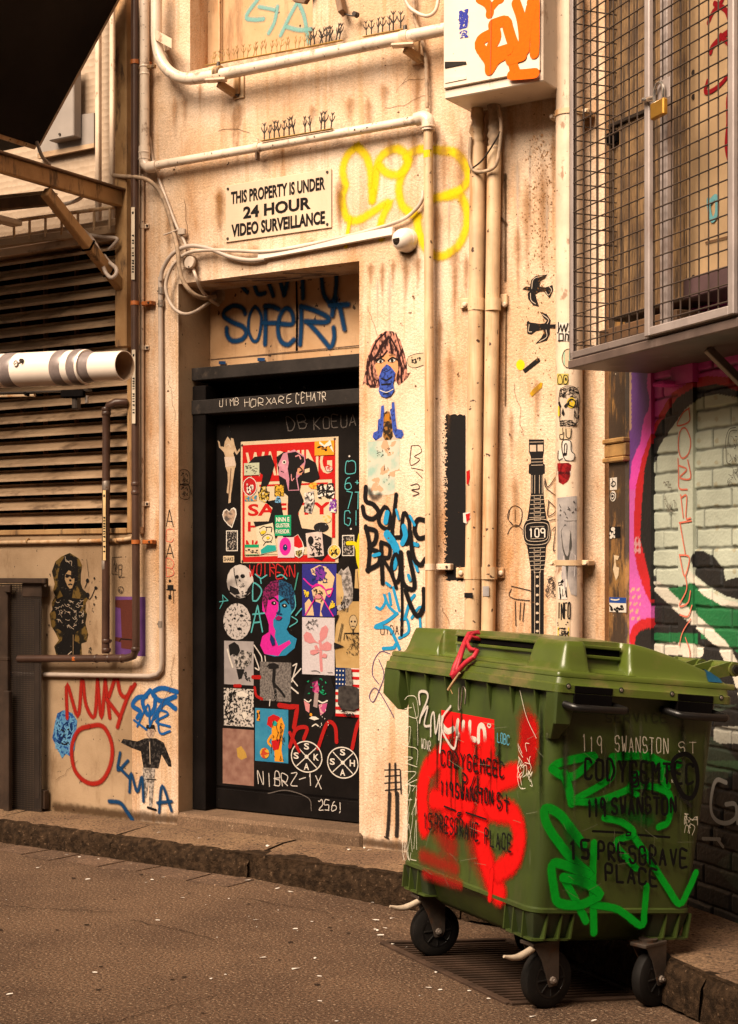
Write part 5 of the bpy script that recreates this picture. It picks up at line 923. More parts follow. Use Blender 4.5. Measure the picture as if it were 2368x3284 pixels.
mb.slab([f(x, y, .0014) for x, y in Q((560, 180), (640, 230), (720, 280), (775, 400), (750, 560), (750, 700), (780, 800), (850, 870), (880, 880), (890, 960), (840, 1040), (830, 1180), (860, 1240), (830, 1400), (880, 1600), (850, 1720), (760, 1750), (770, 1960), (330, 1960), (290, 1800), (370, 1690), (310, 1560), (240, 1450), (210, 1240), (260, 1160), (245, 1040), (310, 930), (270, 830), (300, 720), (250, 500), (310, 330), (420, 240))], FAC.N, .0012, om)
art(mb, f, [('p', Q((480, 230), (600, 220), (690, 300), (700, 460), (690, 700), (620, 830), (600, 960), (800, 980), (790, 1080), (740, 1180), (800, 1300), (780, 1480), (660, 1560), (640, 1700), (740, 1760), (740, 1960), (350, 1960), (320, 1780), (420, 1700), (450, 1560), (330, 1480), (320, 1250), (280, 1100), (330, 980), (440, 930), (380, 800), (350, 600), (400, 350)), dk), ('p', Q((480, 560), (540, 480), (585, 500), (580, 560), (640, 600), (640, 680), (600, 790), (560, 800), (520, 750), (475, 640)), paint('stencil_face', (.46, .29, .15))), ('s', Q((500, 560), (560, 575), (640, 600)), 7, K), ('e', (*Q((515, 590))[0], 6, 4), K), ('e', (*Q((605, 605))[0], 5, 4), K), ('s', Q((540, 730), (570, 720), (600, 730)), 5, K), ('e', (*Q((570, 655))[0], 4, 4), K), ('s', Q((480, 240), (500, 330), (590, 320), (590, 400)), 2, wl), ('s', Q((500, 300), (560, 360)), 2, wl), ('n', (*Q((300, 1000))[0], *Q((800, 1500))[0]), 50, 1.5, wl, .1), ('s', Q((530, 1940), (590, 1890)), 3, wl), ('s', Q((620, 1600), (620, 1940)), 2, MATS['stencil_face'])], .0018); mb.build('print', ws)
grafpart('ink_splatter', wall, FAC, [('s', Q((860, 960), (920, 970), (1000, 800), (1020, 780)), 3.5, K), ('e', (*Q((870, 910))[0], 6, 8), K), ('s', Q((820, 790), (870, 660)), 3, K), ('e', (*Q((865, 660))[0], 5, 7), K), ('s', Q((850, 290), (860, 360), (890, 600)), 1.6, K), ('e', (*Q((1010, 785))[0], 5, 5), K), ('e', (*Q((985, 620))[0], 2.5, 4), K), ('e', (*Q((1008, 945))[0], 2.5, 5), K), ('e', (*Q((980, 1070))[0], 2, 4), K), ('n', (*Q((870, 1820))[0], *Q((930, 1940))[0]), 14, 2, K, .2), ('e', (*Q((165, 1600))[0], 2, 5), K), ('e', (*Q((200, 1430))[0], 3, 2.5), K)])
grafpart('pen_drawing', wall, FAC, [('s', [(391, 1786), (360, 1788), (359, 1841), (378, 1842)], 1.8, ln, 0), ('n', (364, 1792, 378, 1836), 18, 1.2, ln, .3), ('s', [(380, 1812), (391, 1811), (390, 1845), (380, 1852), (400, 1850)], 2, ln, 0), ('s', [(380, 1812), (381, 1850)], 1.8, ln), ('s', [(381, 1826), (390, 1826)], 1.8, ln), ('c', [(380, 1884), (392, 1882), (396, 1893), (388, 1902), (380, 1896)], 2, ln), ('n', (382, 1884, 394, 1900), 8, 1.5, ln)])
pu = prnt('purple_paint', (.13, .05, .20), (.19, .075, .27), 14, .5, sharp=.2); mr_ = paint('maroon_paint', (.13, .035, .025))
paper('poster', 'purple paper panel with a maroon shape behind the brown pipe', 'poster', FAC, (370, 1913, 467, 2101), pu, [('p', [(.0, .06), (.6, .05), (.6, .9), (.2, .88), (.2, .78), (0, .76), (0, .69), (.22, .7), (.18, .2), (0, .18)], mr_), ('s', [(.15, .76), (.2, .72), (.55, .73)], .03, K, 0)])
for ch, m, y0, y1 in (('A', K, 1633, 1690), ('C', sor, 1697, 1737), ('A', K, 1744, 1792), ('B', sor, 1796, 1850)):
    grafpart('painted_letter', wall, FAC, [('h', ch, (534, y0, 557, y1), 3.2, m, dict(smooth=0 if ch == 'A' else 4))], .0012)
grafpart('stencil_figure', wall, FAC, [('e', (545, 1863, 4, 5), K), ('r', (537, 1876, 556, 1892), K), ('s', [(535, 1891), (563, 1892)], 4, K), ('s', [(546, 1892), (545, 1920)], 3, K), ('s', [(556, 1892), (557, 1934)], 2, K), ('r', (540, 1908, 549, 1921), K)])
RVL = Plane(FAC.uv(uD0+.0025, 0, 0), -FAC.N, FAC.U)
grafpart('pen_drawing', wall, RVL, [('c', [(577, 1510), (605, 1512), (606, 1552), (577, 1551)], 2.2, K), ('c', [(577, 1556), (606, 1556), (606, 1599), (577, 1594)], 2.2, K), ('n', (580, 1515, 603, 1548), 16, 2, K, .2), ('n', (580, 1560, 603, 1592), 16, 2, K, .2), ('s', [(590, 1512), (590, 1595)], 2, K), ('s', [(577, 1553), (606, 1556), (615, 1585)], 2.5, K, 0)], .0012)

# ---------------------------------------------------------------- stickers and posters on the door
DLz = DL.back(.0005)
def A(x): return 600+x/2.725
def Ay(y): return 1340+y/2.725
def Bx(x): return 650+x/2.725
def By(y): return 1750+y/2.725
def abox(x0, y0, x1, y1): return (A(x0), Ay(y0), A(x1), Ay(y1))
def bbox_(x0, y0, x1, y1): return (Bx(x0), By(y0), Bx(x1), By(y1))
gb = prnt('fine_print', (.02, .018, .017), (.36, .30, .26), 110, .55); bw = prnt('photo_print', (.025, .022, .02), (.50, .44, .41), 55, .5, sharp=.08); bw2 = prnt('collage_print', (.03, .026, .025), (.58, .51, .46), 75, .47)
tan = prnt('tan_paper', (.40, .24, .085), (.56, .37, .16), 12, .5, sharp=.2); lil = paint('pale_lilac', (.60, .53, .55)); pink = paint('pink_ink', (.62, .24, .25)); mag = paint('magenta_ink', (.66, .02, .30)); cyb = paint('cyan_ink', (.025, .22, .40)); navy = MATS['navy_ink']; flesh = paint('flesh_ink', (.70, .47, .27)); org2 = paint('orange_ink', (.78, .30, .02)); tea = paint('teal_ink', (.02, .33, .29)); gre = paint('green_ink', (.01, .30, .13)); pur = paint('purple_ink', (.17, .03, .30))
gry = prnt('grey_print', (.10, .085, .08), (.22, .19, .175), 90, .5, sharp=.1)
WS = thing('warning_sign', 'red and white warning sign on the door, half covered in stickers', 'sign', DL.px(925, 1800))
f = Rect(DLz, 774, 1417, 1087, 1806); mb = MB(); mb.bbox(f(0, 1, 0), f.r, -f.d, FAC.N*.004, MATS['aged_paper'], .001)
rd = paint('sign_red', (.50, .012, .010)); bk = paint('thick_black', (.012, .01, .01))
art(mb, f, [('r', (.02, .03, .97, .335), rd), ('t', 'WARNING', (.055, .09, .94, .29), MATS['aged_paper'], .02), ('p', [(.02, .335), (.045, .335), (.045, .95), (.97, .93), (.97, .99), (.02, .99)], rd), ('p', [(.94, .335), (.97, .335), (.97, .8), (.94, .8)], rd), ('r', (.045, .34, .94, .93), MATS['aged_paper']), ('t', 'SAFETY', (.08, .515, .93, .615), rd, .03), ('r', (.2, .36, .9, .375), rd), ('t', 'HERE', (.08, .66, .5, .74), rd, .03), ('t', 'NO', (.06, .81, .24, .92), rd, .03),
 ('p', [(.06, .2), (.15, .13), (.32, .12), (.36, .2), (.3, .35), (.24, .42), (.26, .5), (.42, .48), (.46, .66), (.38, .8), (.2, .78), (.14, .66), (.3, .66), (.34, .55), (.2, .44), (.24, .28), (.18, .24), (.1, .26)], bk), ('p', [(.38, .14), (.46, .1), (.54, .12), (.6, .2), (.7, .16), (.78, .2), (.82, .32), (.74, .36), (.64, .34), (.62, .42), (.66, .5), (.6, .6), (.64, .72), (.8, .74), (.94, .8), (.93, .9), (.84, .98), (.76, .96), (.74, .86), (.6, .88), (.46, .82), (.42, .7), (.5, .66), (.5, .46), (.42, .4), (.4, .26)], bk), ('p', [(.67, .25), (.72, .24), (.72, .27), (.67, .28)], MATS['aged_paper'])], .0052)
mb.build('sign_board', WS)
for x, y in ((.015, .03), (.965, .018), (.02, .985)): mb = MB(); mb.lathe(f(x, y, .004), FAC.N, [(0, .007), (.003, .006)], m_screw, 8); mb.build('screw', WS)
DS = DL.back(.0088)
ST = 'stickers on the warning sign'
def sk2(label, box, base, layers=(), tilt=0, outline=None, nm='sticker', pl=DS): return paper(nm, label, 'sticker', pl, box, base, layers, tilt, .0012, ST if pl is DS else 'stickers on the black door', outline)
oval = [(.5+.5*math.cos(k*math.pi/8), .5+.5*math.sin(k*math.pi/8)) for k in range(16)]
sk2('orange sticker with a torn corner at the top right of the warning sign', abox(1117, 205, 1288, 330), org2, [('n', (.15, .3, .85, .7), 14, .05, K, .2), ('p', [(.25, .0), (.5, .3), (.8, -.05), (.98, .85), (.72, .35), (.5, .45), (.25, .2)], wht)], 0)
sk2('pale green text card on the left of the warning sign', abox(500, 397, 633, 503), paint('pale_green', (.48, .50, .35)), [('n', (.08, .2, .92, .85), 20, .03, K, .12)])
pw = sk2('pink and black two faced cut-out at the centre of the warning sign', abox(795, 292, 1037, 640), prnt('pink_face', (.50, .20, .27), (.58, .26, .33), 20, .5), [('p', [(.35, .06), (.65, .03), (.95, .18), (.96, .3), (.8, .4), (.68, .55), (.66, .66), (.74, .98), (.4, .98), (.42, .7), (.36, .45), (.4, .3)], bk), ('p', [(.72, .46), (.95, .36), (.93, .5), (.85, .62), (.7, .6)], paint('salmon_face', (.66, .28, .17))), ('e', (.24, .28, .07, .05), wht), ('e', (.24, .28, .04, .03), K), ('s', [(.12, .5), (.22, .53)], .02, K), ('s', [(.66, .15), (.78, .13), (.84, .22)], .04, pink), ('s', [(.5, .6), (.52, .75), (.6, .7)], .03, pink), ('s', [(.8, .42), (.9, .5), (.8, .55)], .04, K)], outline=[(.2, .06), (.6, -.02), (.97, .15), (1, .3), (.92, .55), (.7, .7), (.78, 1), (.38, 1), (.3, .72), (.02, .6), (.05, .4), (0, .35)])
sk2('round red sticker with a black and white figure, left on the warning sign', abox(495, 520, 607, 690), prnt('red_disc', (.42, .012, .014), (.46, .016, .018), 9), [('c', [(.5, .02), (.95, .25), (.97, .7), (.5, .98), (.04, .7), (.05, .25)], .05, wht), ('n', (.3, .35, .75, .85), 14, .08, wht, .25), ('n', (.35, .45, .7, .85), 10, .05, K, .2)], outline=oval)
sk2('small blue and orange scrap under the round red sticker', abox(505, 680, 610, 728), prnt('blue_orange', (.04, .22, .32), (.60, .25, .05), 60, .5, (.55, .5, .45)))
sk2('yellow and black gear shaped sticker on the warning sign', abox(620, 600, 722, 742), prnt('yellow_black', (.03, .02, .012), (.62, .40, .05), 75, .5, (.5, .48, .42)), outline=[(0, .3), (.2, .35), (.3, .05), (.7, 0), (.8, .3), (1, .35), (.95, .8), (.6, 1), (.15, .85)])
sk2('square yellow patterned sticker under the pink cut-out', abox(765, 588, 848, 685), prnt('yellow_pattern', (.04, .02, .01), (.62, .36, .03), 130, .5))
sk2('small blue triangular sticker below the yellow square', abox(770, 682, 823, 745), paint('sky_ink', (.15, .36, .58)), [('n', (.2, .3, .8, .9), 8, .08, K, .3)], outline=[(.5, 0), (.9, .3), (1, .9), (.5, 1), (0, .9), (.15, .3)])
sk2('orange flower scrap on the right of the warning sign', abox(1060, 565, 1145, 625), prnt('orange_flower', (.62, .16, .02), (.74, .40, .04), 60, .5), outline=[(0, .5), (.3, .1), (.7, 0), (1, .3), (.8, .6), (.9, 1), (.3, .9)])
sk2('black and white letter scrap on the right edge of the warning sign', abox(1135, 575, 1292, 708), wht, [('n', (.05, .05, .95, .95), 26, .07, K, .3)], outline=[(.1, .1), (.5, .2), (.9, 0), (1, .6), (.95, 1), (.5, .8), (.05, .9)])
sk2('dim photo scrap of a skyline right of the black shape', abox(1022, 640, 1118, 840), bw, [('n', (.1, .1, .9, .5), 10, .1, wht, .3)], outline=[(.1, .1), (.9, 0), (1, .5), (.7, 1), (0, .9)])
sk2('purple scribble sticker at the right rim of the warning sign', abox(1240, 710, 1310, 830), wht, [('n', (.1, .05, .9, .95), 16, .14, pur, .3)], outline=[(.2, 0), (.7, .1), (1, .5), (.9, 1), (.2, .95), (0, .5)])
sk2('green sticker with white block letters on the warning sign', abox(770, 852, 911, 1030), gre, [('t', 'NNN E', (.08, .1, .9, .32), wht, .03), ('t', 'GUSTER', (.06, .4, .92, .6), wht, .02), ('t', 'FXESDR', (.06, .7, .92, .9), wht, .02)])
sk2('tilted sticker of a cartoon head in a teal shirt', abox(617, 935, 770, 1182), paint('cream_card', (.68, .57, .40)), [('p', [(.1, .84), (.5, .72), (.98, .8), (.98, .99), (.1, .99)], tea), ('s', [(.2, .1), (.5, .05), (.6, .2), (.3, .35), (.2, .2)], .03, K), ('s', [(.6, .1), (.9, .15), (.85, .3)], .05, K), ('c', [(.3, .45), (.6, .35), (.85, .45), (.8, .6), (.5, .62)], .025, K), ('s', [(.3, .7), (.5, .6), (.8, .66)], .03, K), ('e', (.62, .48, .1, .05), yel), ('e', (.4, .25, .16, .06), yel)], .18)
sk2('white sticker with a magenta oval eye low on the warning sign', abox(795, 1045, 940, 1222), paint('pink_card', (.66, .47, .50)), [('e', (.45, .45, .35, .45), mag), ('e', (.45, .5, .14, .16), navy), ('e', (.47, .44, .03, .03), wht)])
sk2('red mushroom shaped sticker beside the magenta oval', abox(933, 1022, 1030, 1225), wht, [('p', [(.05, .1), (.4, 0), (.75, .3), (.85, .52), (.5, .58), (.05, .5)], MATS['red_ink']), ('p', [(.2, .7), (.75, .65), (.8, .8), (.5, .98), (.2, .85)], prnt('dark_heart', (.02, .02, .015), (.35, .28, .1), 90))], outline=[(.0, .1), (.4, -.02), (.8, .3), (1, .6), (.8, .9), (.5, 1), (.1, .9)])
sk2('pale tilted label with black writing at the lower right of the warning sign', abox(1047, 1000, 1190, 1215), prnt('pale_pink_card', (.56, .44, .40), (.62, .50, .45), 20), [('e', (.28, .32, .18, .18), K), ('n', (.1, .5, .9, .95), 26, .05, K, .2), ('n', (.55, .2, .9, .5), 10, .04, K, .25)], .1)
sk2('round yellow seal sticker at the bottom right corner of the warning sign', abox(1237, 1103, 1342, 1232), prnt('yellow_seal', (.60, .36, .03), (.72, .54, .14), 60), [('c', [(.5, .03), (.95, .3), (.95, .7), (.5, .97), (.05, .7), (.05, .3)], .05, wht), ('n', (.25, .3, .75, .75), 12, .06, K, .3)], outline=oval)
sk2('green edged text sticker at the bottom left of the warning sign', abox(505, 1108, 630, 1198), cream_p, [('r', (0, 0, 1, .3), gre), ('s', [(.02, .0), (.02, .98), (.98, .98)], .03, gre, 0), ('n', (.08, .45, .92, .85), 14, .04, K, .12)])
sk2('round pale orange sticker on the right side of the warning sign', abox(1180, 850, 1262, 920), prnt('pale_orange', (.62, .40, .12), (.66, .52, .3), 60), outline=oval)
sk2('white and red crumpled round sticker under the last sign letter', abox(1205, 420, 1275, 470), prnt('white_red', (.45, .06, .05), (.62, .52, .46), 130, .5), outline=oval)
sk2('scrap with white spots in the black shape low on the sign', abox(1108, 915, 1240, 1000), prnt('black_spots', (.015, .013, .012), (.02, .02, .02), 70, .6, (.45, .4, .36)), outline=oval)
# loose on the door leaf
def dk2(label, box, base, layers=(), tilt=0, outline=None, nm='sticker', cat='sticker'): return paper(nm, label, cat, DLz, box, base, layers, tilt, .0012, 'stickers on the black door', outline)
skn = prnt('sepia_print', (.42, .27, .165), (.60, .43, .28), 30, .45, sharp=.2)
dk2('pale cut-out of a standing woman in a white dress', abox(270, 75, 465, 750), skn, [('p', [(.4, .02), (.52, .0), (.58, .06), (.6, .2), (.5, .16), (.4, .12)], bk), ('p', [(.3, .4), (.75, .4), (.82, .52), (.36, .53)], paint('white_skirt', (.62, .47, .37))), ('s', [(.38, .26), (.5, .24), (.6, .28)], .03, wl), ('s', [(.6, .55), (.55, .75), (.5, .9)], .03, paint('sepia_line', (.2, .11, .06)))],
 outline=[(.42, .02), (.52, 0), (.58, .08), (.54, .15), (.7, .17), (.76, .25), (.86, .34), (.98, .3), (1, .33), (.85, .38), (.74, .33), (.7, .36), (.82, .5), (.8, .53), (.76, .56), (.68, .72), (.64, .82), (.6, .88), (.58, .99), (.48, 1), (.5, .88), (.4, .86), (.46, .72), (.44, .6), (.34, .52), (.36, .42), (.28, .34), (.06, .27), (.0, .18), (.08, .2), (.12, .26), (.28, .27), (.32, .2), (.44, .14)], nm='paper_cutout', cat='poster')
heart = [(.5, .2), (.62, .06), (.8, 0), (.96, .1), (1, .35), (.85, .65), (.68, 1), (.4, .85), (.1, .6), (0, .35), (.08, .15), (.28, .06)]
dk2('grey heart shaped sticker left of the warning sign', abox(310, 785, 435, 965), wht, [('p', [(.5+(x-.5)*.86, .48+(y-.48)*.86) for x, y in heart], prnt('heart_photo', (.09, .07, .06), (.46, .31, .22), 40, .5, sharp=.12))], outline=heart)
dk2('dark textured card with pale border under the heart sticker', abox(343, 985, 445, 1165), wht, [('r', (.07, .04, .93, .96), gb)])
dk2('small tan lettering tag left of the door under the dark card', abox(318, 1207, 413, 1263), cream_p, [('t', 'SHAKE', (.06, .2, .94, .8), K, .02)])
dk2('dark textured card with pale border at the right of the warning sign', abox(1358, 1025, 1463, 1207), wht, [('r', (.06, .04, .94, .96), gb)])
dk2('oval black and white skull print', bbox_(212, 165, 447, 460), prnt('skull_print', (.20, .17, .16), (.58, .51, .47), 11, .4, sharp=.15), [('p', [(.12, .62), (.3, .68), (.42, .72), (.5, .86), (.3, .9), (.1, .8)], K), ('p', [(.78, .72), (.98, .5), (.95, .75), (.7, .96)], K), ('e', (.39, .36, .07, .055), K), ('e', (.6, .34, .085, .06), K), ('p', [(.46, .48), (.5, .42), (.53, .5)], K), ('n', (.45, .56, .75, .68), 14, .012, K, .12), ('n', (.35, .78, .75, .96), 16, .02, K, .15), ('s', [(.28, .1), (.3, .3), (.36, .48), (.4, .62)], .02, K)], outline=oval, nm='poster', cat='poster')
dk2('round speckled moon print below the skull', bbox_(182, 500, 425, 820), prnt('moon_print', (.03, .026, .025), (.56, .49, .46), 70, .43, sharp=.05), [('e', (.66, .34, .07, .04), K), ('e', (.58, .7, .08, .04), K), ('e', (.42, .42, .04, .03), K)], outline=oval, nm='poster', cat='poster')
dk2('grey photo poster of a dancer in a wide skirt', bbox_(190, 830, 447, 1210), prnt('grey_backdrop', (.30, .26, .26), (.42, .37, .36), 12, .5, sharp=.2), [('p', [(.15, .1), (.35, .02), (.5, .1), (.55, .22), (.45, .35), (.3, .3), (.2, .35)], K), ('p', [(.3, .3), (.45, .36), (.6, .2), (.95, .25), (.92, .5), (.7, .62), (.45, .65), (.35, .55)], bw), ('p', [(.42, .64), (.7, .64), (.6, .85), (.5, .88)], K), ('s', [(.12, .2), (.2, .4), (.3, .6)], .05, wht), ('n', (.65, .65, .9, .9), 14, .02, K, .2)], nm='poster', cat='poster')
dk2('crowded black and white collage poster low on the door', bbox_(187, 1243, 447, 1570), bw2, [('p', [(.35, .15), (.6, .05), (.85, .15), (.75, .22), (.5, .2)], wht), ('s', [(.5, .25), (.6, .28)], .04, K), ('s', [(.75, .26), (.85, .25)], .04, K), ('p', [(.6, .65), (.72, .6), (.82, .7), (.7, .82)], wht), ('n', (.05, .1, .45, .9), 24, .03, K, .2)], nm='poster', cat='poster')
bust = [(.06, .28), (.1, .12), (.3, .02), (.6, 0), (.85, .06), (.96, .2), (.98, .34), (.84, .44), (.8, .56), (.72, .64), (.8, .7), (1, .76), (.94, .88), (.7, .98), (.4, 1), (.12, .97), (0, .86), (.06, .74), (.24, .68), (.24, .58), (.16, .46), (.06, .4)]
dk2('large portrait bust, half pink and half blue, at the middle of the door', bbox_(505, 300, 825, 965), cyb, [('p', [(.5, .0), (.5, .38), (.42, .48), (.36, .52), (.36, .6), (.42, .66), (.4, .74), (.5, .86), (.8, .78), (.84, .82), (.6, .92), (.5, .99), (.12, .97), (0, .86), (.06, .74), (.24, .68), (.24, .58), (.16, .46), (.06, .4), (.06, .28), (.1, .12), (.3, .02)], mag),
 ('p', [(.06, .28), (.1, .12), (.3, .02), (.51, 0), (.51, .19), (.36, .22), (.22, .26), (.16, .44)], prnt('dark_magenta', (.05, .008, .03), (.22, .015, .09), 90)), ('p', [(.51, 0), (.62, 0), (.85, .06), (.96, .2), (.98, .34), (.86, .4), (.8, .28), (.62, .22), (.51, .19)], prnt('dark_blue', (.008, .02, .05), (.015, .08, .17), 90)), ('s', [(.26, .25), (.38, .23), (.48, .27)], .04, K), ('s', [(.56, .28), (.68, .25), (.78, .3)], .04, K), ('e', (.38, .3, .07, .025), K), ('e', (.67, .33, .07, .025), K), ('e', (.4, .3, .02, .01), wht), ('e', (.68, .33, .02, .01), wht), ('s', [(.52, .28), (.54, .4), (.46, .43), (.6, .44)], .025, navy), ('p', [(.42, .5), (.5, .46), (.62, .48), (.56, .52), (.46, .52)], paint('dark_lips', (.25, .01, .10))), ('p', [(.3, .7), (.4, .76), (.42, .84), (.34, .86), (.28, .78)], navy), ('s', [(.96, .2), (.98, .34), (.86, .44)], .02, paint('teal_line', (.10, .45, .48)))], outline=bust, nm='poster', cat='poster')
dk2('blue poster with a yellow and magenta line drawn face', bbox_(872, 160, 1172, 618), paint('ultramarine', (.03, .028, .22)), [('p', [(.25, .1), (.5, 0.02), (.72, .06), (.95, .25), (.85, .55), (.7, .6), (.55, .9), (.6, .99), (.52, .99), (.55, .75), (.35, .7), (.28, .5), (.45, .4), (.5, .25), (.3, .2)], flesh), ('p', [(.08, .75), (.2, .66), (.3, .75), (.35, .98), (.1, .98)], flesh), ('p', [(.38, .08), (.6, .03), (.7, .2), (.6, .32), (.4, .3)], pur), ('n', (.3, .05, .75, .35), 26, .02, navy, .15), ('s', [(.05, .28), (.3, .42), (.55, .4), (.7, .5)], .035, mag), ('s', [(.3, .45), (.45, .38), (.62, .45)], .03, mag), ('s', [(.9, .46), (.7, .5), (.8, .62), (.9, .48)], .03, mag), ('s', [(.1, .97), (.4, .65), (.55, .6), (.75, .8), (.92, .98)], .03, mag), ('n', (.35, .45, .6, .72), 18, .02, K, .15), ('n', (.06, .5, .2, .62), 8, .03, yel, .4), ('n', (.82, .7, .95, .85), 8, .03, yel, .4), ('e', (.48, .62, .1, .04), pink)], nm='poster', cat='poster')
dk2('grey furry animal print in profile at the right door edge', bbox_(1170, 180, 1320, 590), prnt('fur_print', (.13, .11, .10), (.48, .42, .39), 60, .5, sharp=.1), [('p', [(.0, .15), (.3, .2), (.35, .4), (.45, .6), (.3, .8), (.0, .85)], tan), ('n', (.3, .65, .7, .95), 14, .04, K, .2)], outline=[(.3, .05), (.4, .1), (.7, 0), (.85, .15), (.98, .5), (.95, .75), (.75, .85), (.7, .98), (.2, 1), (.05, .9), (0, .2)], nm='poster', cat='poster')
dk2('tan paper scrap with yellow overspray at the right door edge', bbox_(1330, 200, 1405, 375), tan, [('s', [(.3, .1), (.4, .6), (.5, .95)], .05, K)], outline=[(.1, .05), (.5, .0), (1, .2), (1, 1), (0, .98)])
dk2('pale lilac poster with a pink round leaved plant', bbox_(872, 625, 1155, 1122), lil, [('s', [(.6, .92), (.58, .7), (.58, .5), (.55, .42)], .09, pink), ('p', [(.56, .42), (.54, .28), (.6, .18), (.74, .13), (.82, .2), (.76, .34), (.62, .42)], pink), ('p', [(.54, .46), (.4, .4), (.28, .28), (.14, .25), (.04, .32), (.08, .42), (.24, .46), (.4, .44)], pink), ('p', [(.58, .56), (.64, .46), (.78, .41), (.92, .46), (.9, .56), (.76, .58)], pink), ('p', [(.54, .58), (.42, .57), (.38, .5), (.46, .48), (.52, .54)], pink), ('p', [(.54, .6), (.4, .56), (.26, .58), (.26, .64), (.36, .66), (.5, .62)], pink), ('p', [(.6, .68), (.68, .62), (.78, .64), (.76, .7), (.64, .7)], pink), ('n', (.12, .03, .5, .22), 26, .012, K, .15), ('s', [(.3, .94), (.45, .93), (.56, .96)], .015, K), ('s', [(.8, .95), (.95, .95)], .012, K)], nm='poster', cat='poster')
dk2('tan poster of a skeleton figure at the right door edge', bbox_(1155, 485, 1405, 1065), tan, [('e', (.66, .3, .14, .1), paint('bone', (.50, .36, .20))), ('c', [(.52, .3), (.58, .22), (.72, .21), (.8, .3), (.72, .4), (.66, .43), (.58, .4)], .014, K), ('e', (.6, .3, .03, .015), K), ('e', (.72, .3, .03, .015), K), ('s', [(.6, .37), (.7, .37)], .02, K), ('s', [(.66, .42), (.66, .48)], .05, K), ('s', [(.38, .48), (.9, .47)], .03, K), ('n', (.42, .48, .92, .8), 60, .012, K, .12), ('s', [(.36, .48), (.34, .58)], .02, K), ('s', [(.92, .48), (.96, .82)], .03, K), ('s', [(.2, .6), (.32, .34)], .02, K), ('s', [(.14, .6), (.28, .33)], .02, K), ('p', [(0, .22), (.18, .2), (.06, .34)], K), ('p', [(0, .62), (.2, .65), (.36, .68), (.16, .7), (0, .72)], K)], outline=[(.1, .15), (.45, .1), (.6, .0), (.95, .0), (1, .1), (1, 1), (.05, 1), (0, .6)], nm='poster', cat='poster')
dk2('grey poster of a black silhouette with an umbrella', bbox_(503, 1013, 775, 1352), gry, [('n', (.04, .1, .96, .98), 60, .008, paint('grey_line', (.30, .26, .24)), .12), ('p', [(.22, .12), (.3, .04), (.45, .02), (.6, .06), (.62, .14), (.5, .18), (.3, .18)], K), ('s', [(.46, .15), (.46, .3), (.44, .5)], .1, K), ('s', [(.44, .5), (.5, .75), (.5, .96)], .08, K), ('s', [(.46, .55), (.66, .72), (.8, .86)], .07, K)], nm='poster', cat='poster')
dk2('poster of a dark blocky shape over a red and white striped flag', bbox_(1165, 1065, 1400, 1490), wht, [('r', (0, 0, .5, .45), navy)]+[('r', (.5 if y < .45 else 0, y, 1, y+.06), MATS['red_ink']) for y in (.02, .17, .33, .5, .65, .8, .94)]+[('e', (.06+(k % 4)*.12, .06+(k//4)*.09, .025, .018), wht) for k in range(16)]+[('p', [(.14, .4), (.3, .36), (.5, .35), (.8, .38), (.92, .42), (.9, .8), (.7, .86), (.25, .85), (.12, .75)], prnt('dark_rock', (.025, .02, .02), (.07, .06, .055), 30, .5, sharp=.15)), ('p', [(.4, .0), (.62, .0), (.66, .36), (.42, .36)], gry), ('n', (.2, .86, .75, .98), 14, .03, K, .2)], nm='poster', cat='poster')
dk2('black poster of a painted face with pink cheeks', bbox_(870, 1125, 1165, 1600), bk, [('p', [(.3, .14), (.46, .1), (.52, .28), (.46, .36), (.32, .3)], prnt('magenta_face', (.20, .01, .08), (.58, .10, .26), 40)), ('p', [(.38, .32), (.5, .34), (.46, .6), (.34, .58)], paint('grey_face', (.36, .26, .25))), ('p', [(.06, .48), (.24, .54), (.22, .7), (.12, .66)], pink), ('p', [(.5, .54), (.76, .5), (.7, .66), (.56, .74)], prnt('pink_cheek', (.50, .08, .22), (.64, .34, .34), 40)), ('s', [(.08, .46), (.2, .5), (.28, .46)], .03, wht), ('s', [(.5, .47), (.62, .5), (.76, .46)], .035, wht), ('p', [(.22, .8), (.3, .76), (.42, .76), (.52, .8), (.38, .83)], wht), ('s', [(.32, .94), (.42, .9), (.5, .93)], .03, wht), ('e', (.28, .73, .04, .03), org2), ('n', (.1, .05, .8, .35), 14, .02, gre, .1), ('n', (.55, .6, .8, .95), 8, .015, wht, .06)], outline=[(.05, .4), (.12, .2), (.35, .05), (.6, .0), (.85, .02), (.98, .3), (1, .6), (.85, .85), (.6, 1), (.35, .98), (.2, .85), (.05, .6)], nm='poster', cat='poster')
dk2('blue poster of a figure in a red hat', bbox_(460, 1418, 750, 1880), prnt('sky_blue', (.02, .18, .34), (.05, .27, .42), 14, .5, sharp=.2), [('p', [(.36, .3), (.4, .16), (.56, .1), (.74, .14), (.8, .24), (.66, .26), (.5, .36)], MATS['red_ink']), ('p', [(.52, .3), (.68, .24), (.8, .14), (.9, .3), (.84, .5), (.8, .75), (.86, .98), (.6, .98), (.58, .7), (.5, .55)], org2), ('p', [(.5, .6), (.78, .55), (.72, .75), (.55, .78)], MATS['red_ink']), ('e', (.6, .27, .07, .05), tea), ('s', [(.5, .5), (.4, .62), (.5, .7)], .06, org2), ('r', (.06, .04, .15, .24), org2), ('n', (.07, .06, .14, .22), 8, .02, K, .4), ('e', (.3, .84, .14, .1), prnt('yellow_ball', (.50, .06, .02), (.66, .36, .03), 60)), ('n', (.5, .2, .9, .95), 26, .012, K, .12)], nm='poster', cat='poster')
dk2('brown blotched poster at the bottom left of the door', (715, 2335, 815, 2512), prnt('brown_blotch', (.22, .10, .075), (.36, .20, .15), 20, .5, sharp=.2), [('p', [(.45, .35), (.6, .3), (.75, .42), (.78, .5), (.6, .55), (.48, .5)], paint('ochre', (.50, .29, .06)))], nm='poster', cat='poster')
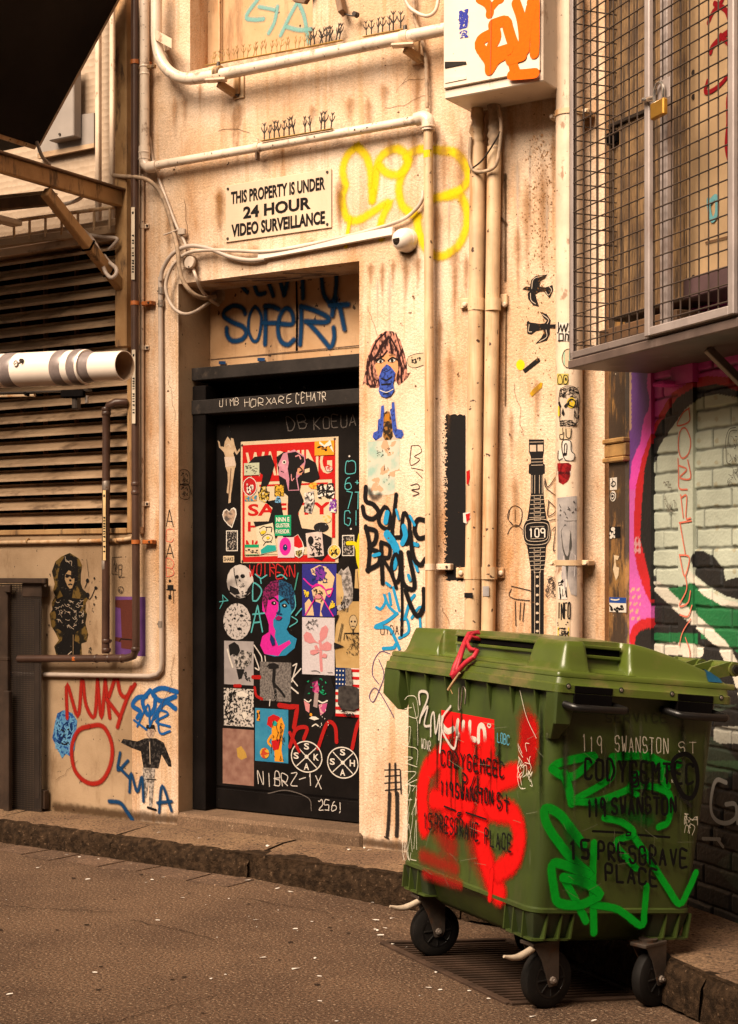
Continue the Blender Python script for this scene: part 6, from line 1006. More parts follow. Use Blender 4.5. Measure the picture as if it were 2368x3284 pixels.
for cx_, cy_, lt, lab in ((985, 2421, 'SSAK', 'left of the two round black and white crossed letter stickers'), (1101, 2440, 'SSAH', 'right of the two round black and white crossed letter stickers')):
    def lay():
        o = [('c', [(.5+.47*math.cos(a), .5+.47*math.sin(a)) for a in [k*math.pi/6 for k in range(12)]], .03, wht), ('s', [(.2, .2), (.8, .8)], .025, wht), ('s', [(.8, .2), (.2, .8)], .025, wht), ('e', (.5, .5, .06, .06), wht)]
        for ch, x, y in ((lt[0], .42, .08), (lt[1], .1, .39), (lt[2], .42, .7), (lt[3], .72, .39)): o.append(('t', ch, (x, y, x+.16, y+.2), wht, .02))
        return o
    dk2(lab, (cx_-52, cy_-50, cx_+52, cy_+54), bk, lay(), outline=oval)
# marks painted on the leaf
dp = lambda nm, layers, off=.0015: grafpart(nm, door, DL, layers, off)
gyp = paint('grey_chalk', (.15, .125, .11), .2, .8); tqp = paint('turquoise_marker', (.09, .40, .41), .1); rdp = paint('red_marker', (.50, .02, .02), .1); wmk = paint('white_marker', (.72, .64, .58), .15, .9, .5)
dp('chalk_tag', [('h', 'DB', (925, 1336, 985, 1378), 4.5, gyp, dict(dy=-8, sl=-.3)), ('h', 'KOEUA', (1008, 1338, 1142, 1376), 4.5, gyp, dict(dy=-10))])
dp('marker_number', [('h', 'O', (1108, 1480, 1138, 1520), 3.2, tqp), ('h', '6+', (1107, 1530, 1156, 1568), 3.2, tqp), ('h', '7T', (1112, 1578, 1160, 1630), 3.2, tqp), ('h', 'G!', (1106, 1636, 1150, 1682), 3.2, tqp), ('e', (1121, 1463, 3, 3), wmk), ('e', (1126, 1696, 3, 3), wmk)])
dp('red_tag', [('h', 'WOIREXN', (802, 1812, 944, 1850), 4.2, rdp, dict(dy=-3, jit=.12))])
dp('turquoise_tag', [('h', 'D', (Bx(440), By(330), Bx(510), By(470)), 6, tqp), ('h', 'Y', (Bx(455), By(255), Bx(560), By(330)), 5, tqp), ('h', 'A', (Bx(430), By(500), Bx(530), By(740)), 6, tqp), ('s', [(Bx(440), By(600)), (Bx(540), By(590))], 6, tqp), ('s', [(Bx(650), By(270)), (Bx(690), By(255)), (Bx(735), By(290))], 5, tqp), ('s', [(Bx(805), By(385)), (Bx(835), By(240))], 5, paint('green_marker', (.05, .25, .2))), ('s', [(Bx(150), By(550)), (Bx(180), By(490)), (Bx(175), By(430)), (Bx(225), By(480)), (Bx(150), By(490))], 3, tqp, 0), ('s', [(Bx(780), By(620)), (Bx(830), By(660)), (Bx(760), By(710))], 4, tqp), ('s', [(Bx(815), By(610)), (Bx(865), By(550))], 5, tqp)])
dp('white_tag', [('s', [(Bx(450), By(870)), (Bx(510), By(960)), (Bx(520), By(1010))], 5, wmk), ('s', [(Bx(450), By(950)), (Bx(495), By(1080)), (Bx(460), By(1070))], 5, wmk), ('s', [(Bx(545), By(965)), (Bx(550), By(1010))], 4, wmk), ('s', [(Bx(790), By(1050)), (Bx(825), By(1030)), (Bx(780), By(1190))], 5, wmk, 0), ('s', [(Bx(860), By(1075)), (Bx(780), By(1165)), (Bx(830), By(1225))], 5, wmk, 0), ('s', [(Bx(775), By(1240)), (Bx(835), By(1290))], 6, wmk), ('s', [(Bx(590), By(1345)), (Bx(585), By(1400))], 4, wmk)])
rds = paint('red_spray_door', (.40, .012, .010), .2, 1, .15)
dp('red_spray', [('s', [(Bx(670), By(1395)), (Bx(760), By(1410)), (Bx(830), By(1405)), (Bx(800), By(1590))], 20, rds, 0), ('s', [(Bx(440), By(1150)), (Bx(500), By(1150))], 16, rds), ('s', [(Bx(455), By(1240)), (Bx(470), By(1310)), (Bx(520), By(1340))], 12, rds), ('s', [(Bx(280), By(1225)), (Bx(330), By(1225))], 14, rds), ('s', [(930, 2395), (950, 2340), (985, 2335), (975, 2370)], 16, rds), ('s', [(1020, 2400), (1050, 2320), (1075, 2330), (1080, 2380)], 16, rds), ('s', [(1130, 2400), (1145, 2330), (1160, 2300)], 16, rds), ('s', [(930, 2350), (960, 2410)], 14, rds)])
dp('white_lettering', [('h', 'NIBRZ-1X', (828, 2478, 1030, 2516), 3.4, wmk, dict(dy=8, jit=.13))]); dp('white_lettering', [('h', '256!', (1024, 2566, 1098, 2598), 3.2, wmk, dict(dy=6, jit=.12))], .008)
dp('white_lettering', [('s', [(860, 2545), (920, 2535), (990, 2560), (1000, 2600)], 4, gyp)], .008)
dp('yellow_spray', [('s', [(1115, 1742), (1140, 1745), (1150, 1780)], 16, paint('yellow_spray2', (.68, .52, .01), .3)), ('s', [(1156, 1715), (1148, 1760), (1150, 1800), (1160, 1830)], 18, MATS['yellow_spray2']), ('s', [(1155, 1830), (1160, 1880)], 14, MATS['yellow_spray2'])], .004)

# ---------------------------------------------------------------- right hand brick wall with mural
def inpoly(x, y, P):
    c = False; n = len(P)
    for i in range(n):
        (x0, y0), (x1, y1) = P[i], P[i-1]
        if (y0 > y) != (y1 > y) and x < (x1-x0)*(y-y0)/(y1-y0)+x0: c = not c
    return c
MAG, REDM, BLK, PALE, GRN, WHT, DKG = (.70, .060, .40), (.52, .010, .016), (.010, .009, .009), (.47, .50, .41), (.008, .12, .035), (.58, .53, .45), (.030, .045, .030)
PUR = (.14, .05, .24)
REDP = [(2420, 1222), (2331, 1209), (2277, 1206), (2223, 1216), (2155, 1262), (2111, 1336), (2086, 1395), (2060, 1470), (2040, 1560), (2034, 1660), (2034, 1760), (2046, 1830), (2070, 1900), (2090, 1940), (2500, 1940), (2500, 1222)]
BLKP = [(2420, 1262), (2368, 1253), (2302, 1231), (2223, 1243), (2170, 1277), (2111, 1365), (2086, 1430), (2068, 1500), (2060, 1600), (2054, 1730), (2075, 1810), (2086, 1870), (2092, 2000), (2500, 2000), (2500, 1262)]
PALP = [(2440, 1300), (2368, 1275), (2302, 1263), (2243, 1277), (2199, 1311), (2145, 1385), (2116, 1434), (2096, 1500), (2084, 1600), (2084, 1728), (2090, 1814), (2100, 1844), (2122, 1886), (2180, 1880), (2222, 1872), (2260, 1905), (2320, 1945), (2420, 1955), (2440, 1300)]
LENS = [(2215, 1790), (2228, 1768), (2262, 1768), (2296, 1790), (2318, 1822), (2328, 1862), (2350, 1855), (2420, 1840), (2420, 1930), (2368, 1922), (2330, 1912), (2280, 1885), (2228, 1842)]
GRNP = [(2132, 1886), (2200, 1880), (2215, 1868), (2250, 1900), (2310, 1938), (2420, 1958), (2420, 2120), (2390, 2110), (2320, 2062), (2240, 1985), (2170, 1920)]
GRN2 = [(2085, 2030), (2240, 2030), (2240, 2070), (2085, 2070)]
W1 = [(2205, 1838), (2265, 1900), (2325, 1935), (2420, 1952)]; W2 = [(2108, 1880), (2170, 1938), (2240, 1998), (2320, 2070), (2370, 2170), (2400, 2300)]; W3 = [(2085, 2085), (2160, 2080), (2240, 2090)]
def near(x, y, L, r):
    for (x0, y0), (x1, y1) in zip(L, L[1:]):
        dx, dy = x1-x0, y1-y0; t = max(0, min(1, ((x-x0)*dx+(y-y0)*dy)/(dx*dx+dy*dy)))
        if (x-x0-t*dx)**2+(y-y0-t*dy)**2 < r*r: return True
    return False
rm = random.Random(11)
def mural(x, y):
    if y > 2260: c = DKG if (math.sin(x*.013+y*.007)+math.sin(y*.021)) > .2 else BLK
    elif inpoly(x, y, REDP) or y > 1940: c = REDM if inpoly(x, y, REDP) else BLK
    else: c = MAG
    if inpoly(x, y, BLKP): c = BLK
    if inpoly(x, y, PALP): c = PALE if not (x > 2230 and math.sin(x*.11)+math.sin(y*.09) > 1.75) else (.40, .38, .27)
    if inpoly(x, y, GRNP) or inpoly(x, y, GRN2) or (x > 2250 and 1960 < y < 2050): c = GRN
    if inpoly(x, y, LENS): c = BLK
    if near(x, y, W1, 11) or near(x, y, W2, 17) or near(x, y, W3, 20): c = WHT
    if 2330 < y < 2385 and x > 2290 and (x-2290)*.5 > y-2375: c = (.42, .40, .34)
    if 2440 < y < 2475 and x > 2260: c = (.045, .10, .045)
    return c
def m_painted(name, brick):
    m = bpy.data.materials.new(name); m.use_nodes = True; N, L = m.node_tree.nodes, m.node_tree.links; b = N['Principled BSDF']; b.inputs['Roughness'].default_value = .55
    a = N.new('ShaderNodeAttribute'); a.attribute_name = 'paint'; g = N.new('ShaderNodeNewGeometry'); mp = N.new('ShaderNodeMapping'); mp.inputs['Rotation'].default_value = (0, 0, math.atan2(.9326, .361))
    L.new(g.outputs['Position'], mp.inputs[0]); n = N.new('ShaderNodeTexNoise'); n.inputs['Scale'].default_value = 55; n.inputs['Detail'].default_value = 5; L.new(mp.outputs[0], n.inputs['Vector'])
    n2 = N.new('ShaderNodeTexNoise'); n2.inputs['Scale'].default_value = 3; L.new(mp.outputs[0], n2.inputs['Vector'])
    mr = N.new('ShaderNodeMapRange'); mr.inputs[1].default_value = .3; mr.inputs[2].default_value = .7; mr.inputs[3].default_value = .72; mr.inputs[4].default_value = 1.1; L.new(n2.outputs['Fac'], mr.inputs[0])
    mx = N.new('ShaderNodeMix'); mx.data_type = 'RGBA'; mx.blend_type = 'MULTIPLY'; mx.inputs[0].default_value = 1; L.new(a.outputs['Color'], mx.inputs[6]); L.new(mr.outputs[0], mx.inputs[7]); L.new(mx.outputs[2], b.inputs['Base Color'])
    bn = N.new('ShaderNodeBump'); bn.inputs['Strength'].default_value = .35; bn.inputs['Distance'].default_value = .006; L.new(n.outputs['Fac'], bn.inputs['Height'])
    L.new(bn.outputs[0], b.inputs['Normal'])
    return m
m_mural = m_painted('painted_brick', True)
bw_ = thing('brick_wall', 'painted brick wall on the right with a pink, pale and green mural', 'wall', RW.uv(1.5, 0))
uB0 = RW.u(2090); du_ = .0055; dz_ = .0042
def brick_h(u, z):
    """relief of large painted blocks: 1 in a brick, 0 in a joint"""
    r = math.floor(z/.079); zz = z-r*.079; off = (.13 if r % 2 else 0)+(.06 if r % 3 == 0 else 0)
    uu = (u+off) % .245; j = .005+.003*math.sin(u*31+r*1.7)+.0015*math.sin(u*90+r*5)
    e = min(zz, .079-zz, uu, .245-uu, )
    return min(1, max(0, (e-j*.5)/.006))
mb = MB(); uE = 1.10; nu, nz = int((uE-uB0)/du_), int((2.75)/dz_); vs = []; k = 0
rb = random.Random(9); hb = {}
for i in range(nu+1):
    for j in range(nz+1):
        u, z = uB0+i*du_, j*dz_; h = brick_h(u, z); r = math.floor(z/.079); key = (r, math.floor((u+(.13 if r % 2 else 0)+(.06 if r % 3 == 0 else 0))/.245))
        if key not in hb: hb[key] = rb.uniform(-.003, .003)
        p = RW.uv(u, z, -.007*(1-h)+hb[key]*h+rb.uniform(-.0007, .0007)); vs.append(p); x, y = topx(RW.uv(u, z)); c = mural(x, y); q = .55+.45*h
        mb.cols[k] = tuple(v*q for v in c) if sum(c) < .9 else tuple(v*(.34+.66*h) for v in c); k += 1
mb.add(vs, [(i*(nz+1)+j, i*(nz+1)+j+1, (i+1)*(nz+1)+j+1, (i+1)*(nz+1)+j) for i in range(nu) for j in range(nz)], m_mural)
mb.build('mural_bricks', bw_, ang=80)
m_brickp = mk('plain_painted_brick', (.16, .10, .07), .8, nsc=6, namt=.4, bump=.0)
t_ = m_brickp.node_tree; b_ = t_.nodes['Principled BSDF']; g_ = [n for n in t_.nodes if n.type == 'NEW_GEOMETRY'][0]; mp_ = t_.nodes.new('ShaderNodeMapping'); mp_.inputs['Rotation'].default_value = (0, 0, math.atan2(.9326, .361)); sp_ = t_.nodes.new('ShaderNodeSeparateXYZ'); cm_ = t_.nodes.new('ShaderNodeCombineXYZ'); br_ = t_.nodes.new('ShaderNodeTexBrick')
t_.links.new(g_.outputs['Position'], mp_.inputs[0]); t_.links.new(mp_.outputs[0], sp_.inputs[0]); t_.links.new(sp_.outputs[0], cm_.inputs[0]); t_.links.new(sp_.outputs[2], cm_.inputs[1]); t_.links.new(cm_.outputs[0], br_.inputs['Vector'])
for k_, v_ in (('Scale', 1), ('Brick Width', .245), ('Row Height', .079), ('Mortar Size', .006)): br_.inputs[k_].default_value = v_
br_.inputs['Color1'].default_value = (.17, .105, .07, 1); br_.inputs['Color2'].default_value = (.11, .066, .045, 1); br_.inputs['Mortar'].default_value = (.05, .035, .027, 1); t_.links.new(br_.outputs['Color'], b_.inputs['Base Color'])
bn_ = t_.nodes.new('ShaderNodeBump'); bn_.inputs['Distance'].default_value = .008; bn_.invert = True; t_.links.new(br_.outputs['Fac'], bn_.inputs['Height']); t_.links.new(bn_.outputs[0], b_.inputs['Normal'])
mb = MB(); mb.box(RW.uv(uB0, 2.75, .0), RW.U*(uE-uB0), Z*4.5, -RW.N*.3, m_brickp); mb.box(RW.uv(uE, -.2, 0), RW.U*2.2, Z*7.4, -RW.N*.3, m_brickp); mb.build('upper_bricks', bw_)
mb = MB(); mb.box(RW.uv(-.15, -.2, -.06), RW.U*(uB0+.15), Z*7.4, -RW.N*.3, m_creamrust); mb.build('return_wall', bw_)
def painted_strip(name, x0, x1, y0, y1, o, parent, fn, th=.03):
    mb = MB(); ua, ub = RW.u(x0, o), RW.u(x1, o); zt, zb = RW.px(x0, y0, o).z, RW.px(x0, y1, o).z; n = max(3, int((ub-ua)/.006)); nz = int((zt-zb)/.007); vs = []
    for i in range(n+1):
        for j in range(nz+1):
            p = RW.uv(ua+(ub-ua)*i/n, zb+(zt-zb)*j/nz, o); vs.append(p); mb.cols[len(vs)-1] = fn(*topx(p))
    mb.add(vs, [(i*(nz+1)+j, i*(nz+1)+j+1, (i+1)*(nz+1)+j+1, (i+1)*(nz+1)+j) for i in range(n) for j in range(nz)], m_mural)
    k = len(vs); sd = []
    for (u, s_) in ((ua, 1), (ub, -1)):
        b = len(vs)
        for j in range(nz+1):
            z = zb+(zt-zb)*j/nz
            for oo in (o-.0002, o-th): p = RW.uv(u+s_*.0001, z, oo); vs.append(p); mb.cols[len(vs)-1] = fn(*topx(RW.uv(u, z, o)))
            if j: sd.append((b+2*j-2, b+2*j-1, b+2*j+1, b+2*j))
    b = len(vs)
    for u in (ua, ub):
        for oo in (o-.0002, o-th): p = RW.uv(u, zt, oo); vs.append(p); mb.cols[len(vs)-1] = fn(*topx(RW.uv(u, zt-.01, o)))
    sd.append((b, b+1, b+3, b+2))
    mb.add(vs[k:], [tuple(q-k for q in f) for f in sd], m_mural)
    return mb.build(name, parent, ang=60)
cvr = thing('conduit_cover', 'flat painted conduit cover down the mural with a salmon tag', 'conduit cover', RW.px(2200, 2200, .03))
painted_strip('cover', 2176, 2223, 1236, 2300, .012, cvr, mural, .03)
painted_strip('top_box', 2153, 2222, 1178, 1238, .03, cvr, lambda x, y: MAG, .04)
mb = MB(); mb.bbox(RW.px(2150, 1243, .0), RW.U*.085, Z*.018, RW.N*.085, paint('magenta_paint', tuple(c/INK_SHADE for c in MAG)), .004); mb.build('ledge', cvr)
RWc = RW.back(.0122)
mb = MB(); fs_ = Pix(RWc)
Z5 = lambda w, m, *p: ('s', [(1668+x/2.336, 1300+y/2.336) for x, y in p], w, m)
art(mb, fs_, [Z5(5, sor, (1270, 20), (1220, 60), (1180, 150), (1270, 120), (1268, 30)), ('c', [(1668+x/2.336, 1300+y/2.336) for x, y in ((1200, 200), (1240, 170), (1280, 260), (1265, 360), (1215, 395), (1190, 320))], 5, sor), Z5(5, sor, (1185, 400), (1190, 520), (1195, 620), (1255, 630)), Z5(5, sor, (1190, 450), (1250, 480), (1200, 540), (1280, 545), (1260, 410)), Z5(5, sor, (1205, 670), (1225, 840)), Z5(5, sor, (1210, 690), (1250, 680), (1245, 840), (1280, 845)), Z5(5, sor, (1195, 880), (1285, 865)), Z5(5, sor, (1200, 885), (1240, 1110)), Z5(5, sor, (1195, 1120), (1270, 1140), (1235, 1280), (1200, 1130)), Z5(5, sor, (1240, 1280), (1250, 1380), (1195, 1500), (1260, 1480), (1280, 1390)), Z5(5, sor, (1200, 1570), (1260, 1580), (1290, 1500)), Z5(4, sor, (1280, 1600), (1220, 1700), (1195, 1800)), Z5(4, sor, (1240, 1740), (1275, 1850), (1265, 1960))], .001)
mb.build('salmon_tag', cvr)
wsm = paint('white_mural_paint', (.50, .47, .43), .25)
grafpart('white_letter', bw_, RW.back(.004), [('s', [(2330, 2510), (2300, 2502), (2285, 2540), (2282, 2600), (2300, 2632), (2335, 2640), (2362, 2620), (2360, 2580), (2330, 2580)], 14, wsm), ('s', [(2368, 2590), (2366, 2640)], 12, wsm), ('s', [(2255, 2690), (2310, 2692)], 11, wsm), ('s', [(2300, 2690), (2320, 2716)], 11, wsm)], .004)
grafpart('pen_drawing', bw_, RW.back(.004), [Z5(2, ln, (1540, 320), (1545, 250), (1570, 180), (1620, 165)), Z5(2, ln, (1560, 300), (1575, 200), (1630, 190)), Z5(2, ln, (1545, 320), (1550, 420), (1580, 440)), ('n', (2335, 1400, 2368, 1480), 16, 1.5, ln, .2), ('n', (2335, 1490, 2368, 1560), 12, 1.2, ln, .3), ('n', (2130, 1545, 2155, 1570), 5, 3, paint('grey_smudge', (.22, .2, .16), .3), .5), ('n', (2130, 1590, 2165, 1640), 7, 3, MATS['grey_smudge'], .5)], .003)
# columns at the corner
m_colr = mk('rusted_iron_column', (.33, .17, .045), .6, nsc=5, col2=(.17, .08, .025), bump=.4, bsc=50, rust=(.028, .017, .011), rsc=(9, 9, 2.2), rlo=.40, rhi=.51, ramt=.95, speck=(.48, .40, .30), ssc=26, slo=.73)
ic = thing('iron_column', 'rusty brown iron column with a collar in the wall corner', 'column', RW.px(1975, 2300, .02))
u0, u1 = RW.u(1946, .03), RW.u(2012, .03)
mb = MB(); mb.bbox(RW.uv(u0+.008, -.05, -.06), RW.U*(u1-u0-.012), Z*5.6, RW.N*.09, m_colr, .012); mb.build('shaft', ic)
zt, zb = RW.px(1975, 1405, .04).z, RW.px(1975, 1482, .04).z
mb = MB()
for z, h, e in ((zt-.022, .022, .018), (zb, .022, .018), (zb+.022, zt-zb-.044, .008)): mb.bbox(RW.uv(u0-.002, z, -.055), RW.U*(u1-u0+.002), Z*h, RW.N*(.09+e), mk('rusty_ochre', (.42, .235, .08), .55, nsc=7, namt=.5, bump=.3, rust=RUST, rlo=.52, rhi=.62, ramt=.8), .006)
mb.build('collar', ic)
pcl = thing('painted_column', 'column beside the brick wall painted pink, purple and red', 'column', RW.px(2050, 2300, .04))
def colmural(x, y):
    x += rm.uniform(-1, 1); y += rm.uniform(-1.5, 1.5)
    if y < 1290 and x < 2010+60*math.sin(y*.02)*.2+(1290-y)*.25: return (.55, .40, .26)
    c = MAG if y < 1570 else (.60, .10, .40)
    pl_ = 2010+max(0, min(70, (1560-y)*.28)) if y > 1290 else 2080
    if y < 1575 and x < pl_+4*math.sin(y*.05): c = PUR if (y > 1380 or x > 2026) else (.42, .26, .18)
    if inpoly(x, y, REDP) and y > 1380: c = REDM
    if y > 1390 and inpoly(x, y, BLKP): c = BLK
    if 1725 < y < 1775 and 2034 < x < 2056 and math.sin(x*.5)+math.sin(y*.3) > -.3: c = (.58, .28, .30)
    if y > 1930 and (x-2082)**2+(y-2045)**2 < 62**2: c = REDM if (x-2082)**2+(y-2060)**2 > 45**2 else BLK
    if 1880 < y < 1990 and 2012 < x < 2056 and math.sin(x*.35+y*.2)+math.sin(y*.27) > .7: c = (.58, .33, .23)
    return c
painted_strip('shaft', 2014, 2089, 1000, 2400, .016, pcl, colmural, .08)
def cpaper(label, box, base, layers, outline=None): return paper('sticker', label, 'sticker', RW.back(.031), box, base, layers, 0, .0012, 'stickers on the iron column', outline)
cpaper('tall white sticker with a black ring symbol, top one on the iron column', (1958, 1533, 1980, 1572), wht, [('c', [(.2, .5), (.5, .3), (.85, .5), (.6, .7), (.25, .65)], .09, K), ('s', [(.4, .1), (.45, .8)], .08, K)])
cpaper('white oval eye sticker on the iron column', (1958, 1575, 1977, 1609), wht, [('c', [(.3, .2), (.75, .3), (.8, .6), (.4, .85), (.15, .5)], .1, K), ('e', (.45, .5, .2, .12), K)], oval)
cpaper('black square sticker with white blobs on the iron column', (1958, 1690, 1991, 1726), bk, [('e', (.3, .2, .2, .18), wht), ('n', (.05, .45, .5, .98), 8, .12, wht, .3)])
cpaper('blue and white label at the foot of the iron column', (1956, 1915, 2010, 1962), wht, [('r', (0, 0, 1, .38), paint('label_blue', (.02, .07, .30))), ('s', [(.1, .15), (.4, .18), (.6, .12)], .04, wht), ('n', (.05, .5, .85, .92), 14, .06, K, .2)])
cpaper('torn white scrap in the middle of the iron column', (1965, 1780, 1990, 1862), MATS['aged_paper'], [], [(.2, .0), (.9, .05), (.7, .2), (.4, .18), (.5, .45), (.9, .5), (.8, .8), (.5, 1), (.3, .8), (.1, .55), (.3, .3)])

# ---------------------------------------------------------------- wire cage on the right wall
m_cage = mk('grey_cage_steel', (.22, .175, .16), .45, .25, nsc=5, namt=.3, bump=.08, bsc=40, rust=(.10, .05, .035), rsc=(7, 7, 7), rlo=.57, rhi=.7, ramt=.7)
m_cagel = mk('light_cage_steel', (.36, .30, .285), .45, .2, nsc=5, namt=.25, bump=.06, rust=(.17, .10, .08), rsc=(6, 6, 3), rlo=.55, rhi=.7, ramt=.6)
m_wire = mk('wire', (.075, .05, .038), .5, .4, bump=0)
EO = .396; CG = RW.back(EO); cg = thing('wire_cage', 'grey steel mesh cage bolted high on the right wall round an air conditioner', 'cage', RW.px(2091, 1192, 0))
zB = CG.px(1826, 1184).z; uc0 = CG.u(1826); uc1 = uc0+1.7; zTC = 5.2
def cb_(u, z, o, du2, dz2, do, m=m_cage, b=.003): return MB().bbox(RW.uv(u, z, o), RW.U*du2, Z*dz2, RW.N*do, m, b)
mb = MB()
for u in (uc0, uc1): mb.bbox(RW.uv(u, zB+.04, EO-.03), RW.U*.012, Z*(zTC-zB), RW.N*.03, m_cage, .002); mb.bbox(RW.uv(u+.012, zB+.04, EO-.006), RW.U*.018, Z*(zTC-zB), RW.N*.006, m_cagel, .001)
mb.bbox(RW.uv(uc0, zB+.04, EO-.03), RW.U*(uc1-uc0), Z*.03, RW.N*.03, m_cage); mb.bbox(RW.uv(uc0, zB+.04, 0), RW.U*.03, Z*.03, RW.N*(EO-.03), m_cage); mb.build('frame', cg)
mb = MB(); mb.bbox(RW.uv(uc0-.004, zB, -.02), RW.U*(uc1-uc0), Z*.036, RW.N*(EO+.024), mk('cage_base_steel', (.15, .105, .09), .5, .2, nsc=4, namt=.4, bump=.1, rust=(.25, .2, .18), rlo=.56, rhi=.75, ramt=.6), .004); mb.build('base_tray', cg)
mb = MB(); P_ = .0605; r = .0031
u = uc0+P_*.75
while u < uc1: mb.tube([RW.uv(u, zB+.06, EO-.008), RW.uv(u, zTC, EO-.008)], r, m_wire, 5); u += P_
z = zB+.1
while z < zTC: mb.tube([RW.uv(uc0+.01, z, EO-.005), RW.uv(uc1, z, EO-.005)], r, m_wire, 5); z += P_
mb.build('front_mesh', cg); mb = MB(); o = .03
while o < EO-.02: mb.tube([RW.uv(uc0+.012, zB+.05, o), RW.uv(uc0+.012, zTC, o)], r, m_wire, 5); o += P_
z = zB+.1
while z < zTC: mb.tube([RW.uv(uc0+.015, z, 0), RW.uv(uc0+.015, z, EO-.02)], r, m_wire, 5); z += P_
mb.build('side_mesh', cg)
# door of the cage
ud0, ud1 = CG.u(2083), CG.u(2352); zD = CG.px(2100, 1078).z; mb = MB()
for u, wd in ((ud0, .034), (ud1, .034)): mb.bbox(RW.uv(u, zD, EO+.001), RW.U*wd, Z*(zTC-zD), RW.N*.022, m_cagel)
mb.bbox(RW.uv(ud0+.034, zD, EO+.001), RW.U*(ud1-ud0-.034), Z*.034, RW.N*.02, m_cagel); mb.build('cage_door', cg)
mb = MB(); mb.bbox(RW.uv(ud0+.025, zD-.02, EO-.06), RW.U*.05, Z*(zTC-zD), RW.N*.03, m_cagel, .003); mb.build('inner_post', cg)
mb = MB(); mb.bbox(RW.px(2112, 330, EO+.024), RW.U*.085, Z*.075, RW.N*.004, m_cagel, .002); mb.build('latch_plate', cg)
mb = MB(); a, b = RW.px(2058, 322, EO+.034), RW.px(2112, 312, EO+.034); mb.lathe(a, b-a, [(0, .004), (.012, .006), (.016, .010), (.04, .0105), (.045, .008), (.06, .0105), (.10, .011)], mk('chrome', (.55, .50, .46), .18, .9, bump=0), 14); mb.build('bolt', cg)
pdl = thing('padlock', 'brass padlock hanging from the chrome bolt of the cage door', 'padlock', RW.px(2126, 388, EO+.04))
bl0 = RW.px(2101, 388, EO+.032); mb = MB(); mb.bbox(bl0, RW.U*.092, Z*.062, RW.N*.022, mk('brass', (.52, .27, .045), .35, .7, nsc=9, namt=.3, bump=.03), .005); mb.build('body', pdl)
mb = MB(); s0 = bl0+RW.N*.011+Z*.055; mb.tube([s0+RW.U*.016, s0+RW.U*.016+Z*.045, s0+RW.U*.028+Z*.066, s0+RW.U*.046+Z*.074, s0+RW.U*.064+Z*.066, s0+RW.U*.076+Z*.045, s0+RW.U*.076], .0065, MATS['chrome'], 10, True, 4); mb.build('shackle', pdl)
# air conditioner inside
m_fin2 = mk('fin_ridges', (.30, .175, .075), .6, nsc=8, col2=(.13, .07, .03), bump=.2, rust=(.05, .028, .015), rsc=(30, 30, 2), rlo=.5, rhi=.6, ramt=.85)
m_fin = mk('brown_fins', (.07, .036, .015), .7, nsc=8, col2=(.03, .016, .008), bump=.3, rust=(.06, .035, .02), rsc=(30, 30, 1.5), rlo=.5, rhi=.62, ramt=.8)
m_accase = mk('beige_casing', (.47, .31, .17), .6, nsc=3, namt=.25, bump=.08, rust=(.20, .12, .07), rsc=(12, 12, 1.2), rlo=.55, rhi=.72, ramt=.6)
ac = thing('air_conditioner', 'old beige air conditioner with brown fins inside the cage', 'air conditioner', RW.px(2100, 1000, .15))
AO = .17; CA = RW.back(AO); ua, ub, uc_, ue = CA.u(1962), CA.u(2214), CA.u(2246), CA.u(2246)+.9; zAB = CA.px(2050, 1005).z
mb = MB(); mb.bbox(RW.uv(ua, zAB, .03), RW.U*(ub-ua), Z*2.6, RW.N*(AO-.03), m_fin, .003)
u = ua+.006
while u < ub: mb.bbox(RW.uv(u, zAB+.01, AO), RW.U*.006, Z*2.6, RW.N*.010, m_fin2, .001); u += .0125
mb.build('fins', ac)
mb = MB(); mb.bbox(RW.uv(ub, zAB, .03), RW.U*(uc_-ub), Z*2.6, RW.N*(AO-.015), m_accase, .004)
for y in (232, 310, 890): mb.lathe(RW.px(2226, y, AO+.015), RW.N, [(0, .012), (.004, .011)], m_screw, 8)
mb.build('edge_strip', ac)
mb = MB(); mb.bbox(RW.uv(uc_+.012, zAB+.06, .03), RW.U*(ue-uc_), Z*2.6, RW.N*(AO+.005), m_accase, .005); mb.bbox(RW.uv(uc_-.0, zAB+.06, .03), RW.U*.012, Z*2.6, RW.N*(AO-.01), m_rustdark, .002)
PA = RW.back(AO+.0355); fr = Pix(PA); drd = paint('crimson_spray', (.28, .008, .014), .15)
Zr = lambda w, m, *p: ('s', [(1568+x/2.044, y/2.044) for x, y in p], w/2.044, m)
art(mb, fr, [Zr(30, drd, (1440, 145), (1470, 80), (1520, 20), (1540, -20)), Zr(30, drd, (1480, 20), (1550, 60), (1580, 130)), Zr(34, drd, (1455, 340), (1470, 300), (1540, 230), (1590, 200)), Zr(30, drd, (1520, 230), (1580, 290)), Zr(26, drd, (1600, 440), (1540, 530), (1470, 590), (1420, 600), (1435, 530)), Zr(34, drd, (1600, 540), (1570, 640), (1570, 800), (1560, 960), (1590, 1090)), Zr(30, drd, (1620, 660), (1600, 800)), Zr(34, paint('pale_blue_spray', (.17, .42, .46), .2), (1440, 1310), (1450, 1400), (1470, 1440), (1495, 1390), (1490, 1290), (1440, 1340)), ('s', [(2264, 778), (2368, 750)], 5, m_rustdark)], .0012)
mb.lathe(RW.px(2284, 935, AO+.035), RW.N, [(0, .011), (.006, .01)], m_screw, 10); mb.build('side_panel', ac)
mb = MB(); mb.bbox(RW.uv(ua-.02, zAB-.10, .02), RW.U*.6, Z*.06, RW.N*.20, m_rustdark, .004); mb.bbox(RW.uv(ub+.06, zAB-.02, .02), RW.U*.5, Z*.08, RW.N*.22, mk('mauve_steel', (.13, .075, .08), .5, .2), .004); mb.build('support_rail', ac)
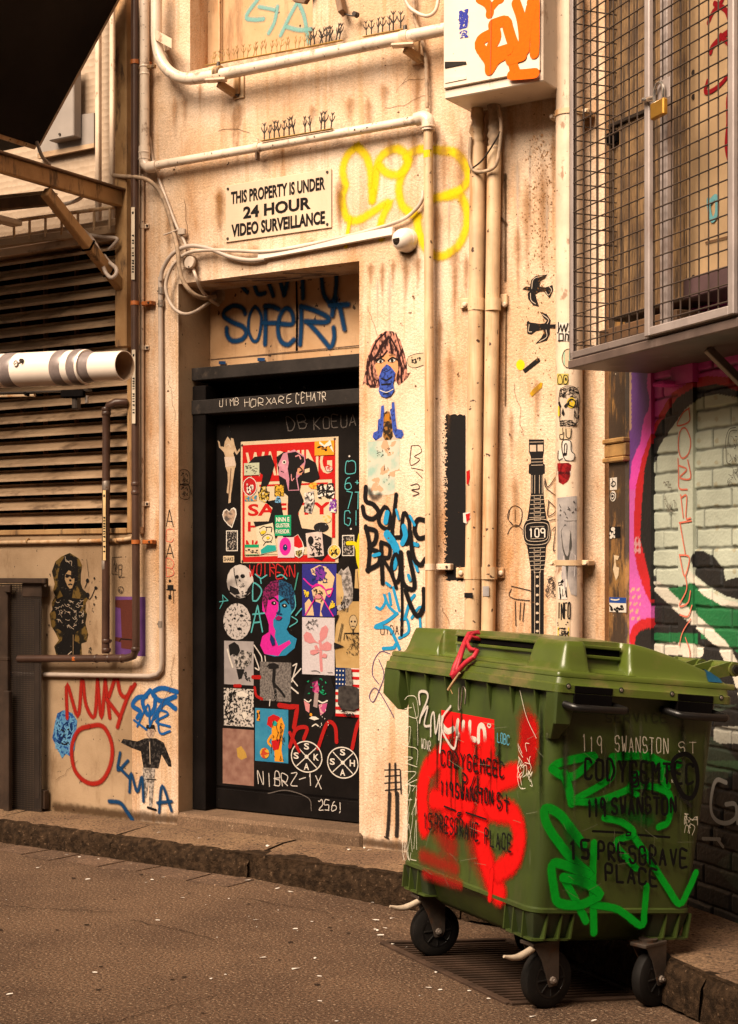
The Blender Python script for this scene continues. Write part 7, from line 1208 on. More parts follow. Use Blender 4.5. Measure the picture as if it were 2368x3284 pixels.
mb = MB(); mb.bbox(RW.px(1958, 468, AO+.012), RW.U*.075, Z*.05, RW.N*.02, m_black, .003); mb.beam(RW.px(1955, 405, AO+.016), RW.px(2095, 345, AO+.016), .012, .016, Z, m_screw, .002); mb.build('terminal_box', ac)
mb = MB(); a = RW.uv(uc0+.75, zB-.004, .22); mb.beam(a, a-Z*.20-RW.N*.2+RW.U*.06, .03, .03, RW.U, m_cage, .003); mb.build('brace', cg)

# ---------------------------------------------------------------- wheeled bin
cr, sr = math.cos(.0967), math.sin(.0967)
b2 = BB*cr-Z*sr; z2 = BB*sr+Z*cr; a2 = (BA*math.cos(.0078)+z2*math.sin(.0078)).normalized(); z3 = b2.cross(a2).normalized(); BO = V((.5195, 5.2338, 0))
def g(X, Y, z): return BO+b2*X+a2*Y+z3*z
m_bin = mk('green_bin_plastic', (.052, .077, .013), .40, nsc=3.5, col2=(.033, .050, .010), bump=.06, bsc=120, rust=(.060, .060, .024), rsc=(10, 10, 1.8), rlo=.52, rhi=.75, ramt=.55, speck=(.2, .2, .13), ssc=90, slo=.78, streak=(.022, .028, .010), sthr=.56, samt=.5)
m_lid = mk('green_lid_plastic', (.082, .112, .015), .33, nsc=2.5, col2=(.058, .080, .012), bump=.05, bsc=80, rust=(.17, .12, .05), rsc=(5, 5, 9), rlo=.48, rhi=.72, ramt=.7, coat=.1)
m_bindark = mk('dark_green_plastic', (.022, .032, .01), .55, nsc=6, namt=.4, bump=.1, rust=(.06, .045, .03), rlo=.5, rhi=.7)
m_blkplastic = mk('black_plastic', (.008, .007, .007), .35, nsc=8, namt=.3, bump=.05)
m_rubber = mk('wheel_rubber', (.010, .008, .007), .7, nsc=14, namt=.4, bump=.12, bsc=60, rust=(.030, .022, .016), rsc=(14, 14, 14), rlo=.58, rhi=.75, ramt=.6, spec=.2)
m_fork = mk('rusted_fork_steel', (.10, .075, .06), .5, .4, nsc=10, namt=.45, bump=.15, rust=(.13, .06, .03), rsc=(14, 14, 14), rlo=.55, rhi=.68)
bin_ = thing('wheeled_bin', 'big green four wheeled rubbish bin covered in red and green spray and black address writing', 'rubbish bin', g(.34, .5, 0))
def rsec(z, x0, x1, y0, y1, r, n=5):
    o = []
    for cx, cy, a0 in ((x1-r, y1-r, 0), (x0+r, y1-r, 90), (x0+r, y0+r, 180), (x1-r, y0+r, 270)):
        for k in range(n+1): a = R(a0+90*k/n); o.append(g(cx+r*math.cos(a), cy+r*math.sin(a), z))
    return o
def loft(mb, secs, m, cap0=True, cap1=True):
    n = len(secs[0]); vs = [p for s in secs for p in s]
    fs = [(i*n+k, i*n+(k+1) % n, (i+1)*n+(k+1) % n, (i+1)*n+k) for i in range(len(secs)-1) for k in range(n)]
    if cap0: fs.append(tuple(range(n))[::-1])
    if cap1: fs.append(tuple((len(secs)-1)*n+k for k in range(n)))
    return mb.add(vs, fs, m)
mb = MB()
loft(mb, [rsec(.335, .004, .672, .004, .957, .05), rsec(.340, -.002, .678, -.002, .963, .052), rsec(.352, -.002, .678, -.002, .963, .052), rsec(.357, .004, .674, .004, .959, .05), rsec(.7, .002, .69, -.012, 1.02, .055), rsec(1.09, .002, .70, -.03, 1.09, .06)], m_bin)
mb.build('body', bin_, ang=50)
mb = MB(); loft(mb, [rsec(.215, .10, .58, .14, .82, .05), rsec(.235, .075, .605, .11, .85, .06), rsec(.336, .03, .65, .035, .925, .06)], m_bin); mb.build('base_tub', bin_, ang=50)
for cx_, cy_ in ((0, 0), (1, 0), (0, 1), (1, 1)):
    X0, X1 = (.008, .17) if cx_ == 0 else (.506, .668); Y0, Y1 = (.008, .19) if cy_ == 0 else (.77, .952); mb = MB(); i0 = .022; dx0, dx1 = (i0, .005) if cx_ == 0 else (.005, i0); dy0, dy1 = (i0, .005) if cy_ == 0 else (.005, i0)
    loft(mb, [rsec(.250, X0+dx0, X1-dx1, Y0+dy0, Y1-dy1, .01, 2), rsec(.336, X0, X1, Y0, Y1, .015, 2)], m_bindark)
    loft(mb, [rsec(.243, X0+.004, X1, Y0+.004, Y1, .012, 2), rsec(.250, X0+.004, X1, Y0+.004, Y1, .012, 2)], m_bin)
    for k in (.3, .65, .95):
        if cy_ == 0: mb.box(g(X0+(X1-X0)*k, Y0-.003, .25), b2*.006, a2*.03, z3*.086+b2*.008, m_bin)
        if cx_ == 0: mb.box(g(X0-.003, Y0+(Y1-Y0)*k, .25), a2*.006, b2*.03, z3*.086, m_bin)
    mb.build('corner_foot', bin_, ang=40)
mb = MB(); rx0, rx1, ry0, ry1 = -.028, .722, -.071, 1.212
loft(mb, [rsec(1.088, rx0+.004, rx1, ry0+.004, ry1, .03), rsec(1.090, rx0, rx1, ry0, ry1, .03), rsec(1.116, rx0+.002, rx1, ry0+.002, ry1, .03), rsec(1.120, rx0+.010, rx1-.006, ry0+.008, ry1-.006, .03), rsec(1.140, rx0+.014, rx1-.008, ry0+.012, ry1-.008, .03)], m_lid)
mb.build('rim', bin_, ang=50)
for k in range(7):
    Y = .08+k*.158; MB().slab([g(rx0+.006, Y, 1.087), g(.008, Y, 1.087), g(.008, Y, .965)], a2, .008, m_bin).build('rim_rib', bin_)
for Y0, Y1 in ((ry0+.004, .0), (1.08, ry1-.004)):
    mb = MB(); loft(mb, [rsec(.93, .0, .03, (Y0 if Y0 > 1 else -.022), (Y1-.1 if Y0 > 1 else .02), .004, 1), rsec(.985, rx0+.006, .045, Y0, Y1, .006, 1), rsec(1.089, rx0+.004, .06, Y0, Y1, .006, 1)], m_bin); mb.build('corner_guard', bin_)
for X0 in (.045, .475):
    mb = MB(); yb_ = ry0-.001
    mb.bbox(g(X0, yb_-.001, 1.091), b2*.155, a2*.05, z3*.024, m_black, .002); mb.bbox(g(X0, yb_-.001, 1.04), b2*.155, a2*.06, z3*.05, m_black, .002); mb.build('grip_recess', bin_)
    mb = MB(); mb.tube([g(X0-.03, -.02, 1.055), g(X0-.03, yb_-.04, 1.045), g(X0-.018, yb_-.052, 1.043), g(X0+.17, yb_-.052, 1.043), g(X0+.185, yb_-.04, 1.045), g(X0+.185, -.02, 1.055)], .0135, m_blkplastic, 12); mb.build('handle', bin_, ang=50)
    for dx in (-.025, .19):
        mb = MB(); mb.lathe(g(X0+dx, ry0+.004, 1.112), -a2, [(0, .010), (.004, .010)], m_bindark, 12); mb.lathe(g(X0+dx, ry0+.001, 1.112), -a2, [(0, .006), (.003, .005)], m_galv, 10); mb.build('bolt', bin_)
# lid: a height field
lid = MB(); lx0, lx1, ly0, ly1 = -.004, .745, -.042, 1.185
def sstep(a, b, x): t = min(1, max(0, (x-a)/(b-a))); return t*t*(3-2*t)
def lidh(s, t):
    X, Y = s*(lx1-lx0), t*(ly1-ly0); W_, L_ = lx1-lx0, ly1-ly0
    edge = sstep(.024, .066, X)*sstep(.024, .070, Y)*sstep(.024, .066, L_-Y)*(1 if s < .8 else sstep(.004, .03, W_-X))
    prof = .098+.012*math.sin(min(1, s/.6)*math.pi*.5) if s < .45 else .11-.095*((s-.45)/.55)**1.35
    cen = 1+.10*math.sin(math.pi*t)
    h = .010+edge*prof*cen
    # grip hollow in the front
    n = sstep(.205, .215, t)*sstep(.755, .745, t)*sstep(.125, .116, X)
    arch = .5*math.sin(math.pi*min(1, max(0, (t-.22)/.52)))
    h = h*(1-n)+n*(.012+.012*sstep(.06, .07, X))
    n = sstep(.185, .195, s)*sstep(.43, .42, s)*sstep(.112, .104, Y)
    h = h*(1-n)+n*(.012+.012*sstep(.055, .064, Y))
    return h
NS, NT = 96, 150; vs = []
for i in range(NS+1):
    for j in range(NT+1): s, t = i/NS, j/NT; vs.append(g(lx0+(lx1-lx0)*s, ly0+(ly1-ly0)*t, 1.150+lidh(s, t)))
q = NT+1
lid.add(vs, [(i*q+j, (i+1)*q+j, (i+1)*q+j+1, i*q+j+1) for i in range(NS) for j in range(NT)], m_lid)
loft(lid, [rsec(1.139, lx0, lx1, ly0, ly1, .012), rsec(1.142, lx0-.006, lx1+.004, ly0-.006, ly1+.006, .014), rsec(1.154, lx0-.006, lx1+.004, ly0-.006, ly1+.006, .014), rsec(1.161, lx0, lx1, ly0, ly1, .012)], m_lid)
lo_ = lid.build('lid', bin_, ang=48)
LW, LL = lx1-lx0, ly1-ly0
for a, b, c in ((g(lx0+.112, ly0+.225*LL, 1.150), a2*.515*LL, b2*.02), (g(lx0+.20*LW, ly0+.100, 1.150), b2*.215*LW, a2*.02)):
    mb = MB(); mb.bbox(a+z3*.072, b, c, z3*.024, m_black, .002); mb.bbox(a+z3*.060-c*.35, b, c, z3*.012, m_lid, .003); mb.bbox(a+z3*.094-c*.5, b, c*1.2, z3*.012, m_lid, .003); mb.build('grip_slot', bin_)
mb = MB(); fL = lambda s, t, o=0: g(lx0+(lx1-lx0)*s, ly0+(ly1-ly0)*t, 1.1525+lidh(s, t)+o)
bp_ = paint('blue_lid_paint', (.012, .085, .17), .3, .9, .3)
n = 24; vs = [fL(.86+.05*a+.02*math.sin(i*.2), .02+.22*i/n, .0015) for i in range(n+1) for a in (0, 1, 2)]
mb.add(vs, [(i*3+a, (i+1)*3+a, (i+1)*3+a+1, i*3+a+1) for i in range(n) for a in range(2)], bp_, [1 if k % 3 != 1 else 0 for k in range(len(vs))]); mb.build('blue_paint', bin_)
mb = MB()
for Y0, Y1 in ((.03, .17), (.22, .38)):
    mb.tube([g(.80, Y0, 1.215), g(.80, Y1, 1.215)], .027, m_lid, 16); mb.tube([g(.80, Y0-.004, 1.215), g(.80, Y0, 1.215)], .018, m_bindark, 12)
    for Y in (Y0+.02, Y1-.02): mb.slab([g(.66, Y, 1.16), g(.79, Y, 1.192), g(.815, Y, 1.225), g(.78, Y, 1.24), g(.70, Y, 1.215)], a2, .012, m_lid)
mb.tube([g(.80, .02, 1.215), g(.80, 1.1, 1.215)], .011, m_blkplastic, 10)
mb.build('hinge', bin_, ang=50)
# castors
def ground(p): return gz((p-G0).dot(BB))
wheels = [(V((.609, 5.357, 0)), True, .12), (V((.256, 6.075, 0)), True, -.05), (V((1.005, 5.505, 0)), False, .25), (V((.66, 6.25, 0)), False, .3)]
for p, pedal, yaw in wheels:
    axd = (Matrix.Rotation(yaw, 3, 'Z')@BA).normalized(); fw = V((axd.y, -axd.x, 0)); gzv = ground(p); c = V((p.x, p.y, gzv+.101))
    mb = MB(); mb.lathe(c-axd*.024, axd, [(0, .062), (.001, .088), (.006, .098), (.014, .101), (.034, .101), (.042, .098), (.047, .088), (.048, .062)], m_rubber, 40)
    wl_ = mb.build('castor_wheel', bin_, ang=40)
    mb = MB()
    for sg in (-1, 1):
        h0 = c+axd*.0245*sg; mb.lathe(h0, axd*sg, [(-.004, .064), (0, .064), (.0005, .058), (-.002, .056), (-.0035, .022), (.004, .020), (.006, .012)], m_blkplastic, 28)
        for k in range(8): a = k*math.pi/4; dv = fw*math.cos(a)+Z*math.sin(a); mb.beam(h0+dv*.018+axd*sg*.0, h0+dv*.058, .006, .006, axd, m_rubber, .001)
    mb.build('hub', wl_)
    top = .243; pm = c-fw*.05
    X = (c-BO).dot(b2); Y = (c-BO).dot(a2); ztop = (g(X, Y, top)).z-.004
    mb = MB()
    for sg in (-1, 1):
        o = axd*(.034*sg); T_ = V((0, 0, ztop-c.z))
        mb.slab([c+o-fw*.085+T_, c+o+fw*.03+T_, c+o+fw*.028+Z*.0, c+o+fw*.018-Z*.022, c+o-fw*.014-Z*.022, c+o-fw*.024+Z*.01, c+o-fw*.045+Z*.07], axd*sg, .005, m_fork)
        mb.lathe(c+o, axd*sg, [(0, .013), (.008, .012), (.009, .006), (.016, .006)], m_galv, 8)
    mb.bbox(c-fw*.088-axd*.036+T_-Z*.012, fw*.12, axd*.072, Z*.014, m_fork, .003); mb.lathe(c-fw*.03+T_-Z*.002, Z, [(0, .03), (.014, .034)], m_fork, 16)
    mb.build('castor_fork', bin_)
    if pedal:
        mb = MB(); P0 = c-fw*.075-axd*.02+T_-Z*.02; mb.tube([P0, P0-fw*.05-Z*.018, P0-fw*.085-Z*.020, P0-fw*.125-Z*.010], [.012, .013, .010, .005], mk('dirty_white_lever', (.50, .40, .30), .5, nsc=20), 10, True, 4); mb.build('brake_pedal', bin_, ang=60)
# writing and paint on the two faces in view
def pl3(a, b, c): # a left-bottom, b right-bottom, c top
    U = (b-a).normalized(); N_ = U.cross(c-a).normalized(); return Plane(a, U, N_, N_.cross(U))
BLf = pl3(g(.0022, .9, .4), g(.0022, .1, .4), g(.0020, .5, 1.05)); BRf = pl3(g(.1, .0025, .365), g(.6, .0025, .365), g(.3, -.030, 1.09)).back(.001)
rs = paint('bright_red_spray', (.78, .007, .006), .6, 1, .45, 60); rsm = paint('red_mist', (.42, .01, .008), .95, .6, .7, 70); gs = paint('green_spray', (.004, .50, .026), .4, .95, .3, 60); gsm = paint('green_mist', (.006, .2, .02), .95, .5, .5, 50)
Ou = lambda w, m, *p: ('s', [(x*1.4483, y*1.4483) for x, y in p], w*1.4483, m)
stk = paper('sticker', 'red sticker with white rounded letters on the left face of the green bin', 'sticker', BLf, (1417, 2277, 1589, 2366), paint('sticker_red', (.80, .012, .012)), [('s', [(.02, .3), (.0, .5), (.12, .72), (.24, .6)], .06, wht), ('s', [(.33, .28), (.31, .6), (.34, .78), (.42, .78), (.44, .3)], .055, wht), ('s', [(.56, .26), (.55, .8), (.66, .82)], .055, wht, 0), ('s', [(.72, .85), (.73, .4), (.78, .28), (.83, .4), (.85, .85)], .055, wht), ('c', [(.92, .17), (.95, .22), (.92, .3), (.89, .22)], .014, wht)])
def bp2(nm, pl, layers, off=.0015, unit=.00108):
    mb = MB(); f = Pix(pl); f.unit = unit; art(mb, f, layers, off); return mb.build(nm, bin_)
bp2('red_spray', BLf, [Ou(60, rsm, (980, 1700), (960, 1800), (1000, 1880)), Ou(70, rsm, (1060, 1700), (1050, 1850), (1090, 1950)), Ou(46, rs, (940, 1830), (935, 1760), (950, 1700), (1000, 1665), (1060, 1680), (1090, 1700)), Ou(46, rs, (990, 1700), (985, 1760), (1000, 1830)), Ou(50, rs, (1030, 1640), (1040, 1720), (1030, 1800)), Ou(50, rs, (1080, 1660), (1075, 1760), (1065, 1850), (1085, 1930), (1105, 1975)), Ou(44, rs, (1140, 1715), (1100, 1735), (1085, 1790), (1130, 1800), (1150, 1840), (1140, 1900), (1105, 1930)), Ou(40, rs, (960, 1770), (1040, 1780)), Ou(34, rsm, (935, 1895), (1010, 1925)), Ou(24, rsm, (940, 1935), (1020, 1960)), Ou(56, rs, (1172, 1620), (1170, 1660)), Ou(60, rsm, (1165, 1600), (1172, 1680)), Ou(14, rs, (1090, 1930), (1085, 1990)), Ou(40, rs, (1000, 1710), (1012, 1790))], .0015, .00185)
ba = paint('address_marker', (.010, .009, .009), .08)
bp2('address_writing', BLf, [('h', 'CODYGEMEEC', (1415, 2405, 1616, 2450), 7, ba, dict(gap=.7, dy=42)), ('h', 'P/L', (1484, 2482, 1546, 2530), 7, ba, dict(gap=.7, dy=14)), ('h', '119', (1414, 2504, 1452, 2548), 7, ba, dict(gap=.7, dy=6)), ('h', 'SWANSTON', (1462, 2512, 1580, 2556), 7, ba, dict(gap=.7, dy=24)), ('h', 'St', (1596, 2545, 1632, 2592), 7, ba, dict(gap=.7, dy=8)), ('s', [(1425, 2586), (1462, 2600)], 6, ba), ('h', 'o', (1468, 2598, 1484, 2618), 5, ba), ('s', [(1495, 2606), (1561, 2628)], 6, ba), ('h', '15', (1359, 2606, 1386, 2654), 7, ba, dict(gap=.7, dy=6)), ('h', 'PRESGRAVE', (1396, 2612, 1534, 2662), 7, ba, dict(gap=.7, dy=34)), ('h', 'PLACE', (1556, 2658, 1640, 2706), 7, ba, dict(gap=.7, dy=24))], .009)
wt2 = paint('white_scratch', (.85, .78, .64), .1); Z6 = lambda w, m, *p: ('s', [(1200+x/2.725, 1950+y/2.725) for x, y in p], w/2.725, m)
bp2('white_tag', BLf, [Z6(30, wmk, (400, 840), (395, 740), (455, 735), (470, 790), (415, 930), (400, 1000)), Z6(26, wmk, (405, 960), (470, 860), (440, 1020), (500, 1030)), Z6(26, wmk, (495, 1120), (500, 960), (525, 920), (540, 1100), (575, 930), (570, 1150)), Z6(30, wmk, (575, 1260), (590, 1080), (600, 960), (670, 860)), Z6(30, wmk, (590, 1060), (640, 1160), (700, 1230), (725, 1130))], .008)
bp2('scratched_letters', BLf, [Z6(6, wt2, (270, 800), (300, 770), (360, 775), (385, 850), (380, 960), (290, 940)), Z6(6, wt2, (270, 880), (330, 870)), Z6(6, wt2, (340, 830), (380, 1000)), Z6(6, wt2, (255, 1080), (320, 1040), (300, 1200), (250, 1190)), Z6(6, wt2, (300, 1210), (380, 1240), (375, 1370)), Z6(6, wt2, (260, 1300), (340, 1310), (280, 1350), (380, 1390)), Z6(6, wt2, (270, 1430), (370, 1440), (280, 1540), (380, 1500)), Z6(6, wt2, (380, 1000), (385, 1200)), ('n', (1292, 2520, 1338, 2760), 26, 2, wt2, .4), ('n', (1660, 2385, 1710, 2530), 22, 2.2, wt2, .25), ('s', [(1668, 2215), (1690, 2300), (1722, 2368)], 2, wt2), ('h', 'WOVR', (1352, 2370, 1382, 2400), 3, wmk, dict(dy=8)), ('h', 'LOBC', (1596, 2352, 1634, 2382), 3.5, paint('cyan_label', (.10, .35, .48)), dict(dy=6))], .0075)
mb = MB(); mb.tube([BLf.px(x, y, .004) for x, y in ((1473, 2205), (1471, 2270), (1476, 2275), (1481, 2240), (1484, 2205), (1490, 2205), (1494, 2222), (1491, 2258))], .0022, m_galv, 6, True, 4); tag(mb.build('wire_clip'), 'bent wire clip hanging below the red cloth on the green bin', 'wire clip')
Z7 = lambda w, m, *p: ('s', [(1668+x/2.336, 1950+y/2.336) for x, y in p], w/2.336, m); Z8 = lambda w, m, *p: ('s', [(1168+x/1.3625, 2484+y/1.3625) for x, y in p], w/1.3625, m)
bp2('green_spray', BRf, [Z7(70, gs, (240, 1200), (300, 1160), (500, 1115), (560, 1110)), Z7(70, gs, (245, 1210), (330, 1260), (420, 1250), (560, 1120)), Z7(80, gs, (330, 1240), (360, 1330), (390, 1460)), Z7(70, gs, (690, 1120), (800, 1110), (960, 1110), (1100, 1180), (1200, 1170)), Z7(60, gs, (700, 1150), (690, 1260), (600, 1330), (420, 1430)), Z7(60, gs, (400, 1450), (560, 1450), (720, 1400), (900, 1330), (1090, 1370), (1130, 1450), (1110, 1600), (1040, 1640)), Z7(50, gs, (880, 1240), (820, 1350), (880, 1400)), Z7(60, gs, (1100, 1180), (1060, 1260), (1110, 1340)),
 Z8(46, gs, (960, 310), (900, 230), (850, 170), (790, 150), (800, 220), (860, 310), (910, 370), (990, 440), (960, 430), (860, 390), (820, 400), (830, 500), (850, 560), (940, 570), (1010, 540), (1030, 520), (960, 470), (870, 450)), Z8(40, gs, (870, 450), (920, 540), (970, 640)), Z8(40, gs, (1005, 300), (1000, 480), (1005, 690)), Z8(36, gs, (1000, 570), (1110, 590), (1210, 660), (1225, 600), (1235, 490)), Z8(36, gs, (1180, 270), (1260, 390), (1330, 500), (1380, 565), (1420, 500), (1450, 430)), Z8(34, gs, (1050, 190), (1130, 210), (1180, 260), (1100, 300), (1190, 410)), Z8(90, gsm, (900, 250), (950, 480)), Z8(90, gsm, (1000, 120), (1250, 200))], .0015, .00125)
def hT(t, x0, y0, x1, y1, w, m, **k):
    k.setdefault('gap', .75); return ('h', t, (x0, y0, x1, y1), w, m, k)
bp2('address_writing', BRf, [hT('CODYGEMTEC', 1878, 2436, 2222, 2500, 10, ba, dy=14), hT('P/L', 2030, 2496, 2112, 2548, 8.5, ba), hT('119', 1886, 2566, 1940, 2622, 9, ba, dy=-4), hT('SWANSTON', 1964, 2562, 2168, 2612, 9, ba, dy=-4), ('s', [(1902, 2666), (1998, 2671)], 8, ba), hT('o', 2010, 2662, 2028, 2682, 6, ba), ('s', [(2048, 2678), (2148, 2686)], 8, ba), hT('15', 1828, 2698, 1888, 2752, 11, ba, dy=2), hT('PRESGRAVE', 1920, 2704, 2202, 2756, 9.5, ba, dy=24), hT('PLACE', 1944, 2772, 2106, 2822, 9.5, ba, dy=18), ('c', [(1668+x/2.336, 1950+y/2.336) for x, y in ((1140, 1180), (1180, 1110), (1260, 1100), (1320, 1180), (1330, 1320), (1290, 1420), (1220, 1400), (1160, 1280))], 17, ba), Z7(60, MATS['black_mist'], (1200, 1400), (1280, 1480))], .011)
for q_ in (hT('119', 1868, 2358, 1930, 2408, 3.4, wt2, dy=6), hT('SWANSTON', 1974, 2362, 2142, 2410, 3.4, wt2, dy=6), hT('ST', 2178, 2380, 2232, 2414, 3, wt2)): bp2('white_writing', BRf, [q_], .0125)
bp2('white_scribble', BRf, [('n', (2196, 2610, 2238, 2680), 14, 2, wt2, .4), ('n', (2150, 2500, 2160, 2510), 3, 2, wt2, .5)], .0125)
bp2('raised_letters', BRf, [hT('SERVICE', 1945, 2290, 2140, 2314, 4, m_bindark)], .001)
dr1 = paint('bin_drip', (.010, .014, .005), .9, .75, .5, 60); dr2 = paint('bin_scuff', (.16, .17, .10), .9, .5, .6, 90); dr3 = paint('bin_scratch', (.20, .21, .13), .1, .8)
rq = random.Random(5)
def scr(x0, y0, x1, y1): x, y = rq.uniform(x0, x1), rq.uniform(y0, y1); a = rq.uniform(-.6, 1.9); L = rq.uniform(10, 60); return ('s', [(x, y), (x+L*.5*math.cos(a)+rq.uniform(-3, 3), y+L*.5*math.sin(a)), (x+L*math.cos(a), y+L*math.sin(a))], rq.uniform(1, 2), dr3)
bp2('grime_and_scratches', BLf, [('f', [(x, y), (x+rq.uniform(-5, 5), y+L)], w_, m_) for x, y, L, w_, m_ in [(rq.uniform(1310, 1760), rq.uniform(2240, 2420), rq.uniform(120, 380), rq.uniform(14, 40), rq.choice((dr1, dr1, dr2))) for _ in range(22)]]+[scr(1310, 2300, 1720, 2800) for _ in range(26)], .0009)  # dirt runs, with the fine scratches in the same mesh
bp2('grime_and_scratches', BRf, [('f', [(x, y), (x+rq.uniform(-5, 5), y+L)], w_, m_) for x, y, L, w_, m_ in [(rq.uniform(1800, 2270), rq.uniform(2280, 2480), rq.uniform(120, 380), rq.uniform(14, 44), rq.choice((dr1, dr1, dr2))) for _ in range(22)]]+[scr(1790, 2300, 2200, 2860) for _ in range(26)], .0009)
# cloth, stick
clo = mk('red_cloth', (.46, .010, .028), .55, nsc=30, namt=.4, bump=.3, bsc=150)
LP = lambda X, Y, z: g(X, Y, z)
mb = MB()
def pxlid(x, y, X):   # point over the front of the lid: plane X = const
    P0 = g(X, 0, 1.1); d = ray(x, y); return CAM+d*((P0-CAM).dot(b2)/d.dot(b2))
mb.tube([pxlid(x, y, X) for x, y, X in ((1560, 2040, .16), (1535, 2028, .12), (1505, 2034, .07), (1490, 2062, .02), (1475, 2105, -.02), (1460, 2140, -.04), (1452, 2168, -.045), (1456, 2172, -.045), (1472, 2150, -.045), (1495, 2125, -.03), (1520, 2108, -.02), (1532, 2088, .0), (1512, 2086, .02), (1497, 2066, .03), (1508, 2044, .06), (1535, 2048, .1), (1555, 2058, .13))], [.004, .009, .011, .009, .011, .012, .012, .012, .010, .010, .010, .008, .010, .009, .009, .008, .004], clo, 10)
mb.tube([pxlid(x, y, X) for x, y, X in ((1500, 2040, .08), (1488, 2075, .0), (1474, 2120, -.035), (1464, 2150, -.05))], [.007, .008, .009, .006], clo, 8, True, 0)
mb.tube([pxlid(x, y, X) for x, y, X in ((1552, 2036, .14), (1520, 2032, .09), (1500, 2055, .04), (1510, 2080, .0), (1528, 2084, .0))], .007, clo, 8, True, 4)
tag(mb.build('cloth_strip', ang=60), 'twisted red cloth strip tied over the lid of the green bin', 'cloth')
mb = MB(); mb.tube([pxlid(1475, 2158, -.06), pxlid(1456, 2185, -.062), pxlid(1438, 2213, -.064)], [.004, .0045, .005], mk('wood_stick', (.52, .33, .17), .7, nsc=20), 8); mb.tube([pxlid(1444, 2208, -.06), pxlid(1452, 2226, -.06)], .0015, m_rusty, 5)
tag(mb.build('stick'), 'short wooden stick dangling from the red cloth', 'stick')

# ---------------------------------------------------------------- mesh gate, litter
m_gate = mk('gate_steel', (.055, .032, .021), .6, nsc=7, namt=.5, bump=.3, rust=(.10, .055, .03), rlo=.58, rhi=.7, spec=.3)
gt = thing('mesh_gate', 'dark perforated metal gate with a brown frame at the left edge', 'gate', FAC.px(70, 2640, .05))
m_perf = mk('perforated_steel', (.045, .032, .026), .5, .3, nsc=6, namt=.4, bump=0); t_ = m_perf.node_tree; b_ = t_.nodes['Principled BSDF']
vo = t_.nodes.new('ShaderNodeTexVoronoi'); vo.voronoi_dimensions = '2D'; vo.inputs['Randomness'].default_value = 0; vo.inputs['Scale'].default_value = 85
mp_ = [n for n in t_.nodes if n.type == 'MAPPING'][0]; sx_ = t_.nodes.new('ShaderNodeSeparateXYZ'); cx_ = t_.nodes.new('ShaderNodeCombineXYZ')
t_.links.new(mp_.outputs[0], sx_.inputs[0]); t_.links.new(sx_.outputs[0], cx_.inputs[0]); t_.links.new(sx_.outputs[2], cx_.inputs[1]); t_.links.new(cx_.outputs[0], vo.inputs['Vector'])
gr = t_.nodes.new('ShaderNodeMath'); gr.operation = 'GREATER_THAN'; gr.inputs[1].default_value = .33; t_.links.new(vo.outputs['Distance'], gr.inputs[0]); t_.links.new(gr.outputs[0], b_.inputs['Alpha'])
GA = FAC.back(.07)
mb = MB(); mb.slab([GA.px(x, y) for x, y in ((-300, 1872), (133, 1872), (133, 2630), (-300, 2590))], FAC.N, .003, m_perf); mb.build('mesh_panel', gt)
mb = MB()
def gbar(x0, y0, x1, y1, o=.0, d=.03): a = GA.px(x0, y1, o); b = GA.px(x1, y1, o); mb.bbox(a, FAC.U*((b-a).dot(FAC.U)), Z*(GA.px(x0, y0, o).z-a.z), FAC.N*d, m_gate, .004)
gbar(10, 1880, 36, 2640, .003); gbar(-300, 1852, 157, 1868, .004); gbar(37, 1866, 60, 1870, .004); gbar(118, 1925, 133, 2560, -.02, .02); gbar(-300, 2560, 133, 2582, .002); gbar(-300, 2092, 36, 2104, .006)
mb.build('frame', gt)
mb = MB(); gbar(95, 1868, 157, 1914, -.055, .06); mb.lathe(GA.px(147, 1878, .006), FAC.N, [(0, .008), (.006, .006)], m_galv, 8); mb.build('hinge_plate', gt)
mb = MB(); gbar(125, 2530, 158, 2590, -.055, .04); mb.build('hinge_plate', gt)
mb = MB(); gbar(20, 1876, 40, 1900, .03, .02); mb.build('latch_post', gt)
mb = MB(); gbar(22, 2215, 40, 2640, .034, .03); mb.build('latch_post', gt)
rl_ = random.Random(21); m_scrap = mk('white_scrap', (.72, .66, .60), .7, nsc=30, namt=.2, bump=0); proto = []
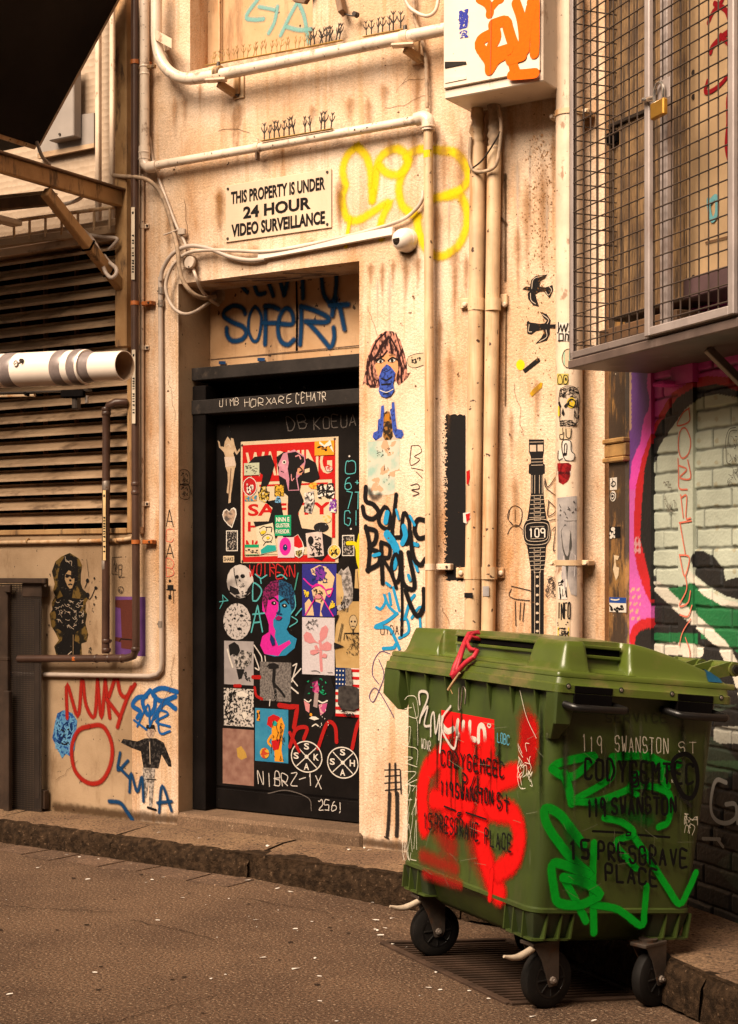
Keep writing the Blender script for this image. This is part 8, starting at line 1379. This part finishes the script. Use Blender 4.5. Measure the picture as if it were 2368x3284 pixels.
for k in range(6):
    n = rl_.randint(5, 7); L, W = (.02, .009) if k < 3 else (.011, .006); mb = MB()
    pts = [V((L*math.cos(2*math.pi*i/n)*rl_.uniform(.6, 1.2), W*math.sin(2*math.pi*i/n)*rl_.uniform(.6, 1.2), .004+rl_.uniform(-.002, .003))) for i in range(n)]
    me = MB().slab(pts, Z, .0015, m_scrap); proto.append(me)
def scrap(p, k, sc_, rz):
    o = None
    if k in PM: o = PM[k].copy(); COL.objects.link(o)
    else: o = proto[k].build('paper_scrap', origin=V((0, 0, 0))); PM[k] = o
    o.location = p; o.rotation_euler = (rl_.uniform(-.1, .1), rl_.uniform(-.1, .1), rz); o.scale = (sc_, sc_, sc_)
    return tag(o, 'small white paper scrap lying on the ground of the lane', 'paper scrap', 'white scraps littering the lane')
PM = {}
def gpx(x, y, zz):
    d = ray(x, y)
    for _ in range(6): t = (zz+gz((CAM+d*((zz-H)/d.z)-G0).dot(BB))*(1 if zz < .1 else 0)-H)/d.z
    return CAM+d*t
big = [(x/1.168, 2484+y/1.168) for x, y in ((328, 394), (548, 406), (570, 396), (612, 386), (786, 455), (960, 546), (1168, 552), (1106, 580), (845, 751), (987, 688), (1182, 690), (792, 767), (1408, 547), (1446, 576), (1406, 582), (1425, 604), (35, 825), (250, 302), (200, 318), (370, 318), (145, 350), (685, 463), (298, 311), (492, 336), (930, 398), (1040, 428), (1090, 441), (1396, 481), (1108, 730), (32, 541), (1198, 850), (1262, 925), (590, 547), (355, 743), (1196, 757), (1470, 540))]+[(1256, 3031), (1400, 3120), (1506, 3180), (1567, 3204), (1376, 3170), (1412, 3176), (1236, 2978), (1205, 2953), (1710, 3262), (1905, 3275), (2210, 3245), (1212, 2985)]
for i, (x, y) in enumerate(big):
    p = gpx(x, y, .002); scrap(p, 0 if i % 3 == 0 else rl_.randrange(6), rl_.uniform(.35, .85), rl_.uniform(-.5, .5)+math.pi*rl_.randrange(2))
for x, y in ((510, 2672), (1120, 2727), (1185, 2729), (1170, 2721), (640, 2690), (860, 2715)): scrap(gpx(x, y, .128), 3+rl_.randrange(3), rl_.uniform(.6, 1.3), rl_.uniform(-.4, .4))
for i in range(18):
    x, y = rl_.uniform(0, 1500), rl_.uniform(2740, 3280); p = gpx(x, y, .001); scrap(p, 3+rl_.randrange(3), rl_.uniform(.2, .5), rl_.uniform(0, 3))
